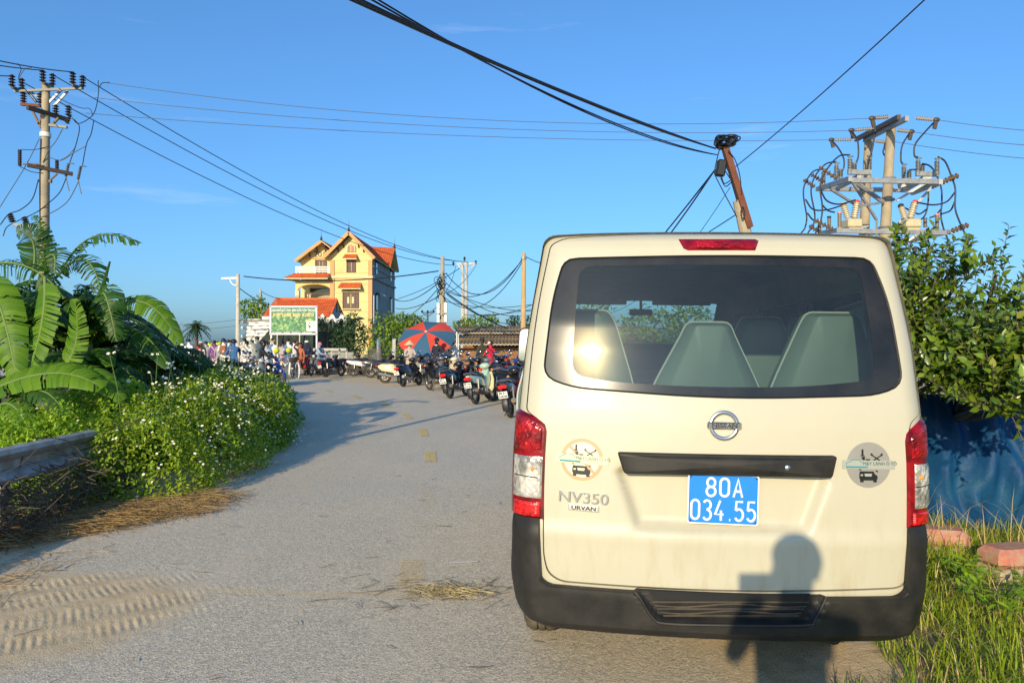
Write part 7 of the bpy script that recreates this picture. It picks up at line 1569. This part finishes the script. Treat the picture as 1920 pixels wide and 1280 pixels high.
def bike(kind, px, py, head, label, body, acc=None, lean=8, refx=-.58, plate=None):
    """px,py: ground pixel of the wheel at local x=refx; head: heading in degrees (90 = away from camera)"""
    p = PROTO[kind]
    if kind in used_proto: p = copy_tree(p)
    used_proto.add(kind); g = gp(px, py); h = rad(head); loc = g - Vector((math.cos(h), math.sin(h), 0)) * refx
    p.location = loc; p.rotation_euler = (rad(-lean) * -1 if False else rad(-lean), 0, h); p['label'] = label; p['group'] = 'motorbikes parked along the road'
    for c in p.children:
        n = c.name.split('.')[0]; col = None
        if n in PAINTED: col = acc if (acc and n in ('leg_shield',)) else body
        if col:
            c.material_slots[0].link = 'OBJECT'; c.material_slots[0].material = PA[col]
        if plate and n == 'number_plate':
            for q in list(c.children): bpy.data.objects.remove(q)
            m = MB(); Mx = Matrix.Rotation(rad(-14), 3, 'Y')
            for row, s in enumerate(plate):
                vs, fs = text2d(s, .066, bold=.002); m.add([Mx @ Vector((-.0065, -v[0] * 1.0, (.033 - .066 * row) + v[1])) + Vector((-.955, 0, .50)) for v in vs], fs)
            m.build('plate_lettering', M_BLACK, c, smooth=False)
    return p
bike('under', 958, 783, 77, 'black motorbike half hidden by the van with a red tail light', 'black', 'red', 9, plate=('89 E1', '558.86'))
bike('under', 893, 758, 71, 'mint motorbike with cream leg shields parked nearest the van', 'mint', 'ivory', 9, plate=('89 AA', '210.32'))
bike('under', 845, 747, 72, 'black motorbike with wide red tail light left of the mint one', 'black', 'black', 9)
bike('under', 835, 735, 120, 'dark motorbike with muddy spoked wheel seen half sideways', 'black', 'grey', 6)
bike('under', 806, 719, 62, 'grey motorbike with white plate behind the muddy wheel', 'grey', 'black', 8)
bike('scoot', 757, 725, 70, 'black scooter with red tail light in front of the cream scooter', 'black', None, 10)
bike('scoot', 722, 718, 3, 'cream scooter standing sideways with its front to the right', 'cream', None, 4)
bike('under', 694, 708, 10, 'dark motorbike carrying the stacked wire baskets', 'black', 'black', 4)
bike('under', 663, 705, 14, 'white motorbike with green leg cover seen from its left rear', 'white', 'green', 5)
bike('under', 612, 707, 68, 'leaning black motorbike with red light and plate by the culvert', 'black', 'black', 12)
bike('under', 571, 704, -82, 'red motorbike facing the camera under the village sign', 'red', 'red', 5, refx=.64)
bike('under', 583, 705, -95, 'dark motorbike facing the camera beside the red one', 'black', 'grey', 5, refx=.64)
bike('under', 597, 703, -100, 'grey motorbike ridden by the man in the pink cap', 'grey', 'white', 4, refx=.64)
bike('scoot', 527, 724, -38, 'dark blue scooter poking out from behind the flowering bush', 'blue', None, 3, refx=.64)
bike('scoot', 489, 727, -60, 'grey blue scooter behind the flowering bush under the man in black', 'grey', None, 3, refx=.64)
bike('under', 925, 751, 22, 'black motorbike sideways behind the mint one', 'black', 'black', 5)
for i, (px, py, hd, col, acc, lb) in enumerate(((948, 742, 60, 'black', 'grey', 'black motorbike next to the van tail, second from the mirror'), (962, 732, 75, 'blue', 'black', 'dark blue motorbike under the van mirror'), (935, 727, 110, 'grey', 'black', 'grey motorbike in front of the woman in red'), (905, 727, 95, 'black', 'black', 'black motorbike behind the mint one'), (878, 728, 80, 'black', 'ivory', 'black motorbike with ivory shields in the tight row'), (862, 722, 100, 'ivory', 'ivory', 'ivory motorbike in the middle of the tight row'), (832, 716, 85, 'black', 'black', 'black motorbike right of the man in the dark polo shirt'), (785, 712, 60, 'white', 'white', 'white motorbike behind the cream scooter front wheel'), (742, 708, 75, 'black', 'grey', 'black motorbike behind the cream scooter seat'), (922, 715, 70, 'black', 'red', 'black motorbike with red shields far back in the row'), (950, 716, 95, 'black', 'black', 'black motorbike far back near the tan pole'), (893, 714, 85, 'grey', 'grey', 'grey motorbike far back in the row'), (975, 722, 80, 'black', 'black', 'black motorbike glimpsed behind the van mirror'))):
    bike('under', px, py, hd, lb, col, acc, 7)
for i, (px, py, hd, col, acc, lb) in enumerate(((640, 703, 40, 'black', 'grey', 'black motorbike between the leaning one and the white one'), (682, 702, 60, 'grey', 'black', 'grey motorbike behind the white and green one'), (724, 704, 80, 'black', 'black', 'black motorbike right of the wire baskets'), (772, 709, 85, 'grey', 'grey', 'grey motorbike in front of the vendor'), (797, 708, 100, 'black', 'red', 'black motorbike with red shields under the parasol'), (818, 711, 75, 'blue', 'white', 'blue motorbike with white shields under the parasol'), (848, 712, 90, 'black', 'grey', 'black motorbike just right of the parasol'), (908, 708, 80, 'black', 'black', 'black motorbike in front of the woman in the green jacket'), (933, 707, 60, 'red', 'black', 'red motorbike far back by the brown shed'), (548, 702, -70, 'black', 'grey', 'black motorbike behind the bicycle'), (470, 712, -75, 'black', 'black', 'black motorbike among the people behind the flowering bush'), (440, 716, 60, 'grey', 'black', 'grey motorbike under the man in the bucket hat'))):
    bike('under', px, py, hd, lb, col, acc, 6)
# wire baskets stacked on the bike
bk = thing('basket_stack', 'dark stack of slatted baskets on a motorbike rack', 'baskets', tuple(gp(705, 706)))
for k in range(11):
    m = MB(); z = .42 + k * .085
    for (a, b) in (((-.28, -.3), (.28, -.3)), ((.28, -.3), (.28, .3)), ((.28, .3), (-.28, .3)), ((-.28, .3), (-.28, -.3))): m.beam((a[0], a[1], z), (b[0], b[1], z), .025, .04)
    m.build('slat', mat('weathered_slat', (.16, .14, .11), .8, var=.4, vscale=5), bk, smooth=False)
for x in (-.26, .26):
    for y in (-.28, .28):
        m = MB(); m.cyl((x, y, .38), (x, y, 1.32), .015, n=6); m.build('upright', M_DSTEEL, bk)
m = MB(); m.box((0, 0, .38), (.5, .5, .03)); m.build('tray', M_DSTEEL, bk, smooth=False)
# bicycle
bc_ = thing('bicycle', 'black bicycle standing beside the girl with the grey backpack', 'bicycle', tuple(gp(553, 709)), rad(118))
for x in (-.52, .52):
    m = MB(); m.torus((x, 0, .34), (0, 1, 0), .325, .022, 30, 6); t = m.build('wheel', M_TYRE2, bc_); m = MB(); m.torus((x, 0, .34), (0, 1, 0), .30, .012, 30, 5)
    for k in range(14): a = 2 * PI * k / 14; m.cyl((x, .02 * (-1) ** k, .34), (x + .3 * math.cos(a), 0, .34 + .3 * math.sin(a)), .003, n=4)
    m.build('rim', M_CHROME, t)
m = MB(); m.torus((-.52, 0, .34), (0, 1, 0), .365, .02, 30, 5, flat=1.6); m.build('fender', M_WHITE, bc_)
m = MB()
for a, b in (((-.52, 0, .34), (-.08, 0, .30)), ((-.08, 0, .30), (-.2, 0, .80)), ((-.52, 0, .34), (-.18, 0, .72)), ((-.08, 0, .30), (.38, 0, .70)), ((-.17, 0, .66), (.37, 0, .80)), ((.52, 0, .34), (.36, 0, .92))): m.cyl(a, b, .016, n=7)
m.build('frame', M_BLACK, bc_); m = MB(); m.ell((-.2, 0, .83), (.13, .07, .04)); m.build('saddle', M_SEATB, bc_); m = MB(); m.tube(catmull([(.18, -.28, .98), (.34, -.15, 1.0), (.36, 0, .95), (.34, .15, 1.0), (.18, .28, .98)], 4), .012, 6); m.build('handlebar', M_CHROME, bc_)
m = MB(); m.box((.56, 0, .80), (.22, .30, .20), bev=.03); m.build('basket', M_DSTEEL, bc_, smooth=False); m = MB(); m.torus((-.08, 0, .30), (0, 1, 0), .09, .008, 20, 5); m.cyl((-.08, -.1, .16), (-.08, .1, .44), .008, n=5); m.build('crank', M_CHROME, bc_)

# ------------------------------------------------------------------ people
M_SKIN = mat('skin', (.46, .25, .15), .55); M_HAIR = mat('black_hair', (.010, .008, .007), .5); M_SHOE = mat('dark_shoe', (.03, .028, .026), .6); M_EYE = mat('dark_eye', (.01, .008, .007), .2)
CL = {}
def cloth(c, nm=None):
    k = tuple(round(x, 3) for x in c)
    if k not in CL: CL[k] = mat('cloth_%d' % len(CL), c, .85, var=.12, vscale=14, bump=.15, bscale=25)
    return CL[k]
def person_body(pose, H, sleeve, shorts=False):
    """one continuous skinned body. local frame: faces +Y, feet at z=0"""
    s = H / 1.70; J = {}
    sit = pose.get('sit', False); lean = pose.get('lean', 0.0)
    pz = .80 if sit else .93
    J['pelvis'] = (0, 0, pz); J['spine'] = (0, .02 + lean * .2, pz + .22); J['chest'] = (0, lean * .42, pz + .41); J['neck'] = (0, lean * .56, pz + .55)
    hb = pose.get('head', 0.0); J['jaw'] = (0, lean * .62 + .02, pz + .61); J['head'] = (0, lean * .66 + .015 + hb * .04, pz + .69); J['crown'] = (0, lean * .68 + .0 + hb * .06, pz + .775)
    for sd, k in ((-1, 'l'), (1, 'r')):
        J['sh' + k] = (sd * .17, lean * .45, pz + .47); arm = pose.get('arm_' + k, pose.get('arm', 'down'))
        if arm == 'down': e, w_, h = (sd * .23, lean * .35 - .02, pz + .20), (sd * .24, lean * .3 + .06, pz - .03), (sd * .235, lean * .3 + .10, pz - .11)
        elif arm == 'fwd': e, w_, h = (sd * .24, lean * .4 + .14, pz + .24), (sd * .15, lean * .4 + .34, pz + .24), (sd * .11, lean * .4 + .41, pz + .26)
        elif arm == 'bar': e, w_, h = (sd * .27, lean * .4 + .20, pz + .24), (sd * .30, lean * .3 + .45, pz + .21), (sd * .29, lean * .3 + .53, pz + .21)
        elif arm == 'up': e, w_, h = (sd * .30, .10, pz + .60), (sd * .14, .12, pz + .80), (sd * .08, .12, pz + .86)
        elif arm == 'hip': e, w_, h = (sd * .34, -.06, pz + .22), (sd * .20, .05, pz + .06), (sd * .15, .10, pz + .06)
        elif arm == 'phone': e, w_, h = (sd * .225, .15, pz + .25), (sd * .13, .26, pz + .45), (sd * .085, .285, pz + .49)
        J['el' + k], J['wr' + k], J['ha' + k] = e, w_, h
        J['hip' + k] = (sd * .09, 0, pz - .03)
        if sit: J['kn' + k], J['an' + k], J['to' + k] = (sd * .17, .40, pz - .06), (sd * .19, .34, .36), (sd * .19, .47, .32)
        else: st = pose.get('step', 0.0) * sd; J['kn' + k], J['an' + k], J['to' + k] = (sd * .10, .02 + st * .5, .50), (sd * .105, -.02 + st, .085), (sd * .115, .13 + st, .035)
    R = dict(pelvis=(.145, .11), spine=(.135, .10), chest=(.155, .11), neck=(.058, .058), jaw=(.066, .075), head=(.080, .097), crown=(.055, .065))
    for k in 'lr': R.update({'sh' + k: (.066, .066), 'el' + k: (.044, .044), 'wr' + k: (.029, .029), 'ha' + k: (.034, .022), 'hip' + k: (.095, .095), 'kn' + k: (.062, .062), 'an' + k: (.042, .042), 'to' + k: (.038, .030)})
    names = list(J); idx = {n: i for i, n in enumerate(names)}
    E = [('pelvis', 'spine'), ('spine', 'chest'), ('chest', 'neck'), ('neck', 'jaw'), ('jaw', 'head'), ('head', 'crown')]
    for k in 'lr': E += [('chest', 'sh' + k), ('sh' + k, 'el' + k), ('el' + k, 'wr' + k), ('wr' + k, 'ha' + k), ('pelvis', 'hip' + k), ('hip' + k, 'kn' + k), ('kn' + k, 'an' + k), ('an' + k, 'to' + k)]
    me = bpy.data.meshes.new('skeleton'); me.from_pydata([tuple(c * s for c in J[n]) for n in names], [(idx[a], idx[b]) for a, b in E], [])
    bm = bmesh.new(); bm.from_mesh(me); bm.verts.ensure_lookup_table(); sl = bm.verts.layers.skin.verify()
    for n in names: bm.verts[idx[n]][sl].radius = (R[n][0] * s, R[n][1] * s); bm.verts[idx[n]][sl].use_root = (n == 'pelvis')
    bm.to_mesh(me); bm.free(); o = bpy.data.objects.new('skeleton', me); COL.objects.link(o); o.modifiers.new('skin', 'SKIN'); ss = o.modifiers.new('sub', 'SUBSURF'); ss.levels = 2; ss.render_levels = 2
    dg = bpy.context.evaluated_depsgraph_get(); dg.update(); bme = bpy.data.meshes.new_from_object(o.evaluated_get(dg)); bpy.data.objects.remove(o)
    # regions
    Jv = {n: np.array(J[n]) * s for n in names}; reg = {}
    for a, b in E:
        z = 'shirt'
        if a in ('neck', 'jaw', 'head'): z = 'skin'
        if b in ('ell', 'elr'): z = 'upper'
        if b in ('wrl', 'wrr', 'hal', 'har'): z = 'fore' if b[0] == 'w' else 'skin'
        if a[:3] in ('hip',) or b[:3] == 'hip': z = 'trouser'
        if b[:2] == 'an': z = 'calf'
        if b[:2] == 'to': z = 'shoe'
        reg[(a, b)] = z
    nP = len(bme.polygons); C = np.empty(nP * 3, np.float32); bme.polygons.foreach_get('center', C); C = C.reshape(-1, 3); best = np.full(nP, 9.0); lab = np.zeros(nP, int); ids = ['shirt', 'trouser', 'skin', 'shoe']
    for (a, b), z in reg.items():
        A, B = Jv[a], Jv[b]; d = B - A; t = np.clip(((C - A) @ d) / (d @ d), 0, 1); q = np.linalg.norm(C - (A + t[:, None] * d), axis=1) - .5 * (R[a][0] + (R[b][0] - R[a][0]) * t) * s
        if z == 'upper': l = np.where(t < (.62 if sleeve < 2 else 2), 0, 2)
        elif z == 'fore': l = np.where(t < .96, 0 if sleeve == 2 else 2, 2)
        elif z == 'calf': l = np.full(nP, 2 if shorts else 1)
        else: l = np.full(nP, ids.index(z))
        u = q < best; best = np.where(u, q, best); lab = np.where(u, l, lab)
    low = (C[:, 2] < (pz + .03) * s) & (lab == 0) & (np.abs(C[:, 0]) < .19 * s); lab[low] = 1
    bme.polygons.foreach_set('material_index', lab.astype(np.int32)); bme.polygons.foreach_set('use_smooth', np.ones(nP, bool)); bme.update()
    return bme, {n: Vector(J[n]) * s for n in names}, s
BODY = {}
def person(label, px, D, face, cols, pose=None, H=1.68, hair='short', hat=None, bag=None, sleeve=1, z0=0.0, shorts=False, loc=None, group=None, gloves=False):
    pose = pose or {}; key = (tuple(sorted(pose.items())), H, sleeve, shorts)
    if key not in BODY: BODY[key] = person_body(pose, H, sleeve, shorts)
    bme, J, s = BODY[key]; X = (px - 960) / FPX * D
    t = thing('person', label, 'person', loc or (X, D, z0), rad(face), group)
    bm_ = bme.copy(); bm_.materials.clear()
    for c in (cloth(cols[0]), cloth(cols[1]), M_SKIN, M_SHOE): bm_.materials.append(c)
    o = link('body', bm_, t)
    # hands: five fingers on each
    m = MB()
    for k, sd in (('l', -1), ('r', 1)):
        w_, h = J['wr' + k], J['ha' + k]; d = (h - w_).normalized(); ax = Vector((0, 0, 1)) if abs(d.z) < .8 else Vector((0, 1, 0)); sv = d.cross(ax).normalized(); cv = sv.cross(d) * (-1)
        for f, (off, ln) in enumerate(((-.024, .060), (-.008, .070), (.008, .066), (.022, .052))):
            b = h + sv * off * s - d * .01; m.tube([b, b + d * ln * .5 * s + cv * .006, b + d * ln * .85 * s + cv * .024 * s], [.0085 * s, .008 * s, .006 * s], 5)
        b = w_.lerp(h, .55) - sv * .026 * s * sd; m.tube([b, b - sv * sd * .022 * s + d * .022 * s, b - sv * sd * .02 * s + d * .05 * s], [.010 * s, .009 * s, .007 * s], 5)
    m.build('fingers', M_SKIN, t)
    hd = J['head']; cr = J['crown']
    m = MB(); m.ell(hd + Vector((0, .098 * s, -.015 * s)), (.013 * s, .018 * s, .022 * s), 6, 5)
    for sd in (-1, 1): m.ell(hd + Vector((sd * .083 * s, 0, -.005)), (.012 * s, .022 * s, .032 * s), 6, 5)
    fc = m.build('face', M_SKIN, t); m = MB()
    for sd in (-1, 1): m.ell(hd + Vector((sd * .032 * s, .088 * s, .012 * s)), (.014 * s, .008 * s, .007 * s), 6, 4)
    m.build('eyes', M_EYE, fc); m = MB(); m.ell(hd + Vector((0, .085 * s, -.056 * s)), (.024 * s, .010 * s, .007 * s), 8, 4); m.build('mouth', mat('lip', (.38, .13, .10), .5), fc)
    hc = (hd + cr) / 2 + Vector((0, -.014, .012)); m = MB(); n, mm = 14, 8; vs = []; fs = []
    for i in range(mm + 1):
        for k in range(n):
            a = 2 * PI * k / n; back = .5 - .5 * math.sin(a); tmax = PI * (.42 + .30 * back); tt = tmax * i / mm; vs.append(hc + Vector((.094 * s * math.sin(tt) * math.cos(a), .110 * s * math.sin(tt) * math.sin(a), .098 * s * math.cos(tt))))
    for i in range(mm):
        for k in range(n): fs.append((i * n + k, i * n + (k + 1) % n, (i + 1) * n + (k + 1) % n, (i + 1) * n + k))
    m.add(vs, fs)
    if hair == 'long': m.tube([hc + Vector((0, -.07, -.02)), hc + Vector((0, -.11, -.18)), hc + Vector((.01, -.10, -.36))], [.075, .07, .03], 8)
    if hair == 'tail': m.tube([hc + Vector((0, -.10, .02)), hc + Vector((0, -.16, -.04)), hc + Vector((0, -.14, -.22))], [.03, .035, .012], 7)
    if hair == 'bun': m.ell(hc + Vector((0, -.11, .05)), (.05, .05, .05), 8, 6)
    m.build('hair', M_HAIR, t)
    if hat:
        kind, c = hat; m = MB(); hm = cloth(c); top = cr + Vector((0, 0, .03))
        if kind == 'cap':
            m.lathe(hd + Vector((0, 0, .035)), (0, 0, 1), [(0, .108), (.05, .104), (.085, .07), (.10, 0)], 14); m.add([hd + Vector((x, y, .04)) for x, y in ((-.08, .07), (.08, .07), (.06, .19), (-.06, .19))], [(0, 1, 2, 3)])
        elif kind == 'bucket': m.lathe(hd + Vector((0, 0, .015)), (0, 0, 1), [(-.01, .175), (.03, .125), (.09, .105), (.115, .08), (.12, 0)], 16)
        elif kind == 'cone': m.lathe(hd + Vector((0, 0, .02)), (0, 0, 1), [(-.02, .235), (.05, .15), (.12, .07), (.17, .0)], 20)
        elif kind == 'helmet': m.lathe(hd + Vector((0, 0, -.02)), (0, 0, 1), [(-.01, .125), (.06, .128), (.12, .10), (.15, .05), (.155, 0)], 16)
        m.build('hat' if kind != 'helmet' else 'helmet', hm, t)
    if bag:
        kind, c = bag; ch = J['chest']
        if kind == 'pack':
            m = MB(); m.box(ch + Vector((0, -.20 * s, -.10 * s)), (.30 * s, .16 * s, .40 * s), bev=.05); b_ = m.build('backpack', cloth(c), t); m = MB()
            for sd in (-1, 1): m.tube(catmull([ch + Vector((sd * .10, -.15, .06)), ch + Vector((sd * .13, .0, .17)), ch + Vector((sd * .12, .12, .04)), ch + Vector((sd * .14, .05, -.2))], 4), .018, 5)
            m.build('strap', cloth(tuple(x * .6 for x in c)), b_)
        elif kind == 'strap': m = MB(); m.tube(catmull([ch + Vector((-.14, -.06, .14)), ch + Vector((0, -.135, -.02)), ch + Vector((.15, -.08, -.22))], 4), .016, 5); m.build('bag_strap', cloth(c), t)
        elif kind == 'helmet': m = MB(); m.ell(ch + Vector((.2 * s, -.18 * s, -.12 * s)), (.13, .14, .13), 14, 10); m.build('hung_helmet', cloth(c), t)
        elif kind == 'apron': m = MB(); m.box(J['pelvis'] + Vector((0, .15, -.05)), (.26, .03, .4), bev=.01); m.build('apron', cloth(c), t)
    return t
WHT = (.78, .77, .74); BLK = (.015, .015, .018); NAVY = (.02, .025, .07); JEAN = (.10, .15, .24); KHAKI = (.30, .22, .12); GREYB = (.34, .40, .50); PINK = (.62, .32, .36); LIME = (.55, .60, .02); TAN = (.56, .36, .17)
person('person in a pink top and pale cap at the far left of the crowd', 297, 42, 190, (PINK, BLK), hat=('cap', (.7, .5, .45)), H=1.62, pose={'arm': 'fwd'})
person('person in white with a pink helmet beside the far tree', 306, 42, 150, ((.7, .5, .48), BLK), hat=('helmet', (.72, .58, .52)), H=1.58)
person('person in a white shirt and black cap under the banana leaf tip', 341, 38, 20, (WHT, BLK), hat=('cap', BLK), H=1.72, pose={'arm': 'fwd'}, bag=('pack', BLK))
person('dark haired person in a white shirt with a black shoulder strap', 354, 36, -10, ((.66, .72, .78), BLK), H=1.70, bag=('strap', BLK))
person('person with a white face mask and dark vest left of the lime helmets', 377, 38, 200, ((.05, .035, .03), NAVY), H=1.62, hat=('cap', (.6, .5, .4)))
person('person in grey with a dark cap beside the dark vest', 386, 39, 30, ((.42, .40, .45), BLK), H=1.60, hat=('cap', BLK))
person('person in a purple and white jacket', 402, 37, 10, ((.22, .05, .22), NAVY), H=1.64, sleeve=2, bag=('strap', WHT))
person('person in white wearing a black and white helmet', 419, 35, 15, (WHT, NAVY), H=1.72, hat=('helmet', (.04, .04, .04)), bag=('pack', (.32, .12, .06)), pose={'arm': 'fwd'})
person('person in a lime helmet in the middle of the far crowd', 410, 36.5, -20, ((.30, .28, .30), BLK), H=1.60, hat=('helmet', LIME))
person('person in a lime helmet at the back of the crowd', 394, 40, 10, (WHT, BLK), H=1.56, hat=('helmet', LIME))
person('man in a blue patterned shirt and black bucket hat', 438, 30, 25, ((.05, .14, .32), (.30, .32, .36)), H=1.66, hat=('bucket', BLK), pose={'arm': 'bar', 'sit': True}, z0=.12)
person('man in a cream shirt and brown cap by the sack pile', 458, 34, 40, ((.66, .58, .44), KHAKI), H=1.72, hat=('cap', (.16, .10, .03)))
person('girl in a white top with hair tied up before the sack pile', 463, 32, 20, (WHT, JEAN), H=1.60, hair='tail', bag=('strap', (.05, .05, .05)))
person('man in a grey green shirt raising an arm beside the white sacks', 482, 34, 60, ((.26, .30, .26), BLK), H=1.80, pose={'arm_l': 'up', 'arm_r': 'fwd'})
person('man in a black shirt sitting on the scooter behind the bush', 488, 27.6, -75, (BLK, NAVY), H=1.72, pose={'arm': 'bar', 'sit': True, 'lean': .15}, z0=.02)
person('person in a pale blue shirt behind the man in black', 499, 28.4, -20, (GREYB, JEAN), H=1.66, pose={'sit': True, 'arm': 'fwd'}, z0=.02)
person('person in a white shirt and tan bucket hat left of the sign post', 511, 35, 10, (WHT, KHAKI), H=1.72, hat=('bucket', TAN), bag=('helmet', LIME))
person('girl in a pink shirt with grey backpack and jeans walking away', 530, 37, 5, (PINK, (.20, .25, .32)), H=1.62, hair='tail', bag=('pack', (.42, .41, .40)), pose={'step': .12})
person('person in white with a black strap right of the girl in pink', 540, 36, -25, (WHT, BLK), H=1.72, bag=('helmet', LIME))
person('woman in an orange top with long dark hair and a raised arm', 563, 36.5, 160, ((.45, .13, .06), BLK), H=1.66, hair='long', pose={'arm_r': 'up', 'arm_l': 'down', 'sit': True}, z0=.0)
person('man in a grey blue shirt and pink cap astride a motorbike', 596, 37.6, -95, (GREYB, JEAN), H=1.68, hat=('helmet', (.62, .22, .26)), pose={'arm': 'bar', 'sit': True, 'lean': .1}, z0=.02)
person('vendor in a conical straw hat and purple trousers behind the scooters', 768, 30.3, 200, ((.50, .42, .38), (.16, .02, .14)), H=1.56, hat=('cone', (.72, .50, .25)), sleeve=2, pose={'arm': 'fwd'})
person('person in a white top and black cap behind the man in the bucket hat', 429, 36, -30, (WHT, BLK), H=1.66, hat=('cap', BLK), bag=('pack', NAVY))
person('person in a red top low among the motorbikes at left', 372, 34, 170, ((.5, .03, .04), BLK), H=1.5, pose={'sit': True, 'arm': 'bar'}, z0=.05)
person('person in a beige shirt between the sack pile and the raised arm', 473, 38, 15, ((.55, .45, .33), KHAKI), H=1.66)
person('person in a white shirt with bare head right of the bicycle', 552, 38.5, 30, (WHT, NAVY), H=1.64, pose={'arm': 'fwd'})
person('man in navy with a white cap at the back under the sign', 575, 39, -150, (NAVY, BLK), H=1.66, hat=('cap', WHT))
pm = person('man in a dark polo shirt with white collar before the parasol', 819, 31.5, 140, ((.016, .02, .035), BLK), H=1.72, pose={'arm': 'hip', 'head': .1})
J_ = BODY[((('arm', 'hip'), ('head', .1)), 1.72, 1, False)][1]
m = MB(); m.torus(J_['neck'] + Vector((0, .01, -.02)), (0, 0, 1), .07, .02, 14, 6); m.build('collar', M_WHITE, pm); m = MB()
for sd in (-1, 1): m.torus(J_['head'] + Vector((sd * .034, .098, .012)), (0, 1, 0), .026, .005, 10, 4)
m.beam(J_['head'] + Vector((-.085, .02, .015)), J_['head'] + Vector((-.06, .098, .014)), .006, .006); m.beam(J_['head'] + Vector((.085, .02, .015)), J_['head'] + Vector((.06, .098, .014)), .006, .006); m.build('glasses', M_BLACK, pm)
person('person in a white shirt half hidden by the right side of the parasol', 853, 33, 120, (WHT, NAVY), H=1.56, sleeve=2, pose={'arm': 'fwd', 'lean': .2})
person('woman in a dark green jacket with tied hair by the brown shed', 904, 30, 30, ((.05, .05, .025), BLK), H=1.70, hair='bun', sleeve=2)
person('woman in a bright red shirt and white cap by the brown shed', 920, 29, 35, ((.62, .02, .05), NAVY), H=1.58, hat=('cap', (.75, .62, .50)), bag=('strap', BLK), pose={'arm': 'fwd'})
# photographer behind the camera, whose shadow falls on the van
ph = person('photographer holding up a phone just behind the viewpoint', 0, 0, 0, ((.30, .32, .34), NAVY), H=1.745, pose={'arm': 'phone', 'head': .1}, loc=(.055, -.36, 0), sleeve=1)
fo = thing('phone', 'dark phone held level by the photographer', 'phone', (.0, -.045, 1.53)); m = MB(); m.box((0, 0, 0), (.155, .009, .075), bev=.004); m.build('case', M_BLACK, fo); m = MB(); m.box((0, -.0055, 0), (.145, .001, .068)); m.build('screen', M_SHADOWGL, fo, smooth=False)
# ------------------------------------------------------------------ parasol
pz = thing('parasol', 'big red and blue striped parasol tipped towards the road', 'parasol', tuple(at(800, 660, 33.0).xy) + (0,))
PC = at(799, 622, 32.6) - pz.location; axis = Vector((-.06, -.62, .78)).normalized(); ux = Vector((1, 0, .06)); ux = (ux - axis * ux.dot(axis)).normalized(); uy = axis.cross(ux)
Rp = 1.24; cols = ((.62, .06, .03), (.035, .11, .19))
for k in range(8):
    a0, a1 = 2 * PI * k / 8 + .2, 2 * PI * (k + 1) / 8 + .2; m = MB(); P = []
    for i in range(7):
        t = i / 6; row = []
        for j in range(5):
            f = j / 4; a = a0 + (a1 - a0) * f; r = Rp * t * (1 - .05 * math.sin(PI * f)); sag = .34 * t * t + .03 * math.sin(PI * f) * t; row.append(PC + (ux * math.cos(a) + uy * math.sin(a)) * r - axis * sag)
        P.append(row)
    m.grid(P); m.grid([[p - axis * .006 for p in row] for row in P]); m.build('panel', cloth(cols[k % 2]), pz, fixn=False, ang=80)
    m = MB(); m.tube([PC - axis * .03, PC + (ux * math.cos(a0) + uy * math.sin(a0)) * Rp * .5 - axis * .12, PC + (ux * math.cos(a0) + uy * math.sin(a0)) * Rp - axis * .36], .01, 5); m.build('rib', M_STEEL, pz)
m = MB(); m.ell(PC + axis * .02, (.07, .07, .05)); m.build('cap', mat('peach_cap', (.7, .45, .32), .7), pz)
m = MB(); m.cyl(PC, PC - axis * 1.3 + Vector((0, 0, -.2)), .02, n=8); e = PC - axis * 1.3 + Vector((0, 0, -.2)); m.cyl(e, (e.x, e.y, 0), .02, n=8); m.build('pole', M_STEEL, pz)
cn = thing('cargo_canopy', 'small green canopy roof beside the parasol', 'canopy', (Hx(842, 38), 38, 0)); m = MB(); P = [[(x, y, Hz(622, 38) + .28 * math.sin(PI * (x + .45) / .9) ** .6 if -.45 < x < .45 else Hz(622, 38)) for y in (-.6, .6)] for x in np.linspace(-.45, .45, 11)]; m.grid(P); m.grid([[(p[0], p[1], p[2] - .03) for p in r] for r in P]); m.build('roof', mat('green_canvas', (.03, .12, .08), .7), cn, fixn=False)
for x in (-.42, .42):
    for y in (-.55, .55): m = MB(); m.cyl((x, y, 0), (x, y, Hz(622, 38)), .03, n=6); m.build('post', M_WHITE, cn)
for k, (px, D) in enumerate(((706, 38), (735, 38))):
    m = MB(); m.box((Hx(px + 4, D), D, .8), (.16, .14, 1.95)); tag(m.build('concrete_post', M_CONCW, smooth=False), ('left', 'right')[k] + ' of the two short concrete posts by the bright tree', 'post')
